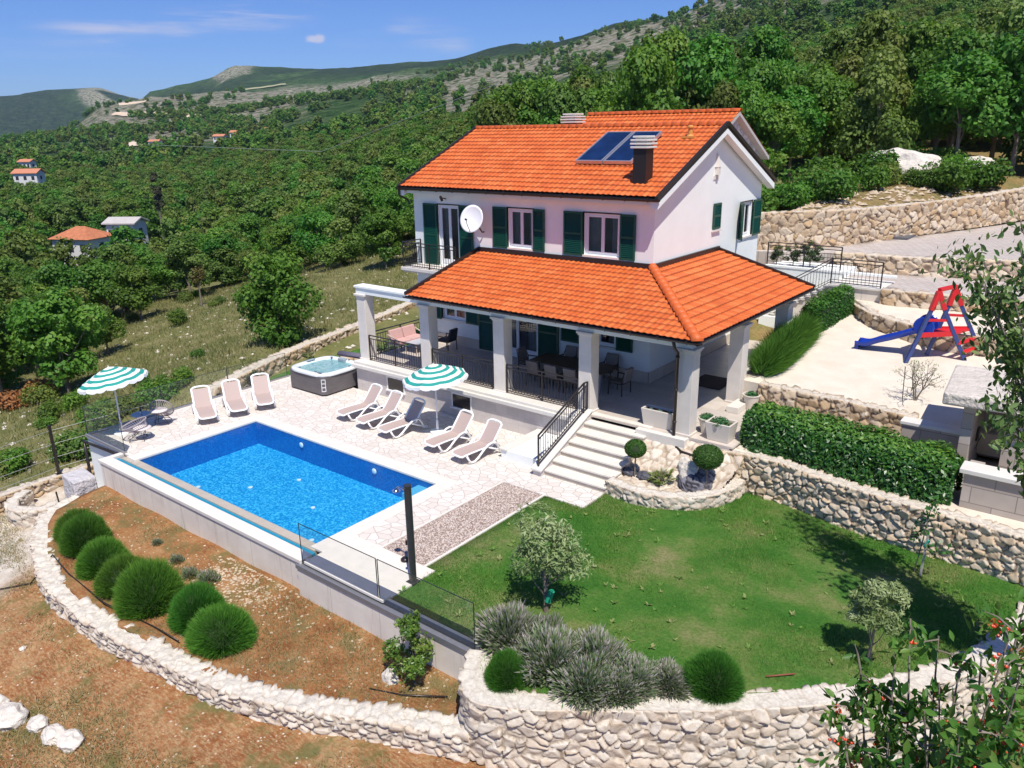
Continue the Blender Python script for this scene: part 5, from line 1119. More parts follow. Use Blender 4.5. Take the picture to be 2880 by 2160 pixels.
def _addc():
    global NEAR
    E=[(3.2,21,.9),(3.2,24,1.7),(3.5,28,2.2),(3.5,33,3.1),(4.5,40,4.2),(6,48,4.6),(8,25,2),(9,35,3.6),(-9,40,3.7),(-4,45,3.7),(-10,38.5,3.7),(-6,40,3.6),(-3,52,3.7),(-1,57,3.8),(0,44,3.4),(1.5,42,3.2),(-7.2,45,3.9),(-5.8,50,3.9)]
    for a in list(range(-60,-8,10))+list(range(14,96,6)):
        for r in (66,76):
            px=np.interp(-a,-np.array([88,70.1,64.4,58.2,51.4,44.3,36.9,29.7,22.7,16.1,10.2,6.9,-12]),[-900,0,300,600,900,1200,1500,1800,2100,2400,2700,2880,3800]);z=[np.interp(r,DD,TB[k]) for k in _k];E.append((-math.sin(math.radians(a))*r,math.cos(math.radians(a))*r,float(np.interp(px,_k,z))))
    NEAR=np.vstack([NEAR,np.array(E)])
_addc()
def _rbf():
    P=NEAR[:,:2];n=len(P);r=np.linalg.norm(P[:,None]-P[None],axis=2);K=np.where(r>0,r*r*np.log(r+1e-9),0)+np.eye(n)*.4
    A=np.zeros((n+3,n+3));A[:n,:n]=K;A[:n,n]=1;A[:n,n+1:]=P;A[n,:n]=1;A[n+1:,:n]=P.T
    return np.linalg.solve(A,np.r_[NEAR[:,2],0,0,0])
_W=_rbf()
def _pchip_like(t,Y):
    return Y
def ground(x,y,detail=True):
    x=np.atleast_1d(np.asarray(x,float));y=np.atleast_1d(np.asarray(y,float))
    d=np.hypot(x,y);az=np.degrees(np.arctan2(-x,y));az=np.clip(az,_az[0],_az[-1])
    i=np.clip(np.searchsorted(_az,az)-1,0,len(_az)-2);ta=(az-_az[i])/(_az[i+1]-_az[i]);ta=ta*ta*(3-2*ta)*.5+ta*.5
    L=np.log(DD);ld=np.log(np.clip(d,30,5000));j=np.clip(np.searchsorted(L,ld)-1,0,len(L)-2);td=(ld-L[j])/(L[j+1]-L[j])
    def col(ii):
        p0=_T[ii,np.maximum(j-1,0)];p1=_T[ii,j];p2=_T[ii,j+1];p3=_T[ii,np.minimum(j+2,len(L)-1)]
        m1=(p2-p0)*.5;m2=(p3-p1)*.5
        return (2*td**3-3*td**2+1)*p1+(td**3-2*td**2+td)*m1+(-2*td**3+3*td**2)*p2+(td**3-td**2)*m2
    far=col(i)*(1-ta)+col(i+1)*ta
    P=np.stack([x,y],1);r=np.linalg.norm(P[:,None]-NEAR[None,:,:2],axis=2);K=r*r*np.log(r+1e-9);n=len(NEAR)
    near=K@_W[:n]+_W[n]+P@_W[n+1:]
    w=smooth(46,66,np.hypot(x+8,y-8));near=np.where(w>=1,0,near);z=near*(1-w)+far*w
    if detail:
        Q=np.stack([x,y,0*x],1);z=z+w*(fbm(Q/26,3,71)-.5)*2.2*smooth(60,200,d)+smooth(300,900,d)*(fbm(Q/140,5,81)-.5)*26
        z=z+ (fbm(Q/2.3,3,91)-.5)*.12
    return z
def gz(x,y): return float(ground(x,y)[0])
def terrain_mat():
    t=NT('hillside_ground');p=t.pos();s=t.n('ShaderNodeSeparateXYZ');t.l(p,s.inputs[0])
    d=t.n('ShaderNodeVectorMath');d.operation='LENGTH';t.l(t.mapv(p,(1,1,0)),d.inputs[0]);D=d.outputs['Value']
    a=t.n('ShaderNodeVertexColor');a.layer_name='vc';m=t.n('ShaderNodeSeparateColor');t.l(a.outputs[0],m.inputs[0])
    # meadow
    n=t.noise(p,.35,7,.65);g=t.ramp(n,[(.3,(.12,.135,.04)),(.5,(.21,.20,.08)),(.62,(.27,.235,.115)),(.75,(.34,.29,.17))])
    g=t.mix(t.ramp(t.noise(p,3.5,5,.75),[(.35,.5),(.65,0)]),g,(.05,.065,.018))
    st=t.math('MULTIPLY',t.ramp(t.vor(p,1.9,'F1'),[(.10,1),(.17,0)]),t.ramp(t.noise(p,.16,3),[(.48,0),(.6,1)]));g=t.mix(st,g,(.6,.56,.5))
    # dry soil in front: r
    n2=t.noise(p,1.1,7,.7);so=t.ramp(n2,[(.34,(.21,.07,.025)),(.5,(.31,.135,.055)),(.66,(.41,.235,.115))])
    v3=t.noise(t.mapv(p,(1,3,1),(0,0,.5)),7,6,.75);so=t.mix(t.ramp(v3,[(.45,0),(.62,.7)]),so,(.46,.34,.18));so=t.mix(t.ramp(t.noise(p,9,6,.8),[(.36,.55),(.5,0)]),so,(.12,.055,.025))
    so=t.mix(t.ramp(t.noise(p,.9,5,.7),[(.5,0),(.64,.8)]),so,(.12,.13,.045))
    pb=t.ramp(t.vor(p,7,'F1'),[(.12,1),(.2,0)]);so=t.mix(t.math('MULTIPLY',pb,t.ramp(t.noise(p,1.7,4),[(.5,0),(.58,1)])),so,(.66,.56,.44))
    # white limestone dust: b
    wd=t.ramp(t.noise(p,2.2,6,.7),[(.35,(.44,.37,.29)),(.65,(.68,.62,.54))])
    c=t.mix(m.outputs[0],g,so);c=t.mix(m.outputs[2],c,wd)
    # far hills: scrub with bare karst
    big=t.noise(p,.011,6,.6);mid=t.noise(p,.06,6,.7)
    scrub=t.ramp(t.noise(p,.055,8,.85),[(.40,(.018,.055,.012)),(.50,(.06,.135,.032)),(.60,(.15,.20,.075))])
    rock=t.ramp(t.noise(p,.07,8,.88),[(.38,(.12,.13,.06)),(.48,(.36,.33,.23)),(.62,(.60,.55,.45))])
    tr=t.ramp(t.vor(p,.11,'F1'),[(.34,1),(.46,0)])
    rk=t.ramp(t.math('ADD',t.math('MULTIPLY',mid,.55),t.math('MULTIPLY',m.outputs[1],.62)),[(.40,0),(.54,1)])
    f=t.mix(rk,scrub,t.mix(tr,rock,scrub))
    fw=t.n('ShaderNodeMapRange');t.l(D,fw.inputs[0]);fw.inputs[1].default_value=90;fw.inputs[2].default_value=170
    c=t.mix(fw.outputs[0],c,f)
    pine=t.n('ShaderNodeMapRange');t.l(a.outputs[1],pine.inputs[0]);pine.inputs[1].default_value=0;pine.inputs[2].default_value=1
    c=t.mix(pine.outputs[0],c,t.ramp(t.noise(p,.045,8,.9),[(.40,(.010,.028,.012)),(.52,(.035,.065,.026)),(.62,(.09,.12,.05))]))
    h=t.math('ADD',t.math('MULTIPLY',t.noise(p,6,5,.7),.4),t.math('MULTIPLY',v3,.3))
    b1=t.bump(h,.6,.06);fh=t.noise(p,.12,6,.8);b2=t.bump(t.math('MULTIPLY',fh,fw.outputs[0]),1.0,9.0,b1)
    t.bsdf(c,.95,b2,spec=.08);return t.m
def rowof(x,y,z):
    # elevation row in the photo frame, used only to decide where the bare rock bands lie on the hills
    d=np.hypot(x,y);return (z-10)/d
def inpoly(x,y,P):
    P=np.array(P);r=np.zeros(len(x),bool);n=len(P)
    for i in range(n):
        a,b=P[i],P[(i+1)%n];c=((a[1]>y)!=(b[1]>y))&(x<(b[0]-a[0])*(y-a[1])/(b[1]-a[1]+1e-12)+a[0]);r^=c
    return r
CLAMP=[([(-19,33.2),(-13.3,35.5),(-11.0,36.5),(1,36.5),(3,39),(6,50),(0,62),(-4.4,58),(-5.8,53.6),(-7.2,50),(-8.6,46.6),(-10.0,43.2),(-11.1,40.6),(-11.9,38.8),(-14.0,36.8),(-19,33.5)],4.1),
 ([(-9.9,36.8),(-9.9,33),(1,33.3),(1,38)],3.3),([(-9.6,24.2),(1.5,23.4),(1.5,31),(-9.3,32.8)],1.5),([(-27.7,10.9),(-9,10.4),(-.5,18),(-.5,20),(-8,24),(-13,24.1),(-24,24.1),(-27.7,23.3)],-.7)]
def make_terrain():
    az=np.radians(np.r_[np.arange(-60,-6,3),np.arange(-6,84,.4),np.arange(84,120,3)]);
    rr=np.r_[np.arange(3,12,.9),np.arange(12,45,.45),np.exp(np.linspace(math.log(45),math.log(5200),230))]
    A,R=np.meshgrid(az,rr);x=-np.sin(A)*R;y=np.cos(A)*R
    z=np.concatenate([ground(x.ravel()[i:i+20000],y.ravel()[i:i+20000]) for i in range(0,x.size,20000)]).reshape(x.shape)
    X,Y,Z=x.ravel(),y.ravel(),z.ravel();d=np.hypot(X,Y);adeg=np.degrees(A.ravel())
    for poly,zm in CLAMP:
        k=inpoly(X,Y,poly);Z[k]=np.minimum(Z[k],zm)
    soil=smooth(-33,-28.6,X)*(1-smooth(9.0,12.0,Y-.35*np.clip(-24-X,0,9)*0))
    soil=np.where((X<-28.9)&(Y>7),0,soil)*np.where(Y<22,1,0)
    back=smooth(30,33,Y)*smooth(-20,-14,X)*(1-smooth(95,110,d))*.45   # stony bank over the driveway wall
    soil=np.maximum(soil,back)
    dust=smooth(-23.6,-25.2,X)*0
    dust=np.clip((-22.6-X)/1.5,0,1)*np.clip((X+29)/.6,0,1)*np.clip((12-Y)/1,0,1)*np.clip((Y-4.4)/1.2,0,1)*np.where(Y>7.6-(X+23)*.2+.2,np.where(X>-25.2,0,1),1)
    Q=np.stack([X,Y,0*X],1);el=(Z-10)/d
    # bare limestone mask and pine mask by bearing and distance
    px=np.interp(-adeg,-np.array([88,70.1,64.4,58.2,51.4,44.3,36.9,29.7,22.7,16.1,10.2,6.9,-12]),[-900,0,300,600,900,1200,1500,1800,2100,2400,2700,2880,3800])
    n=fbm(Q/90,4,33)
    r=smooth(.0,1,np.exp(-((d-900)/350)**2)*smooth(1000,1350,px))*1.0*(1-smooth(2350,2800,px))+.9*np.exp(-((d-1150)/260)**2)*np.exp(-((px-600)/230)**2)+.7*np.exp(-((d-520)/140)**2)*np.exp(-((px-1250)/190)**2)
    r=r+.75*np.exp(-((d-1400)/300)**2)*np.exp(-((px-950)/250)**2)+1.1*np.exp(-((d-3350)/260)**2)*np.exp(-((px-330)/110)**2)+1.3*np.exp(-((d-2480)/160)**2)*np.exp(-((px-670)/45)**2)
    r=r+.85*np.exp(-((d-950)/330)**2)*np.exp(-((px-520)/330)**2)
    r=np.clip(r*(.85+.9*(n-.5)),0,1);cliff=np.clip(1.6*np.exp(-((d-2430)/190)**2)*np.exp(-((px-675)/48)**2),0,1)+np.clip(1.5*np.exp(-((d-3300)/330)**2)*np.exp(-((px-330)/85)**2)*(n>.40),0,1);r=np.maximum(r,cliff)
    pine=smooth(2300,2700,d)*(px<430)*(1-.9*np.clip(1.3*np.exp(-((px-330)/100)**2)*smooth(3000,3300,d)*(n>.42),0,1))
    band=smooth(0,.12,.16-np.abs((d-np.interp(px,[430,900,1440,1800,2100,2500],[2150,2150,1500,1180,960,800]))/np.interp(px,[430,900,1440,2100],[2150,2150,1500,960]))*.9)*(px>420)
    pine=np.maximum(pine,band*smooth(.36,.5,n+.1)*.95)
    pine=pine*(1-np.clip(cliff,0,1));cols=np.stack([soil,r*(1-pine),dust,pine],1)
    nr,na=x.shape;i=np.arange((nr-1)*(na-1));b=(i//(na-1))*na+i%(na-1);F=np.stack([b,b+na,b+na+1,b+1],1)
    me=np_mesh('hillside_terrain',np.stack([X,Y,Z],1),F,terrain_mat(),True,cols)
    return tag(link_mesh('hillside_terrain',me),kind='structure')
make_terrain()
def garden_bed():
    t=NT('red_garden_soil');p=t.pos();n2=t.noise(p,1.3,7,.7);c=t.ramp(n2,[(.34,(.20,.075,.027)),(.5,(.30,.135,.052)),(.68,(.40,.225,.105))])
    c=t.mix(t.ramp(t.noise(t.mapv(p,(1,3,1),(0,0,.4)),8,6,.75),[(.5,0),(.68,.5)]),c,(.50,.38,.2))
    c=t.mix(t.ramp(t.noise(p,1.2,5,.7),[(.5,0),(.62,.75)]),c,(.15,.14,.055))
    pb=t.ramp(t.vor(p,8,'F1'),[(.12,1),(.2,0)]);c=t.mix(t.math('MULTIPLY',pb,t.ramp(t.noise(p,1.5,4),[(.5,0),(.6,.7)])),c,(.56,.45,.33))
    t.bsdf(c,.95,t.bump(t.math('ADD',t.noise(p,9,5,.7),t.math('MULTIPLY',pb,.6)),.8,.06),spec=.1)
    zf=lambda x,y:-.93-.27*min(1,max(0,(10.0-y)/2.6))+.30*max(0,(x+14)/5)*(1 if y<10 else 1)*.5*min(1,max(0,(10-y)/1.5))+.05*math.sin(x*2.1)*math.cos(y*2.7)
    sheet('garden_soil',[(-25.3,9.4),(-25.0,8.5),(-24.3,7.95),(-22.8,7.3),(-21.1,6.82),(-19.2,6.7),(-17.5,6.75),(-16.07,6.95),(-14.6,7.05),(-13,7.35),(-11.6,7.8),(-10.3,8.35),(-8.95,8.8),(-9.0,9.6),(-9.2,10.05),(-14.85,10.3),(-25.2,10.4)],zf,t.m,.22,.5)
    return zf
bedz=garden_bed()
# lawn
def lawn_m():
    t=NT('mown_lawn');p=t.pos();n=t.noise(p,.55,6,.65);c=t.ramp(n,[(.36,(.055,.185,.024)),(.47,(.095,.23,.036)),(.56,(.18,.26,.065)),(.68,(.32,.30,.13))])
    c=t.mix(t.ramp(t.noise(p,14,5,.75),[(.35,.5),(.65,0)]),c,(.018,.055,.008));t.bsdf(c,.9,t.bump(t.noise(p,45,4,.7),.9,.04),spec=.15);return t.m
LAWNP=[(-9.05,10.3),(-8.75,9.75),(-8.3,9.35),(-7.55,9.6),(-6.7,10.2),(-5.45,11.15),(-4.5,11.9),(-3.45,12.85),(-2.45,14),(-1.6,15.3),(-.95,16.8),(-.6,18.6),(-.5,19.5),(-2,19.7),(-3.5,19.85),(-5.4,20.1),(-6.6,20.4),(-7.8,20.5),(-7.9,19.3),(-8.3,18.5),(-8.95,18.0),(-9.7,17.8),(-10.9,17.9),(-10.82,17.2),(-10.85,16.62),(-12.15,16.6),(-12.15,11.75),(-11.9,11.7),(-11.86,10.36),(-9.2,10.36)]
sheet('lawn',LAWNP,lambda x,y:-.03+.02*math.sin(x*1.3)*math.cos(y*1.1)+(.05 if 12<y<18 and -9<x<-3 else 0)*.5,lawn_m(),.35,.3)
def inpoly(x,y,P):
    P=np.array(P);r=np.zeros(len(x),bool);n=len(P)
    for i in range(n):
        a,b=P[i],P[(i+1)%n];c=((a[1]>y)!=(b[1]>y))&(x<(b[0]-a[0])*(y-a[1])/(b[1]-a[1]+1e-12)+a[0]);r^=c
    return r
def blades(n,xs,ys,zs,h,w,spread,rng,tone):
    """thin grass blades: two triangles each"""
    th=rng.uniform(0,2*np.pi,n);hh=h*rng.uniform(.5,1.3,n);lean=rng.uniform(0,spread,n);ph=rng.uniform(0,2*np.pi,n)
    b=np.stack([xs,ys,zs],1);s=np.stack([np.cos(th)*w,np.sin(th)*w,0*th],1);top=b+np.stack([np.cos(ph)*lean*hh,np.sin(ph)*lean*hh,hh],1)
    V=np.stack([b-s,b+s,top],1).reshape(-1,3);F=np.arange(3*n).reshape(-1,3);c=np.repeat(tone,3)
    return V,F,np.stack([c,c,c],1)
GRASSM=leafmat('grass_blades',[(.055,.20,.022),(.10,.26,.034),(.20,.31,.07),(.36,.34,.15)],.7,.3,0)
rg=np.random.default_rng(5)
def lawn_blades():
    n=190000;x=rg.uniform(-12.2,-.5,n);y=rg.uniform(9.3,20.5,n);k=inpoly(x,y,LAWNP);x,y=x[k],y[k]
    f=fbm(np.stack([x*.9,y*.9,0*x],1),4,3);t=np.clip((f-.35)*2.2+rg.normal(0,.12,len(x)),0,1)
    V,F,c=blades(len(x),x,y,0*x-.04,.05+.03*(f>.5),.007,.8,rg,t);me=np_mesh('lawn_grass',V,F,GRASSM,False,c)
    tag(link_mesh('lawn_grass',me),'short green blades of the lawn grass','grass',kind='stuff')
lawn_blades()
def lawn_weeds():
    n=170;x=rg.uniform(-12,-.8,n);y=rg.uniform(10.5,19.5,n);k=inpoly(x,y,LAWNP);x,y=x[k],y[k];V=[];F=[];C=[]
    for a,b in zip(x,y):
        q=rg.uniform(.5,1.2);t=rg.uniform(.5,1)
        for j in range(rg.integers(5,10)):
            th=rg.uniform(0,6.28);L=.10*q*rg.uniform(.6,1.2);d=np.array([math.cos(th),math.sin(th),rg.uniform(.2,.9)]);s=np.array([-math.sin(th),math.cos(th),0])*.018*q;p=np.array([a,b,0.0]);i0=len(V)
            V+=[p,p+d*L*.55+s,p+d*L,p+d*L*.55-s];F.append((i0,i0+1,i0+2,i0+3));C+=[t]*4
    C=np.array(C);tag(link_mesh('lawn_weeds',np_mesh('lawn_weeds',np.array(V),np.array(F),GRASSM,False,np.stack([C,C,C],1))),'broad leaved weeds dotted over the lawn','weeds',kind='stuff')
lawn_weeds()
def tufts(name,label,n,region,h,zfun,mat,cat='grass',mask=None,per=14,rad=.12,w=.008,spread=.9):
    x=rg.uniform(region[0],region[2],n);y=rg.uniform(region[1],region[3],n)
    if mask is not None: k=mask(x,y);x,y=x[k],y[k]
    z=zfun(x,y);q=rg.uniform(.5,1.3,len(x));tn=rg.uniform(0,1,len(x))
    X=np.repeat(x,per)+rg.normal(0,rad,len(x)*per);Y=np.repeat(y,per)+rg.normal(0,rad,len(x)*per);Z=np.repeat(z,per)-.02
    V,F,c=blades(len(X),X,Y,Z,h*np.repeat(q,per),w,spread,rg,np.clip(np.repeat(tn,per)+rg.normal(0,.1,len(X)),0,1))
    tag(link_mesh(name,np_mesh(name,V,F,mat,False,c)),label,cat,kind='stuff')
DRY=leafmat('dry_grass',[(.32,.24,.12),(.42,.33,.18),(.24,.22,.09),(.10,.13,.04)],.8,.2,0)
MEAD=leafmat('meadow_grass',[(.10,.145,.035),(.18,.20,.065),(.28,.255,.11),(.40,.34,.18)],.8,.25,0)
tufts('dry_grass','dry straw coloured grass on the red soil in the foreground',16000,(-30,1.5,-2,8.8),.10,lambda x,y:ground(x,y),DRY,per=12,rad=.16,w=.010,spread=1.6,mask=lambda x,y:(y<8.4-.0*x)&(fbm(np.stack([x,y,0*x],1)*.8,3,9)>.45)&(y<np.interp(x,[-30,-24,-19,-14,-10,-8,-5,-2],[9,7.4,6.2,6.5,7.8,8.0,9.3,13])-.2))
tufts('weeds','tufts of dry grass on the garden bed below the pool wall',3600,(-24.5,7,-9.3,10),.09,lambda x,y:np.array([bedz(a,b) for a,b in zip(x,y)]),DRY,mask=lambda x,y:(y>np.interp(x,[-25,-21,-17,-13,-9],[8.4,6.9,6.9,7.5,9.0])+.3)&(x>-16)|((fbm(np.stack([x,y,0*x],1)*.9,3,4)>.6)&(y>np.interp(x,[-25,-21,-17,-13,-9],[8.4,6.9,6.9,7.5,9.0])+.3)))
tufts('meadow_grass','rough olive grass of the meadow slope on the left',26000,(-75,6,-20,60),.22,lambda x,y:ground(x,y),MEAD,mask=lambda x,y:((x<-29.3-(y-18)*.22*(y>18)))&(np.hypot(x,y)<85),per=9,rad=.25,w=.02,spread=1.0)
WFL=simple('white_flower_heads',(.8,.8,.74),.8)
def scatter_stones(name,label,n,fn,mat,smin,smax,seed,zf,flat=.6,cat='stones',kind='stuff'):
    r=np.random.default_rng(seed);m=MB();base=[(0,0,1),(1,0,.1),(.3,.95,.15),(-.8,.6,.1),(-.8,-.6,.05),(.3,-.95,.1)]
    for _ in range(n):
        x,y=fn(r);s=r.uniform(smin,smax);a=r.uniform(0,6.28);z=zf(x,y);vs=[]
        for bx,by,bz in base:
            k=s*r.uniform(.7,1.25);vs.append((x+k*(bx*math.cos(a)-by*math.sin(a)),y+k*(bx*math.sin(a)+by*math.cos(a)),z+k*bz*flat))
        m.add(vs,[(0,1,2),(0,2,3),(0,3,4),(0,4,5),(0,5,1)])
    return tag(m.build(name,mat),label,cat,kind=kind)
LIMEB=simple('tan_rubble',(.50,.39,.27),.9,var=.25,scale=9)
LIME=simple('limestone_rubble',(.62,.555,.47),.9,var=.2,scale=9,bump=.5,bscale=20,bdist=.02)
scatter_stones('soil_stones','small pale stones scattered over the garden bed below the pool',420,lambda r:((lambda x:(x,r.uniform(np.interp(x,[-25,-21,-17,-13,-9],[8.7,7.2,7.2,7.8,9.2]),10.0)))(r.uniform(-24.8,-9.5))),LIMEB,.012,.04,3,lambda x,y:bedz(x,y))
scatter_stones('bank_stones','heap of pale stones under the middle of the pool wall',520,lambda r:(r.normal(-16.6,.9),min(9.98,r.normal(9.4,.4))),LIMEB,.018,.05,4,lambda x,y:bedz(x,y))
scatter_stones('foreground_stones','small pale stones on the dry soil in the foreground',700,lambda r:(r.uniform(-28,-4),r.uniform(2,8)),LIMEB,.01,.035,5,lambda x,y:gz(x,y))
scatter_stones('meadow_stones','white stones scattered over the meadow slope',520,lambda r:(lambda d,a:(-math.sin(a)*d,math.cos(a)*d))(r.uniform(33,75),math.radians(r.uniform(46,74))),LIME,.04,.16,6,lambda x,y:gz(x,y))
scatter_stones('hillside_rubble','pale rocks strewn along the top of the driveway retaining wall',420,lambda r:(lambda t:(np.interp(t,[0,.3,.6,1],[-15,-12.2,-10,-6])+r.uniform(-3.4,-.6),np.interp(t,[0,.3,.6,1],[36.5,39.6,44.5,54])+r.uniform(-.5,2)))(r.uniform(0,1)),LIMEB,.06,.26,7,lambda x,y:gz(x,y))
def rock(label,loc,s,seed,name='boulder',sq=(1,.8,.6)):
    import bmesh
    bm=bmesh.new();bmesh.ops.create_icosphere(bm,subdivisions=4,radius=1);r=np.random.default_rng(seed);o=r.uniform(0,50)
    P=np.array([v.co[:] for v in bm.verts]);F1,F2,ID=voro(P*1.3+o,seed);h=.75+.5*F1+.25*fbm(P*3+o,3,seed)
    for v,k in zip(bm.verts,h): v.co=Vector((v.co.x*sq[0],v.co.y*sq[1],v.co.z*sq[2]))*k*s
    me=bpy.data.meshes.new(name);bm.to_mesh(me);bm.free();me.materials.append(BOULDER);return tag(link_mesh(name,me,loc=loc),label,'rock')
BOULDER=simple('white_limestone_boulder',(.66,.60,.52),.85,var=.14,scale=5,bump=.8,bscale=9,bdist=.05)
for i,(x,y,s_,lb) in enumerate([(-18.9,4.0,.42,'large white boulder at the left end of the boulder line in the lower left corner'),(-18.2,4.15,.30,'white boulder beside the largest one at the left frame edge'),(-17.45,4.2,.36,'flat white boulder in the lower left boulder line, left of the round one'),(-16.65,4.45,.22,'round white boulder in the middle of the lower left boulder line'),(-16.0,4.5,.24,'jagged white boulder second from the end of the lower left boulder line'),(-15.45,4.62,.26,'last white boulder at the lower right end of the boulder line'),
   (-10.75,9.2,.26,'upright white stone leaning beside the small laurel bush at the concrete wall'),(-19.6,5.3,.08,'single small pale stone on the dry grass near the boulder line')]):
    rock(lb,(x,y,gz(x,y)+s_*.25 if i!=6 else -1.0),s_,40+i,sq=(1,.8,.65) if i!=6 else (.7,.6,1))
for i,(x,y,s_,lb) in enumerate([(-12.6,54,1.5,'big pale boulder lying in front of the wood above the driveway'),(-9,56.5,1.0,'pale rock outcrop half hidden by bushes right of the big boulder')]):
    rock(lb,(x,y,gz(x,y)+.5),s_,60+i,sq=(1.3,.8,.7))
for i,(x,y,s_,lb) in enumerate([(-8.95,19.15,.36,'tall white rock standing in the flower bed left of the grey mosaic stone'),(-9.25,19.5,.3,'white rock behind the palm in the flower bed'),(-9.2,17.9+1.6,.2,'small white rock between palm and round topiary')]):
    rock(lb,(x,y,.55),s_,80+i,sq=(.7,.6,1))
m=MB();m.tube([(-24.5,5.2,gz(-24.5,5.2)+.02),(-22.4,6.6,gz(-22.4,6.6)+.05),(-22.3,7.25,-1.12),(-21.0,7.1,-1.16),(-18.8,7.0,-1.14),(-16.8,7.25,-1.14),(-15.8,7.3,-1.12)],.018,6);tag(m.build('hose',METAL,smooth=True),'thin black hose lying along the low wall beside the ball bushes','hose')
m=MB();m.tube([(-10.9,8.75,-.98),(-10.2,9.0,-.95),(-9.4,9.5,-.92)],.02,6);tag(m.build('branch',METAL,smooth=True),'thin dark branch on the soil by the stone wall corner','branch')
m=MB();m.tube([(-4.15,12.75,.04),(-3.75,13.15,.04)],.016,6);tag(m.build('brown_stick',simple('rusty',(.25,.08,.04),.7),smooth=True),'short reddish stick on the bare patch by the front wall','stick')
# ================================================================ foliage builders
def leaves(C,N,size,aspect,rng,droop=0):
    """kite shaped leaf per centre; C centres, N rough normals"""
    n=len(C);N=N+rng.normal(0,.55,(n,3));N/=np.linalg.norm(N,axis=1)[:,None]+1e-9
    R=rng.normal(0,1,(n,3));R[:,2]-=droop;U=R-N*(R*N).sum(1)[:,None];U/=np.linalg.norm(U,axis=1)[:,None]+1e-9;W=np.cross(N,U)
    s=size*rng.uniform(.6,1.35,n)[:,None];V=np.stack([C-U*s*.5,C+W*s*aspect*.5-U*s*.05,C+U*s*.5,C-W*s*aspect*.5-U*s*.05],1).reshape(-1,3)
    return V,np.arange(4*n).reshape(-1,4)
def crown_points(rng,n,lobes,shell=.55):
    """points through the volume of overlapping lobes (cx,cy,cz,rx,ry,rz)"""
    L=np.array(lobes);vol=L[:,3]*L[:,4]*L[:,5];k=rng.choice(len(L),n,p=vol**.8/(vol**.8).sum());d=rng.normal(0,1,(n,3));d/=np.linalg.norm(d,axis=1)[:,None]
    r=(shell+(1-shell)*rng.uniform(0,1,n)**.6)*(1+.10*rng.normal(0,1,n));P=L[k,:3]+d*L[k,3:6]*r[:,None];return P,d,k
def tree_mesh(name,seed,h,rad,n,mat,size=.26,nl=16,trunk=.16,low=.3,asp=.75,flat=.85,clump=True):
    rng=np.random.default_rng(seed);lobes=[]
    for i in range(nl):
        t=rng.uniform(0,1);z=h*(low+(1-low)*(.15+.75*t));rr=rad*(.35+.65*math.sin(math.pi*min(1,.25+t*.75)))*rng.uniform(.2,.85);a=rng.uniform(0,6.28);q=rad*rng.uniform(.26,.48)
        lobes.append((rr*math.cos(a),rr*math.sin(a),z,q,q,q*flat))
    P,D,k=crown_points(rng,n,lobes)
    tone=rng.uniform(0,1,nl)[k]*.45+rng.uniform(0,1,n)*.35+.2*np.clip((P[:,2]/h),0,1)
    nz=fbm(P*(1.6 if h>3 else 4.5)+seed,3,seed);keep=nz>(.40 if h>3 else .46);P,D,tone=P[keep],D[keep],tone[keep]
    D=D+np.array([0,0,.5]);V,F=leaves(P,D,size,asp,rng);c=np.repeat(np.clip(tone,0,1),4);crown=np_mesh(name+'_crown',V,F,mat,False,np.stack([c,c,c],1))
    m=MB();r0=trunk;lean=rng.uniform(-.25,.25,2)*h*.15;top=(lean[0],lean[1],h*.62);m.tube([(0,0,-.4),(lean[0]*.3,lean[1]*.3,h*.25),top],[r0,r0*.7,r0*.35],7)
    for L_ in lobes[::2]: 
        s0=rng.uniform(.3,.8);b=(lean[0]*s0,lean[1]*s0,h*.62*s0);m.tube([b,((b[0]+L_[0])*.5,(b[1]+L_[1])*.5,(b[2]+L_[2])*.5-.1),L_[:3]],[r0*.35,r0*.22,r0*.08],5)
    me=bpy.data.meshes.new(name+'_trunk');me.from_pydata(m.v,[],m.f);me.materials.append(BARK);me.update();return crown,me
BARK=simple('grey_bark',(.20,.165,.13),.9,var=.25,scale=6,bump=.5,bscale=15,bdist=.02)
OAK=leafmat('oak_leaves',[(.035,.115,.013),(.060,.165,.018),(.10,.225,.028),(.17,.28,.045)],.55,.32,.22)
OLV=leafmat('olive_green_leaves',[(.05,.11,.016),(.09,.16,.026),(.14,.21,.04),(.21,.25,.065)],.6,.3,.22)
lone=tree_mesh('lone',90,5.2,2.3,11000,OAK,.2,26,.15,.0)
protos=[tree_mesh('oak%d'%i,100+i,6.2,2.5,8600,OAK if i%3 else OLV,.24,20,.15,[.08,.22,.14][i%3]) for i in range(6)]
midp=[tree_mesh('mid%d'%i,180+i,6,2.7,2300,OAK if i%2 else OLV,.42,14,.15,.05,.8) for i in range(4)]
lowp=[tree_mesh('far%d'%i,200+i,6,2.7,620,OAK if i%2 else OLV,.85,12,.15,.1,.9) for i in range(4)]
def put_tree(pr,name,label,cat,x,y,s,rz,group=None,z=None,sz=1.0,trunkname='trunk'):
    z=gz(x,y) if z is None else z
    r=bpy.data.objects.new(name,None);COL.objects.link(r);r.location=(x,y,z-.1);r.rotation_euler=(0,0,rz);r.scale=(s,s,s*sz);tag(r,label,cat,group);ORG[r.name]=Vector(r.location)
    a=bpy.data.objects.new('crown',pr[0]);COL.objects.link(a);a.parent=r
    b=bpy.data.objects.new(trunkname,pr[1]);COL.objects.link(b);b.parent=r;return r
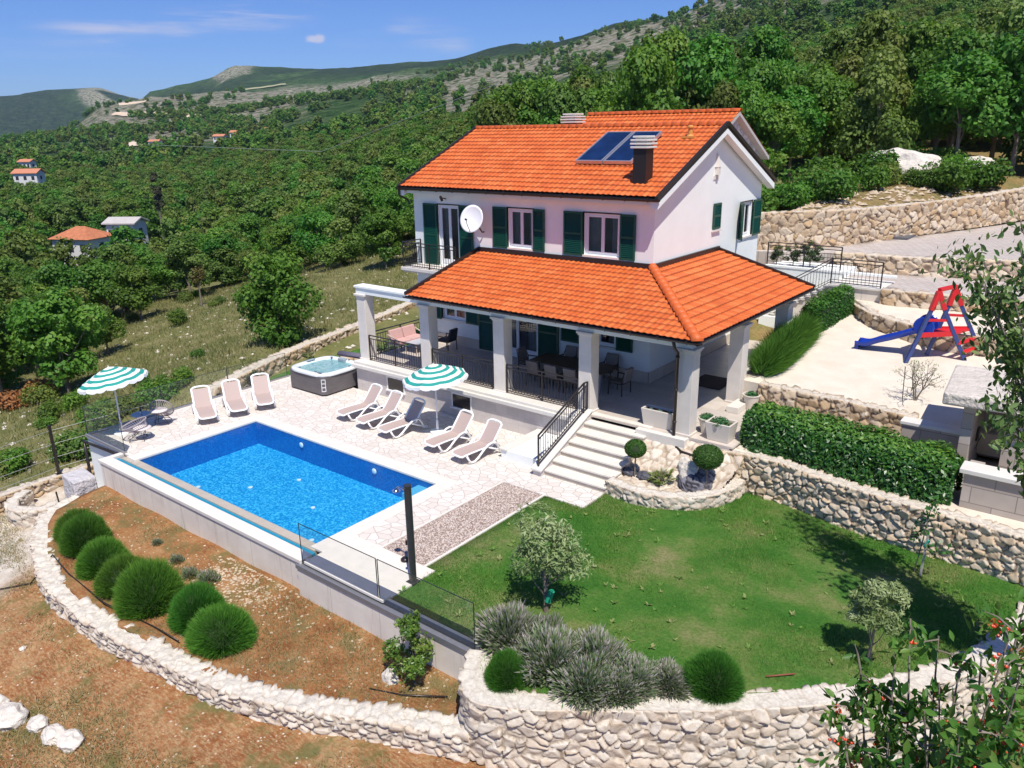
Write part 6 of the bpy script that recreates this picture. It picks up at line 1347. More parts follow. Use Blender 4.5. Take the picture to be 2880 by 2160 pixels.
# hand placed trees on the meadow (x,y,scale,label)
CAMP=lambda px,py,d:None
hand=[(-31.9,21.9,.92,0,'dense round green tree alone on the meadow slope right behind the hot tub wall'),
(-74.9,34.9,1.5,2,'broad oak at the upper left edge of the meadow, its shadow on the grass'),
(-71,38.5,1.15,4,'oak just right of the broad one at the meadow edge'),
(-46.2,17.6,1.05,5,'tall dark tree rising right behind the corner parasol'),
(-50.5,15.6,1.0,1,'tree at the left frame edge above the boundary wall'),
(-68.8,23.2,1.2,3,'bushy oak left of the meadow clearing'),
(-60,19.5,1.1,0,'broad oak close to the left frame edge'),
(-68.3,42.2,1.15,3,'rounded oak at the top centre of the meadow'),
(-44.9,41,.8,5,'oak at the top of the meadow, left of the upper floor balcony'),
(-41.5,42.5,.75,4,'small oak beside the upper floor balcony, above the pergola beam'),
(-54,23.5,.55,1,'low oak scrub in the middle of the meadow, right of the tall dark tree')]
for x,y,s_,k in ((-66,36.8,1.0,0),(-63,30.5,.85,1),(-69,30.5,1.1,4),(-63,25.5,.9,3),(-73,44.5,1.1,2),(-62,44.6,.95,5),(-56,43.8,.9,1),(-57,20,.95,4),(-76,29,1.1,0),(-70,26.5,1.0,2),(-60.5,39.5,.6,0),(-52,42.5,.8,3),(-78,38,1.1,1),(-65,21,1.0,5)): put_tree(protos[k],'oak_tree','leafy oak crowding the upper left edge of the meadow, between other oaks','tree',x,y,s_,k*2.1,'oaks along the upper meadow edge',sz=.85)
for x,y,s_,k,lb in hand: put_tree(lone if x>-33 else protos[k],'oak_tree',lb,'tree',x,y,s_*(.88 if x<-65 else 1),k*1.3,sz=.62 if x<-65 else 1)
put_tree(tree_mesh('brownish',120,4.5,1.1,1500,leafmat('brown_green_leaves',[(.08,.06,.02),(.13,.11,.03),(.18,.15,.05),(.10,.14,.03)],.7,.25,0),.2,9,.12,.4),'small_tree','small brownish leaning tree on bare trunk in the meadow beside the broad oak','tree',-57.5,32.8,.75,1)
# shrubs
def bush_mesh(name,seed,r,h,n,mat,size,asp=.6,nl=9):
    rng=np.random.default_rng(seed);lobes=[(rng.uniform(-.5,.5)*r,rng.uniform(-.5,.5)*r,h*rng.uniform(.3,.65),r*rng.uniform(.35,.6),r*rng.uniform(.35,.6),h*rng.uniform(.3,.42)) for i in range(nl)]
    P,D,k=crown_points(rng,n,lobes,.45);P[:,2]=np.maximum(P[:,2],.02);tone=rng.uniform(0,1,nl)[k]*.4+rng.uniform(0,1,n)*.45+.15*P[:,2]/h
    V,F=leaves(P,D+np.array([0,0,.5]),size,asp,rng);c=np.repeat(np.clip(tone,0,1),4);a=np_mesh(name,V,F,mat,False,np.stack([c,c,c],1))
    m=MB();
    for i in range(6):
        t=i*1.05+seed;m.tube([(0,0,-.1),(.3*r*math.cos(t),.3*r*math.sin(t),h*.3),(.6*r*math.cos(t),.6*r*math.sin(t),h*.62)],[.02*r+.01,.015*r+.006,.006],5)
    me=bpy.data.meshes.new(name+'_stem');me.from_pydata(m.v,[],m.f);me.materials.append(BARK);me.update();return a,me
bp=[bush_mesh('bush%d'%i,300+i,1.2,1.5,1700,[OAK,OLV,OAK][i],.17) for i in range(3)]
g='shrubs scattered on the meadow slope';rr=np.random.default_rng(12)
for i in range(30):
    d=rr.uniform(40,80);a=math.radians(rr.uniform(49,72));x,y=-math.sin(a)*d,math.cos(a)*d
    put_tree(bp[i%3],'shrub','low green shrub on the grassy meadow slope left of the house','shrub',x,y,rr.uniform(.35,.95),rr.uniform(0,6),g,trunkname='stem')
g='bushes behind the boundary wall on the left'
for i in range(16):
    x=rr.uniform(-33.5,-30.2);y=rr.uniform(7.5,17);put_tree(bp[i%3],'bush','green bush close behind the boundary wall and the patio corner on the left','bush',x,y,rr.uniform(.55,1.0),rr.uniform(0,6),g,trunkname='stem')
RUST=leafmat('rusty_leaves',[(.20,.07,.02),(.32,.13,.04),(.40,.20,.08),(.2,.14,.06)],.7,.2,.1)
rb=bush_mesh('rusty',330,1.0,.9,900,RUST,.16)
for x,y,lb in ((-48.2,16.9,'dry rust brown bush below the tall dark tree'),(-47.6,15.2,'dry rust brown bush nearer the left frame edge')): put_tree(rb,'dry_bush',lb,'bush',x,y,1.3,x,trunkname='stem')
g='bushes along the top of the driveway retaining wall'
for i in range(52):
    t=rr.uniform(0,1);q_=rr.uniform(0,1)**1.3;x=np.interp(t,[0,.35,.65,1],[-16.8,-13.6,-11.2,-6.4])-5.5*q_;y=np.interp(t,[0,.35,.65,1],[37.4,42,48,57])+2.5*q_+rr.uniform(-.3,1.0)
    put_tree(bp[i%3],'bush','green bush on the stony bank above the long driveway wall','bush',x,y,rr.uniform(.6,1.5),rr.uniform(0,6),g,trunkname='stem')
# ---------------------------------------------------------------- the woods
def in_wood(x,y):
    d=np.hypot(x,y);a=np.degrees(np.arctan2(-x,y));lim=np.interp(a,[-5,8,16,24,30,37,44,51,58,64,67,72,80],[57,57,57,57,60,60,58,76,80,80,72,56,50])
    return (d>lim)
def wood_points(rng,dmin,dmax,dens):
    out=[]
    amin,amax=-4,80;area=.5*math.radians(amax-amin)*(dmax**2-dmin**2);n=int(area*dens)
    d=np.sqrt(rng.uniform(dmin**2,dmax**2,n));a=rng.uniform(amin,amax,n);x=-np.sin(np.radians(a))*d;y=np.cos(np.radians(a))*d
    k=in_wood(x,y);return x[k],y[k],d[k],a[k]
wr=np.random.default_rng(77)
x,y,d,a=wood_points(wr,44,120,.085)
# thin out trees standing too close
keep=[];cell={}
for i in range(len(x)):
    kx,ky=int(x[i]//2.6),int(y[i]//2.6)
    if (kx,ky) in cell: continue
    # keep clear of far houses
    cell[(kx,ky)]=1;keep.append(i)
x,y,d,a=x[keep],y[keep],d[keep],a[keep];o=np.argsort(d);x,y,d,a=x[o],y[o],d[o],a[o];zz=ground(x,y)
HOUSES=[(-163.5,66.5),(-152,83),(-146,86)]
N1=0;left=[];ss=wr.uniform(.8,1.35,len(x));rest=[]
for i in range(len(x)):
    if a[i]<44 and a[i]>22 and d[i]<64: pass
    if 61.2<a[i]<69.5 and d[i]>84: ss[i]*=.62
    if N1<288 and (2<a[i]<75):
        hill=a[i]<40
        put_tree(protos[wr.integers(6)],'oak_tree','leafy green oak in the dense wood on the slope behind the driveway' if hill else 'leafy green oak in the dense valley wood beyond the meadow','tree',x[i],y[i],ss[i]*(1.0 if hill else .8),wr.uniform(0,6.28),'oaks of the hillside wood' if hill else 'oaks of the valley wood',z=float(zz[i]),sz=wr.uniform(1.0,1.4) if hill else wr.uniform(.8,1.1));N1+=1
    else: rest.append((x[i],y[i],zz[i],ss[i]*(1.0 if a[i]<40 else .8)))
def gn_scatter(name,label,pts,meshes,cat='wood'):
    """one object: points that carry copies of the given tree meshes"""
    P=np.array(pts,np.float32);me=bpy.data.meshes.new(name);me.vertices.add(len(P));me.vertices.foreach_set('co',P[:,:3].ravel())
    at=me.attributes.new('sc','FLOAT','POINT');at.data.foreach_set('value',P[:,3].copy());me.update();ob=link_mesh(name,me);tag(ob,label,cat,kind='stuff')
    co=bpy.data.collections.new(name+'_sources')
    for i,mm in enumerate(meshes):
        q=bpy.data.objects.new(name+'_src%d'%i,mm);co.objects.link(q)
    g=bpy.data.node_groups.new(name+'_gn','GeometryNodeTree');g.interface.new_socket('Geometry',in_out='INPUT',socket_type='NodeSocketGeometry');g.interface.new_socket('Geometry',in_out='OUTPUT',socket_type='NodeSocketGeometry')
    gi=g.nodes.new('NodeGroupInput');go=g.nodes.new('NodeGroupOutput');ip=g.nodes.new('GeometryNodeInstanceOnPoints');ci=g.nodes.new('GeometryNodeCollectionInfo');ci.inputs[0].default_value=co;ci.inputs[1].default_value=True;ci.inputs[2].default_value=True
    ip.inputs['Pick Instance'].default_value=True;rv=g.nodes.new('FunctionNodeRandomValue');rv.data_type='FLOAT_VECTOR';rv.inputs[0].default_value=(0,0,0);rv.inputs[1].default_value=(.0,.0,6.28)
    na=g.nodes.new('GeometryNodeInputNamedAttribute');na.data_type='FLOAT';na.inputs[0].default_value='sc'
    l=g.links.new;l(gi.outputs[0],ip.inputs['Points']);l(ci.outputs[0],ip.inputs['Instance']);l(rv.outputs[0],ip.inputs['Rotation'])
    l(na.outputs[0],ip.inputs['Scale']);l(ip.outputs[0],go.inputs[0])
    md=ob.modifiers.new('scatter','NODES');md.node_group=g;return ob
gn_scatter('near_woodland','mass of green oaks filling the wood behind the first rows of trees',rest,[p[0] for p in protos])
def far_points(rng,d0,d1,dens,keepf):
    x,y,d,a=wood_points(rng,d0,d1,dens);Q=np.stack([x,y,0*x],1);px=np.interp(-a,-np.array([88,70.1,64.4,58.2,51.4,44.3,36.9,29.7,22.7,16.1,10.2,6.9,-12]),[-900,0,300,600,900,1200,1500,1800,2100,2400,2700,2880,3800])
    k=keepf(px,d,fbm(Q/60,4,33),rng.uniform(0,1,len(x)));x,y,d=x[k],y[k],d[k]
    aa=np.degrees(np.arctan2(-x,y));q=~((aa>61.3)&(aa<69.2)&(d<163)&(d>128));x,y,d=x[q],y[q],d[q]
    for hx,hy in HOUSES:
        q=np.hypot(x-hx,y-hy)>11;x,y,d=x[q],y[q],d[q]
    return np.stack([x,y,ground(x,y)-.3,rng.uniform(.75,1.35,len(x))],1)
def treeline(px): # distance at which closed wood gives way to open scrub
    return np.interp(px,[0,600,1000,1250,1500,1800,2100,2400,2800],[480,470,400,330,290,270,270,340,600])
f1=far_points(wr,120,420,.055,lambda px,d,n,u:(d<treeline(px)))
gn_scatter('valley_woodland','continuous green wood filling the valley and lower slopes',f1,[p[0] for p in midp])
f2=far_points(wr,300,1500,.0095,lambda px,d,n,u:(d>=np.minimum(treeline(px),420))&((d<treeline(px))|((n>.46)&(px<1250)&(d<1000))|((u<.05)&(px>1250)&(d<1100))|((n>.60)&(u<.3))|((px>1850)&(d<950)&(u<.55))))
f2[:,3]*=1.25
gn_scatter('distant_scrub','scattered dark bushes and trees on the distant limestone slopes',f2,[p[0] for p in lowp])
# cypress / poplar columns in the valley
cyp=tree_mesh('column',400,11,1.0,1500,OLV,.5,14,.15,.05,.6)
DCY=leafmat('dark_cypress',[(.02,.035,.015),(.035,.055,.022),(.07,.07,.04),(.05,.06,.03)],.7,.15,.1);cy2=tree_mesh('cyp',401,14,1.1,2400,DCY,.45,18,.2,.03,.6)
def polar(px,d): a=math.radians(float(px2az(px)));return -math.sin(a)*d,math.cos(a)*d
x_,y_=polar(412,170);put_tree(cy2,'cypress_tree','tallest dark narrow cypress standing above the valley wood','tree',x_,y_,1.15,0)
for i,(px,dd,s_) in enumerate([(225,230,.8),(245,235,.9),(262,232,.75),(320,225,.85),(375,220,.9),(555,210,.9),(575,215,.8),(600,212,.95),(620,214,.8),(715,205,.85)]):
    x_,y_=polar(px,dd);put_tree(cyp,'poplar_tree','slim columnar poplar rising out of the valley wood','tree',x_,y_,s_,i,'slim poplars in the valley')
# ================================================================ far houses
def far_house(label,px,d,w,l,h,rot,roofm,wallm,base,pitch=.4,hip=False):
    x,y=polar(px,d);r=thing('distant_house',label,'house',(x,y,base));m=MB();m.T=Matrix.Translation((x,y,base))@Matrix.Rotation(rot,4,'Z')
    m.box(-w/2,-l/2,-6,w/2,l/2,h);T_=m.T
    if not hip: m.add([(w/2,-l/2,h),(w/2,l/2,h),(w/2,0,h+pitch*l/2)],[(0,1,2)]);m.add([(-w/2,-l/2,h),(-w/2,l/2,h),(-w/2,0,h+pitch*l/2)],[(2,1,0)])
    m.build('wall',wallm,r)
    m=MB();m.T=T_;o=.5;zt_=h+pitch*l/2+.15;e=h-pitch*o+.1
    if hip: m.add([(-w/2-o,-l/2-o,e),(w/2+o,-l/2-o,e),(w/2+o,l/2+o,e),(-w/2-o,l/2+o,e),(-w/2+l*.45,0,zt_),(w/2-l*.45,0,zt_)],[(0,1,5,4),(1,2,5),(2,3,4,5),(3,0,4)])
    else:
        for sgn in (1,-1): m.wedge([(-w/2-o,0,zt_),(w/2+o,0,zt_),(w/2+o,sgn*(l/2+o),e),(-w/2-o,sgn*(l/2+o),e)],[(-w/2-o,0,zt_+.2),(w/2+o,0,zt_+.2),(w/2+o,sgn*(l/2+o),e+.2),(-w/2-o,sgn*(l/2+o),e+.2)])
    m.build('roof',roofm,r)
    for k in range(3):
        q=MB();q.T=T_;a=-w/2+w*(k+.5)/3;q.box(a-.5,-l/2-.05,h-2.2,a+.5,-l/2+.02,h-1.0);q.build('window',DARKROOM,r)
    q=MB();q.T=T_;q.box(w/2-.02,-.5,h-2.2,w/2+.05,.5,h-1.0);q.build('window',DARKROOM,r);return r
OR1=simple('weathered_orange_roof',(.48,.17,.075),.7,var=.2,scale=2);OR2=simple('far_orange_roof',(.55,.22,.12),.7,var=.1);GYR=simple('grey_sheet_roof',(.50,.46,.43),.7,var=.08,scale=1);FW=simple('far_white_wall',(.72,.70,.68),.8)
R20=math.radians
far_house('low distant house with a hipped weathered orange roof among the valley trees',176,150,6.9,5.8,2.4,R20(25),OR1,FW,-8.3,.5,True)
far_house('distant shed with a pale grey sloping roof beside the hipped orange roof',312,158,5.0,4.4,3.2,R20(35),GYR,FW,-8.1,.3)
far_house('white two storey distant house with orange roof at the left frame edge',58,330,8,5.5,4.0,R20(40),OR2,FW,-6.3,.4)
far_house('small distant house with orange roof just above the white one at the left edge',60,420,5.5,4,3,R20(30),OR2,FW,-3.9,.4)
for px,d,lb in ((430,640,'tiny orange roofed house left of the two others below the quarry track'),(618,600,'tiny orange roofed house in the middle of the slope hamlet'),(665,590,'tiny orange roofed house in the slope hamlet, between two others'),(762,560,'tiny white house with orange roof, rightmost of the slope hamlet')):
    x_,y_=polar(px,d);far_house(lb,px,d,7.5,5.5,3.2,R20(30),OR2,FW,gz(x_,y_)+.9,.4)
# bare earth track cut into the far hill
def track(label,pts,w,col):
    P=[];
    for px,d in pts: x_,y_=polar(px,d);P.append((x_,y_,gz(x_,y_)))
    P=resample(np.array(P),8);V=[]
    T=np.gradient(P[:,:2],axis=0);T/=np.linalg.norm(T,axis=1)[:,None];N=np.stack([-T[:,1],T[:,0]],1)
    zz_=ground(P[:,0],P[:,1]);V=[]
    for i,p in enumerate(P):
        for s_,dz in ((-w,1.5),(0,5.0),(w,7.5)): V.append((p[0]+N[i,0]*s_*.7,p[1]+N[i,1]*s_*.7,zz_[i]+dz*.55))
    F=[(i*3+k,i*3+k+1,(i+1)*3+k+1,(i+1)*3+k) for i in range(len(P)-1) for k in (0,1)]
    me=np_mesh('track',V,F,simple('bare_earth_'+str(int(w)),col,.95,var=.12,scale=.1),True);tag(link_mesh('track',me),kind='structure')
track('t',[(325,1060),(350,1050),(400,1000),(470,960),(540,930),(595,900)],6,(.60,.47,.34))
track('t',[(345,1190),(380,1190),(420,1185)],8,(.60,.47,.34));track('t',[(700,1700),(760,1700),(815,1700)],18,(.38,.36,.20));track('t',[(330,700),(380,690),(430,680)],5,(.58,.47,.38))
# ================================================================ garden plants
SPIKE=leafmat('santolina_green',[(.035,.13,.014),(.065,.20,.022),(.12,.28,.034),(.22,.37,.07)],.7,.25,.18)
def ball_bush(seed,n=17000,r=.64,hh=.80,length=.20,up=.45,w=.0075):
    rng=np.random.default_rng(seed);d=rng.normal(0,1,(n,3));d[:,2]=np.abs(d[:,2])*.9+.02;d/=np.linalg.norm(d,axis=1)[:,None]
    s=1+.20*(fbm(d*1.9+seed,3,seed)-.5)*2;base=d*np.array([r,r,hh])*(s*rng.uniform(.70,.92,n))[:,None]
    dir_=d+np.array([0,0,up])+rng.normal(0,.22,(n,3));dir_/=np.linalg.norm(dir_,axis=1)[:,None];L=length*rng.uniform(.6,1.35,n)
    side=np.cross(dir_,rng.normal(0,1,(n,3)));side/=np.linalg.norm(side,axis=1)[:,None]
    V=np.stack([base-side*w,base+side*w,base+dir_*L[:,None]],1).reshape(-1,3);t=np.clip(rng.uniform(0,1,n)*.7+.3*fbm(d*3+seed,2,seed+4),0,1)
    c=np.stack([t*.35,t*.35,t],1).reshape(-1);me=np_mesh('ball_foliage',V,np.arange(3*n).reshape(-1,3),SPIKE,False,np.stack([c,c,c],1))
    m=MB();m.lathe([(.03,-.1),(r*.78,.0),(r*.84,hh*.28),(r*.7,hh*.6),(r*.4,hh*.82),(.02,hh*.88)],24);c2=bpy.data.meshes.new('ball_core');c2.from_pydata(m.v,[],m.f);c2.materials.append(CORE);c2.update();return me,c2
CORE=simple('inner_twigs',(.022,.045,.012),.95,var=.3,scale=15)
BB3=[ball_bush(500+i) for i in range(3)]
for i,(x_,y_,s_,lb) in enumerate([(-22.9,8.25,1.0,'ball shaped green bush farthest from the camera, at the stone wall bend'),(-22.0,8.05,1.02,'second ball shaped green bush from the far end of the row'),(-20.55,7.85,.98,'third ball shaped green bush in the row, shorter than its neighbours'),(-19.25,7.75,1.0,'fourth ball shaped green bush, middle of the row of seven'),(-17.85,7.72,1.2,'tall dark green ball bush, largest at the middle near end of the row'),(-16.25,8.05,1.0,'ball bush with bluish tufted top, last but one towards the camera'),(-15.05,7.95,1.06,'bright green ball bush nearest the camera at the end of the row')]):
    z_=bedz(x_,y_);r=thing('ball_bush',lb,'bush',(x_,y_,z_-.03),'row of ball bushes along the low wall');r.scale=(s_*[1.05,.95,1.1,.98,1.0,1.08,1.1][i],s_*[.95,1.08,.92,1.05,1.0,.9,1.0][i],s_*[.98,1.05,1.0,.93,1.12,1.05,.95][i]);r.rotation_euler=(0,0,i*1.1)
    q=bpy.data.objects.new('foliage',BB3[i%3][0]);COL.objects.link(q);q.parent=r;q=bpy.data.objects.new('core',BB3[i%3][1]);COL.objects.link(q);q.parent=r
def put_ball(lb,x_,y_,z_,sx,sy,sz,k,name='ball_bush'):
    r=thing(name,lb,'bush',(x_,y_,z_));r.scale=(sx,sy,sz);r.rotation_euler=(0,0,x_)
    q=bpy.data.objects.new('foliage',BB3[k][0]);COL.objects.link(q);q.parent=r;q=bpy.data.objects.new('core',BB3[k][1]);COL.objects.link(q);q.parent=r
put_ball('round fine leaved green bush at the front lawn wall, right of the lavender',-4.85,11.95,-.05,.82,.82,.8,1)
put_ball('small grey green bush in the lawn wall corner beside the glass fence end',-8.05,9.75,-.05,.62,.6,.75,2)
# grass hedge along terrace parapet
def grass_hedge():
    n=34000;rng=np.random.default_rng(8);t=rng.uniform(0,1,n);cx=-9.15-.15*t;cy=24.75+4.3*t;a=rng.uniform(-1,1,n);wv=.42*np.sqrt(1-np.minimum(1,np.abs(2*t-1)**6))
    x=cx+a*wv;y=cy+rng.normal(0,.12,n);zt_=yz(x,y)+.60*np.sqrt(np.clip(1-a*a,0,1))*(1+.25*(fbm(np.stack([x*2,y*2,0*x],1),2,5)-.5))
    z=yz(x,y)+(zt_-yz(x,y))*rng.uniform(.35,1,n);b=np.stack([x,y,z],1);dr=np.stack([a*.9+rng.normal(0,.25,n)+.15,rng.normal(-.1,.35,n),rng.uniform(.5,1.0,n)],1);dr/=np.linalg.norm(dr,axis=1)[:,None];L=rng.uniform(.15,.55,n)*rng.choice([.6,1.,1.3],n)
    s=np.cross(dr,rng.normal(0,1,(n,3)));s/=np.linalg.norm(s,axis=1)[:,None];V=np.stack([b-s*.014,b+s*.014,b+dr*L[:,None]],1).reshape(-1,3)
    t_=rng.uniform(0,1,n);c=np.stack([t_*.4,t_*.4,t_],1).reshape(-1);me=np_mesh('grass_hedge',V,np.arange(3*n).reshape(-1,3),SPIKE,False,np.stack([c,c,c],1));o=tag(link_mesh('grass_hedge',me),'long soft ornamental grass hedge between the terrace parapet and the white sand yard','hedge')
    m=MB();
    for i in range(12):
        tt=.07+.86*i/11;m.lathe([(.30,0),(.28,.2),(.15,.36),(.02,.40)],10,(-9.15-.15*tt,24.75+4.3*tt,float(yz(0,24.75+4.3*tt))))
    m.build('core',CORE,o)
grass_hedge()
LAUREL=leafmat('laurel_leaves',[(.018,.075,.009),(.035,.13,.016),(.08,.21,.025),(.18,.32,.045)],.40,.2,.0,.6)
def box_hedge(name,label,path,w,h,n,mat,size,asp,tip=True,seed=1,corew=.8):
    rng=np.random.default_rng(seed);P=np.array(path,float);s=np.r_[0,np.cumsum(np.linalg.norm(np.diff(P[:,:2],axis=0),axis=1))];t=np.clip(rng.uniform(-.06,1.06,n),0,1)*s[-1];cx=np.interp(t,s,P[:,0]);cy=np.interp(t,s,P[:,1]);cz=np.interp(t,s,P[:,2])
    dx=np.interp(t,s,np.gradient(P[:,0],s));dy=np.interp(t,s,np.gradient(P[:,1],s));L=np.hypot(dx,dy);nx,ny=dy/L,-dx/L
    th=rng.uniform(-.2,np.pi+.2,n);e=4;c_,s_=np.cos(th),np.sin(th);k=(np.abs(c_)**e+np.abs(s_)**e)**(-1/e);rad=rng.uniform(.82,1.05,n)*(1+.16*(fbm(np.stack([t*1.6,th*2,0*t],1),3,seed)-.5)*2)
    a=c_*k*rad*w/2;z=np.clip(s_*k*rad,0.02,2)*h;endf=smooth(0,.35,t)*smooth(0,.35,s[-1]-t);a*=.75+.25*endf;z*=.85+.15*endf
    C=np.stack([cx+nx*a,cy+ny*a,cz+z],1);N=np.stack([nx*c_,ny*c_,np.abs(s_)+.35],1)
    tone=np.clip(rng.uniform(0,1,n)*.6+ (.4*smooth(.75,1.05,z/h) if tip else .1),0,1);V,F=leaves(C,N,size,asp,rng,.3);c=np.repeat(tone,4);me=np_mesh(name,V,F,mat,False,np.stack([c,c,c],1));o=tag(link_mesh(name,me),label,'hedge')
    m=MB();Q=resample(P,.3,False)
    Q=Q[1:-1]
    for q0,q1 in zip(Q,Q[1:]): m.bar((q0[0],q0[1],q0[2]+h*.38),(q1[0],q1[1],q1[2]+h*.38),w*corew,h*.72)
    m.build('core',CORE,o);return o
box_hedge('laurel_hedge','long glossy dark laurel hedge on top of the retaining wall behind the lawn',[(-8.15,21.4,1.1),(-6.6,21.3,1.05),(-5,20.95,1.05),(-3.6,20.78,1.05),(-2.6,20.75,1.05)],1.5,1.15,24000,LAUREL,.13,.42,seed=3,corew=.72)
box_hedge('green_hedge','bright green leafy hedge under the back stairs beside the sand yard',[(-9.35,29.5,2.4),(-9.2,31.2,2.6),(-9.0,32.7,2.75)],.95,1.15,9000,leafmat('hedge_green',[(.015,.07,.008),(.03,.12,.012),(.07,.19,.02),(.12,.25,.03)],.5,.25,0),.09,.5,seed=5)
# small laurel by the concrete wall, lavender, rosemary
YB=leafmat('yellowish_bush',[(.03,.08,.010),(.07,.15,.018),(.17,.27,.035),(.38,.42,.08)],.4,.25,0,.6)
yb=tree_mesh('lau',600,1.75,.58,6500,YB,.085,16,.03,.12,.5)
yb_o=put_tree(yb,'young_bay_tree','bushy yellow green bay shrub in front of the concrete wall, beside the upright white stone','shrub',-10.3,9.45,1.0,.4,z=-.95)
OLIVE=leafmat('olive_leaves',[(.09,.15,.045),(.17,.24,.085),(.28,.35,.15),(.42,.47,.26)],.55,.25,.06)
ol1=tree_mesh('olive1',610,2.05,.85,8000,OLIVE,.10,16,.06,.30,.28);ol2=tree_mesh('olive2',611,1.95,.58,6500,OLIVE,.10,14,.045,.38,.28)
put_tree(ol1,'olive_tree','wide grey green olive tree on the lawn behind the lavender, tied with green tape','tree',-8.75,12.0,1.2,.3,z=.0)
put_tree(ol2,'olive_tree','small round headed olive tree on a straight trunk at the right of the lawn','tree',-2.78,14.45,1.0,2.2,z=.0)
m=MB();m.tube([(-8.7,11.98,.28),(-8.62,12.02,.55)],[.075,.07],8);tag(m.build('green_tape',simple('green_tape',(.02,.35,.2),.5)),'bright green tie wrapped round the trunk of the wide olive tree','tape')
ST_=thing('staked_sapling','thin dark leaved sapling tied to a pale wooden stake by the rubble wall','sapling',(-2.72,18.45,0))
m=MB();m.bar((-2.7,18.42,-.05),(-2.68,18.44,1.15),.045);m.build('stake',simple('pale_wood',(.42,.40,.34),.8),ST_);m=MB();m.tube([(-2.85,18.5,0),(-2.78,18.5,.8),(-2.72,18.52,1.7)],.014,6);m.build('stem',BARK,ST_)
rng=np.random.default_rng(4);C=np.concatenate([rng.normal((-2.85,18.5,1.15),(.13,.13,.12),(50,3)),rng.normal((-2.72,18.52,1.6),(.10,.1,.12),(45,3)),rng.normal((-2.45,18.45,.75),(.14,.12,.10),(55,3)),rng.normal((-2.95,18.5,.95),(.1,.1,.1),(30,3))])
V,F=leaves(C,rng.normal(0,1,C.shape)+[0,0,1],.12,.5,rng);V=V-np.array([-2.72,18.45,0]);c=np.repeat(rng.uniform(0,.6,len(C)),4);link_mesh('foliage',np_mesh('sap',V,F,LAUREL,False,np.stack([c,c,c],1)),ST_)
m=MB();m.tube([(-2.72,18.44,.70),(-2.66,18.44,.9)],[.035,.035],6);m.build('tie',simple('turquoise_tie',(.03,.4,.3),.5),ST_)
LAVG=leafmat('lavender',[(.09,.17,.055),(.18,.24,.11),(.40,.36,.34),(.68,.57,.66)],.8,.25,.12)
def spiky(seed,n,r,h,mat,name,L=.24,w=.017,up=.8):
    rng=np.random.default_rng(seed);d=rng.normal(0,1,(n,3));d[:,2]=np.abs(d[:,2]);d/=np.linalg.norm(d,axis=1)[:,None];b=d*np.array([r,r,h])*rng.uniform(.35,.9,n)[:,None]*(1+.9*(fbm(d*2.5+seed,2,seed)-.5))[:,None]
    dr=d+np.array([0,0,up])+rng.normal(0,.25,(n,3));dr/=np.linalg.norm(dr,axis=1)[:,None];l=(L*rng.uniform(.6,1.3,n))[:,None];s=np.cross(dr,rng.normal(0,1,(n,3)));s/=np.linalg.norm(s,axis=1)[:,None]
    V=np.stack([b,b+dr*l*.6+s*w,b+dr*l,b+dr*l*.6-s*w],1).reshape(-1,3);t=rng.uniform(0,1,n);c=np.stack([t*.25,t*.7,.2+t*.8,t*.7],1).reshape(-1)
    a=np_mesh(name,V,np.arange(4*n).reshape(-1,4),mat,False,np.stack([c,c,c],1));m=MB();m.lathe([(r*.55,-.05),(r*.66,h*.2),(r*.45,h*.5),(.02,h*.62)],18);c2=bpy.data.meshes.new(name+'c');c2.from_pydata(m.v,[],m.f);c2.materials.append(CORE);c2.update();return a,c2
lv=[spiky(620+i,6500,.62,.56,LAVG,'lav%d'%i,.21,.014,.5) for i in range(3)]
for i,(x_,y_,s_,sz_,lb) in enumerate([(-8.7,10.75,.98,1.25,'tall greyish rosemary bush at the end of the glass fence'),(-8.15,11.2,.62,.9,'small dark rosemary bush between the glass end and the olive tree'),(-7.6,10.6,1.1,1.2,'large pale flowering lavender clump under the wide olive tree'),(-6.95,11.15,.95,1.1,'pale flowering lavender clump in the middle of the row, on its lawn side'),(-6.75,10.5,.9,1.0,'lavender clump leaning over the front wall in the middle of the row'),(-6.1,11.1,.85,.8,'lower lavender clump right of the middle of the row'),(-5.55,11.5,.7,.62,'lowest lavender clump, next to the round fine leaved bush'),(-7.95,10.45,.8,.95,'green lavender clump between the rosemary and the large pale clump'),(-6.2,10.75,.8,.72,'low lavender clump close to the wall capping near the right end')]):
    r=thing('lavender_bush',lb,'bush',(x_,y_,-.04),'lavender and rosemary along the front wall');r.scale=(s_*1.18,s_*1.1,sz_*.92);r.rotation_euler=(0,0,i*2.1);q=bpy.data.objects.new('foliage',lv[i%3][0]);COL.objects.link(q);q.parent=r;q=bpy.data.objects.new('core',lv[i%3][1]);COL.objects.link(q);q.parent=r
gs=spiky(640,700,.2,.2,LAVG,'grey_tuft',.1,.01)
for i,(x_,y_,lb,s_) in enumerate([(-19.0,9.1,'small grey lavender tuft on the soil, upper one of the little group',.9),(-18.0,8.9,'small grey lavender tuft in the middle of the soil bed',1.1),(-17.3,9.0,'grey tuft with pink blooms at its foot on the soil bed',1.4),(-20.2,9.2,'tiny grey tuft on the soil nearest the ball bushes at the far end',.7)]):
    r=thing('grey_tuft',lb,'plant',(x_,y_,bedz(x_,y_)));r.scale=(s_,)*3;q=bpy.data.objects.new('foliage',gs[0]);COL.objects.link(q);q.parent=r
rng=np.random.default_rng(9);C=rng.normal((-17.25,8.55,bedz(-17.25,8.55)+.06),(.13,.1,.025),(60,3));V,F=leaves(C,np.tile([0,0,1.],(60,1)),.06,.9,rng)
tag(link_mesh('pink_flowers',np_mesh('pf',V,F,simple('magenta_petals',(.55,.03,.40),.6))),'patch of bright magenta flowers on the soil beside the grey tuft','flowers')
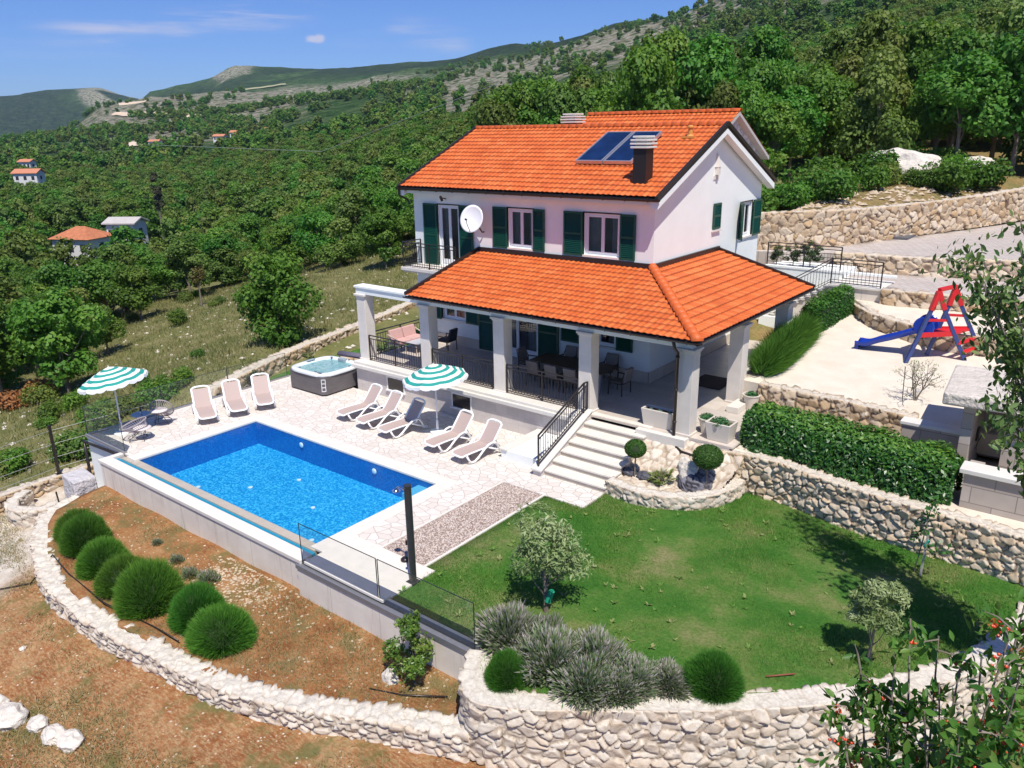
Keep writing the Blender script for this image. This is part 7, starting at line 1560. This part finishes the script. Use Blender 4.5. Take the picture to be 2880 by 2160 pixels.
# topiary balls, palm, pots
TOP=leafmat('topiary_leaves',[(.02,.075,.01),(.035,.11,.014),(.06,.15,.02),(.10,.19,.03)],.5,.2,0)
def topiary(label,x_,y_,z0,hs,r,rz,bare=False,seed=1):
    t=thing('topiary_tree',label,'tree',(x_,y_,z0));m=MB();m.tube([(x_,y_,z0-.05),(x_+.01,y_,z0+hs)],.022,8);m.build('trunk',BARK,t)
    rng=np.random.default_rng(seed);n=7000;d=rng.normal(0,1,(n,3));d/=np.linalg.norm(d,axis=1)[:,None];C=d*np.array([r,r,rz])*rng.uniform(.9,1.03,n)[:,None]
    if bare: k=((d-np.array([.45,-.75,.3])/.93)**2).sum(1)>.16;C,d=C[k],d[k]
    V,F=leaves(C,d,.035,.7,rng);V=V+np.array([0,0,hs+rz*.8]);c=np.repeat(rng.uniform(0,1,len(C)),4);link_mesh('crown',np_mesh('top',V,F,TOP,False,np.stack([c,c,c],1)),t)
    m=MB();m.lathe([(.01,-rz*.93)]+[(r*.93*math.cos(a),rz*.93*math.sin(a)) for a in np.linspace(-1.4,1.4,12)]+[(.01,rz*.93)],24,(x_,y_,z0+hs+rz*.8));m.build('inner_twigs',CORE,t,smooth=True)
topiary('smaller clipped ball tree with a bare brown patch next to the garden steps',-10.42,18.65,.25,.72,.31,.26,True,1)
topiary('larger flattened clipped ball tree on a thin stem in the flower bed',-8.38,19.05,.25,.78,.42,.33,False,2)
PLM=leafmat('palm_green',[(.06,.11,.02),(.12,.18,.035),(.20,.26,.06),(.30,.33,.10)],.5,.2,0)
p_=thing('fan_palm','low spiky fan palm in the flower bed between the two ball trees','palm',(-9.65,18.9,.25));rng=np.random.default_rng(21);V=[];F=[]
for i in range(34):
    a=rng.uniform(0,6.28);el=rng.uniform(.25,1.35);d=np.array([math.cos(a)*math.cos(el),math.sin(a)*math.cos(el),math.sin(el)]);L=rng.uniform(.3,.55);tip=d*L*.55
    s=np.cross(d,[0,0,1.]);s/=np.linalg.norm(s);
    for q in np.linspace(-1.1,1.1,11):
        dd=d*math.cos(q)+s*math.sin(q);e=tip+dd*L*.55-np.array([0,0,.05]);w_=np.cross(dd,d+[.1,.2,.3]);w_=w_/np.linalg.norm(w_)*.012;b=len(V);mid=tip+dd*L*.25;V+=[tip,mid+w_,e,mid-w_];F.append((b,b+1,b+2,b+3))
    b=len(V);V+=[np.zeros(3)-s*.006,np.zeros(3)+s*.006,tip+s*.006,tip-s*.006];F.append((b,b+1,b+2,b+3))
V=np.array(V);c=np.repeat(rng.uniform(0,1,len(F)),4);link_mesh('fronds',np_mesh('palm',V,np.array(F),PLM,False,np.stack([c,c,c],1)),p_)
m=MB();m.tube([(-9.65,18.9,.15),(-9.65,18.9,.35)],.06);m.build('trunk',BARK,p_)
dg=simple('dark_slate',(.09,.09,.11),.5,var=.35,scale=5,bump=.8,bscale=6,bdist=.08)
gm=stonemat('grey_mosaic',[(.10,.10,.13),(.22,.22,.27),(.32,.32,.38)],(.03,.03,.035),(.2,.2,.2));import bmesh as _bm
b_=_bm.new();_bm.ops.create_uvsphere(b_,u_segments=48,v_segments=32,radius=.5);Pv=np.array([v.co[:] for v in b_.verts]);F1,F2,ID=voro(Pv/.22+3,5)
for v,k in zip(b_.verts,.03*smooth(.03,.2,F2-F1)): v.co*=1+k*2
me=bpy.data.meshes.new('dome');b_.to_mesh(me);b_.free();me.materials.append(gm);ca=me.color_attributes.new('vc','FLOAT_COLOR','POINT');cc=np.ones((len(Pv),4),np.float32);cc[:,0]=ID;cc[:,1]=1-smooth(.03,.16,F2-F1);cc[:,2]=0;ca.data.foreach_set('color',cc.ravel())
tag(link_mesh('grey_stone_dome',me,loc=(-8.75,19.25,.25)),'round dome of grey stones under the larger clipped ball tree','ornament')
for i,(x_,y_,lb) in enumerate([(-10.65,18.75,'dark round slate stone at the foot of the smaller ball tree'),(-10.15,18.75,'flat dark slate stone beside the fan palm')]):
    o=rock(lb,(x_,y_,.36),.17,90+i,sq=(1.1,.9,.7));o.data.materials[0]=dg
HERB=leafmat('pot_herb',[(.02,.09,.03),(.035,.14,.045),(.07,.2,.07),(.12,.27,.1)],.5,.25,0)
def pot_plant(parent_label,x_,y_,z_,r,n,size=.05,mat=HERB,hz=.7):
    rng=np.random.default_rng(int(abs(x_)*100));d=rng.normal(0,1,(n,3));d[:,2]=np.abs(d[:,2]);d/=np.linalg.norm(d,axis=1)[:,None];C=np.array([x_,y_,z_])+d*r*rng.uniform(.6,1,n)[:,None]*np.array([1,1,hz]);V,F=leaves(C,d+[0,0,.4],size,.6,rng);c=np.repeat(rng.uniform(0,1,n),4)
    tag(link_mesh('potted_plant',np_mesh('pp',V,F,mat,False,np.stack([c,c,c],1))),parent_label,'plant')
pot_plant('bushy green herb growing in the square cream planter',-8.78,20.65,1.70,.30,900);pot_plant('round green herb ball in the tapered pot by the corner column',-9.32,20.95,1.63,.26,800);pot_plant('leafy green plant in the pot at the foot of the little white steps',-9.1,23.77,1.62,.2,260,.08,hz=.9)
SUCC=leafmat('blue_succulent',[(.06,.14,.12),(.10,.2,.17),(.16,.27,.22)],.5,.1,0)
for i,x_ in enumerate((-11.0,-10.7,-10.4)): pot_plant(['small bluish succulent at the step end of the long trough','small bluish succulent in the middle of the long trough','small bluish succulent at the column end of the long trough'][i],x_,20.58,1.69,.085,60,.05,SUCC)
# oleanders beside house, plants on the left bed, sapling in the yard
ole=tree_mesh('ole',650,1.3,.5,1600,leafmat('oleander_leaves',[(.02,.05,.012),(.04,.085,.02),(.08,.12,.035),(.13,.16,.06)],.5,.2,.1),.13,12,.03,.12,.3)
for i,(x_,s_,lb) in enumerate([(-12.75,.85,'thin oleander shrub nearest the house corner behind the bar railing'),(-12.0,.9,'middle oleander shrub behind the bar railing beside the house'),(-11.25,1.1,'bushiest oleander shrub, farthest from the house corner')]): put_tree(ole,'oleander_shrub',lb,'shrub',x_,34.95,s_,i,z=4.05)
for i,(x_,y_,z_,s_,lb) in enumerate([(-28.2,17.9,-.15,.75,'spiky green shrub at the foot of the meadow wall behind the loungers'),(-27.9,20.6,-.1,.9,'leafy shrub in front of the meadow wall left of the hot tub'),(-24.75,22.3,.2,1.15,'tall oleander outside the left end railing of the terrace')]): put_tree(ole,'shrub',lb,'shrub',x_,y_,s_,i,z=z_)
sheet('side_lawn',[(-28.4,16.0),(-27.9,16.0),(-27.88,23.3),(-24.1,23.4),(-24.1,29),(-30,29),(-29.9,24),(-29.3,21),(-28.7,18.4)],lambda x,y:-.22+.05*(y-18),lawn_m() if False else bpy.data.materials['mown_lawn'],.5,.3)
sap=thing('bare_sapling','small nearly bare many branched shrub at the front of the white sand yard','sapling',(-4.55,25.0,2.04));rng=np.random.default_rng(31);m=MB();tips=[]
def br(p,d,L,r,k):
    q=p+d*L;m.tube([tuple(p),tuple((p+q)/2+Vector(rng.normal(0,.02,3))),tuple(q)],[r,r*.85,r*.65],5)
    if k==0: tips.append(q);return
    for i in range(3 if k>2 else 2):
        nd=(d+Vector(rng.normal(0,.48,3))+Vector((0,0,.12))).normalized();br(q,nd,L*rng.uniform(.62,.85),r*.62,k-1)
for a in (0,2.1,4.2): br(Vector((-4.55,25.0,2.0)),Vector((.35*math.cos(a),.35*math.sin(a),1)).normalized(),.42,.03,4)
m.build('branches',BARK,sap);C=np.array([tuple(t) for t in tips]);C=np.repeat(C,5,axis=0)+rng.normal(0,.05,(len(C)*5,3))-np.array([-4.55,25,2.04]);V,F=leaves(C,rng.normal(0,1,C.shape),.05,.4,rng);c=np.repeat(rng.uniform(0,1,len(C)),4)
link_mesh('leaves',np_mesh('sl',V,F,OLIVE,False,np.stack([c,c,c],1)),sap);m=MB();m.tube([(-4.85,24.75,1.95),(-4.9,24.75,3.1)],.012);m.build('stake',METAL,sap)
# ---------------------------------------------------------------- cherry and right hand tree
CH=leafmat('cherry_leaves',[(.035,.11,.018),(.06,.17,.026),(.10,.23,.038),(.16,.26,.055)],.45,.35,.05)
CHF=simple('red_cherries',(.70,.07,.02),.3,var=.2,scale=30)
def limb_tree(name,label,base,tips_,trunk_r,leafm,lsize,asp,per,seed,fruit=0,cluster=.12,cat='tree',droop=1.2):
    rng=np.random.default_rng(seed);t=thing(name,label,cat,base);m=MB();B=Vector(base);fork=B+(Vector(tips_[0])-B)*.0+Vector((0,0,(tips_[0][2]-base[2])*.35))
    ce=Vector(np.mean(np.array(tips_),axis=0));fork=Vector((B.x*.6+ce.x*.4,B.y*.6+ce.y*.4,B.z+(ce.z-B.z)*.45))
    m.tube([tuple(B-Vector((0,0,.3))),tuple((B+fork)/2+Vector((.05,.05,0))),tuple(fork)],[trunk_r,trunk_r*.8,trunk_r*.6],9);pts=[];fr=[]
    for tp in tips_:
        tp=Vector(tp);mid=fork.lerp(tp,.5)+Vector(rng.normal(0,.12,3))+Vector((0,0,.1));path=[fork,mid,tp];m.tube([tuple(q) for q in path],[trunk_r*.4,trunk_r*.2,.008],6)
        nb=int(5+ (tp-fork).length*3)
        for i in range(nb):
            s=rng.uniform(.25,1);q=(fork.lerp(mid,s*2) if s<.5 else mid.lerp(tp,s*2-1));d=Vector(rng.normal(0,1,3));d.z=abs(d.z)*.4;d.normalize();e=q+d*rng.uniform(.12,.38)
            m.tube([tuple(q),tuple(q.lerp(e,.5)+Vector((0,0,.03))),tuple(e)],[.010,.007,.003],4)
            for f in (.55,.8,1.0): pts.append(q.lerp(e,f))
            if fruit and rng.uniform()<fruit: fr.append(q.lerp(e,.6))
        pts.append(tp)
    m.build('branches',BARK,t);C=np.array([tuple(p) for p in pts]);n=len(C);C=np.repeat(C,per,axis=0)+rng.normal(0,cluster,(n*per,3))*np.array([1,1,.8])-np.array([0,0,lsize*.35])
    # leaves hang: long axis down and outward
    N=rng.normal(0,1,C.shape);N[:,2]=np.abs(N[:,2])*.5+.2;N/=np.linalg.norm(N,axis=1)[:,None];U=rng.normal(0,.7,C.shape);U[:,2]-=droop;U-=N*(U*N).sum(1)[:,None];U/=np.linalg.norm(U,axis=1)[:,None];W=np.cross(N,U);s=(lsize*rng.uniform(.6,1.25,len(C)))[:,None]
    V=np.stack([C-U*s*.5,C-U*s*.1+W*s*asp*.5+N*s*.06,C+U*s*.2+W*s*asp*.42+N*s*.05,C+U*s*.5,C+U*s*.2-W*s*asp*.42+N*s*.05,C-U*s*.1-W*s*asp*.5+N*s*.06],1).reshape(-1,3)-np.array(base)
    b=np.arange(len(C))*6;F=np.concatenate([np.stack([b,b+1,b+2,b+3],1),np.stack([b,b+3,b+4,b+5],1)]);c=np.repeat(rng.uniform(0,1,len(C)),6);link_mesh('leaves',np_mesh('lf',V,F,leafm,False,np.stack([c,c,c],1)),t)
    if fr:
        q=MB()
        for p in fr:
            for i in range(rng.integers(3,9)):
                o=p+Vector(rng.normal(0,.035,3))-Vector((0,0,.05));r_=.016
                q.lathe([(.002,-r_),(r_*.85,-r_*.5),(r_,0),(r_*.85,r_*.5),(.002,r_)],6,tuple(o),cap=False);q.bar(tuple(p),tuple(o),.002)
        q.build('cherries',CHF,t,smooth=True)
    return t
tips=[(-1.45, 7.25, 4.87), (-1.17, 7.27, 5.18), (-1.13, 7.54, 5.41), (-0.83, 7.19, 5.54), (-0.59, 6.84, 5.52), (-0.45, 6.77, 5.76), (-0.28, 6.76, 6.12), (-0.15, 6.16, 6.08), (-0.77, 6.58, 5.16), (-0.46, 6.24, 5.34), (-1.04, 6.72, 4.73), (-1.1, 6.49, 4.46), (-0.17, 5.83, 5.78), (-0.25, 7.21, 6.09), (-0.75, 6.14, 4.93), (-0.25, 5.75, 5.51), (-1.37, 6.76, 4.22), (-0.74, 6.98, 5.21)]
gx,gy=np.mean([t[0] for t in tips])+.55,np.mean([t[1] for t in tips])-.5
limb_tree('cherry_tree','cherry tree with drooping leaves and orange red fruit in the lower right corner',(gx,gy,gz(gx,gy)),tips,.07,CH,.135,.38,6,41,.62,.075)
tips=[(-2.62, 16.61, 7.49), (-2.1, 16.13, 7.22), (-2.59, 16.95, 7.71), (-1.81, 15.59, 6.91), (-1.58, 15.47, 7.2), (-1.63, 15.78, 7.93), (-1.76, 16.32, 8.35), (-2.3, 16.68, 7.64), (-1.28, 14.79, 5.56), (-1.04, 14.18, 5.21), (-0.91, 13.84, 5.79), (-1.34, 14.79, 5.23), (-1.15, 14.65, 6.99), (-0.52, 14.7, 7.07), (-0.73, 15.36, 8.05), (-0.1, 13.99, 6.19), (-1.09, 15.9, 8.54), (-1.2, 16.17, 7.56), (-0.14, 15.26, 7.29), (-0.45, 15.56, 6.31)]
limb_tree('walnut_tree','leafy tree reaching in from the right frame edge above the outdoor kitchen','1' and (1.9,15.6,gz(1.9,15.6)),tips,.16,leafmat('right_tree_leaves',[(.05,.11,.03),(.09,.17,.045),(.15,.24,.07),(.25,.33,.13)],.45,.3,.05),.17,.42,6,43,0,.17)
m=MB();m.tube([polar(420,168)+(8.,),polar(900,130)+(7.0,),polar(1400,100)+(15,)],.03,4);tag(m.build('power_line',simple('cable',(.3,.33,.3),.6)),'thin power line strung across the valley wood','cable')
# ================================================================ sky dressing: thin cirrus in the world shader
nt,sk,bg,wo=SKYN;N=nt.nodes;Lk=nt.links.new
tc=N.new('ShaderNodeTexCoord').outputs['Generated']
def vm(op,a,b=None,out=0):
    v=N.new('ShaderNodeVectorMath');v.operation=op;Lk(a,v.inputs[0])
    if b is not None: v.inputs[1].default_value=b
    return v.outputs[out]
def mt(op,a,b=0.,c=None):
    v=N.new('ShaderNodeMath');v.operation=op
    for k,q in enumerate((a,b,c)):
        if q is None: continue
        if hasattr(q,'is_output'): Lk(q,v.inputs[k])
        else: v.inputs[k].default_value=q
    return v.outputs[0]
def rmp(f,a,b,va=0.,vb=1.):
    r=N.new('ShaderNodeMapRange');r.interpolation_type='SMOOTHSTEP';Lk(f,r.inputs[0]);r.inputs[1].default_value=a;r.inputs[2].default_value=b;r.inputs[3].default_value=va;r.inputs[4].default_value=vb;return r.outputs[0]
def nz(sc,scale,det=6):
    q=N.new('ShaderNodeMapping');Lk(tc,q.inputs[0]);q.inputs['Rotation'].default_value=(0,0,math.radians(-38.7));q.inputs['Scale'].default_value=sc
    n_=N.new('ShaderNodeTexNoise');Lk(q.outputs[0],n_.inputs[0]);n_.inputs['Scale'].default_value=scale;n_.inputs['Detail'].default_value=det;n_.inputs['Roughness'].default_value=.6;return n_.outputs[0]
def streak(d1,d2,width,amount):
    """cirrus band along the great circle through two sky directions"""
    a,b=Vector(d1).normalized(),Vector(d2).normalized();n=a.cross(b).normalized();mid=(a+b).normalized();half=a.angle(b)/2
    dist=mt('ABSOLUTE',mt('ADD',vm('DOT_PRODUCT',tc,tuple(n),1),mt('MULTIPLY_ADD',nz((1,1,5),9,4),.03,-.015)));dn=vm('DISTANCE',tc,tuple(mid),1)
    return mt('MULTIPLY',mt('MULTIPLY',rmp(dist,0,width,1,0),rmp(dn,half*.55,half*1.15,1,0)),mt('MULTIPLY',rmp(nz((1.2,1,14),5),.38,.66),amount))
DA,DB,DC,DD2,DP_=(-.9188,.3828,.0963),(-.768,.6275,.1285),(-.724,.6812,.1083),(-.6521,.7522,.0947),(-.776,.623,.0988)
c1=streak(DA,DB,.017,.75);c2=streak(DC,DD2,.022,.45)
cz=mt('MULTIPLY',rmp(nz((1.1,1,10),2.6),.52,.8),.28)
pf=mt('MULTIPLY',rmp(mt('ADD',vm('LENGTH',vm('MULTIPLY',vm('SUBTRACT',tc,DP_),(1,1,2.4)),None,1),mt('MULTIPLY_ADD',nz((1,1,1),60,5),.022,-.011)),.004,.014,1,0),.85)
cl=mt('MINIMUM',mt('ADD',mt('ADD',c1,c2),mt('ADD',cz,pf)),1.)
tint=N.new('ShaderNodeMix');tint.data_type='RGBA';tint.blend_type='MULTIPLY';tint.inputs[0].default_value=1;Lk(sk.outputs[0],tint.inputs[6]);tint.inputs[7].default_value=(.40,.53,.86,1)
mx=N.new('ShaderNodeMix');mx.data_type='RGBA';Lk(cl,mx.inputs[0]);Lk(tint.outputs[2],mx.inputs[6]);mx.inputs[7].default_value=(4.2,4.4,5.8,1);Lk(mx.outputs[2],bg.inputs[0])
# ================================================================ air
m=MB();m.box(-5300,-900,-140,2600,5300,215)
hz=m.build('haze',[bpy.data.materials.new('haze_air')]);hm=hz.data.materials[0];hm.use_nodes=True;ht=hm.node_tree;ht.nodes.clear()
ho=ht.nodes.new('ShaderNodeOutputMaterial');pv=ht.nodes.new('ShaderNodeVolumePrincipled');pv.inputs['Color'].default_value=(.62,.76,1,1);pv.inputs['Density'].default_value=.00007;pv.inputs['Anisotropy'].default_value=.2
ht.links.new(pv.outputs[0],ho.inputs['Volume']);tag(hz,'thin bluish haze over the valley and far hills','haze',kind='stuff')
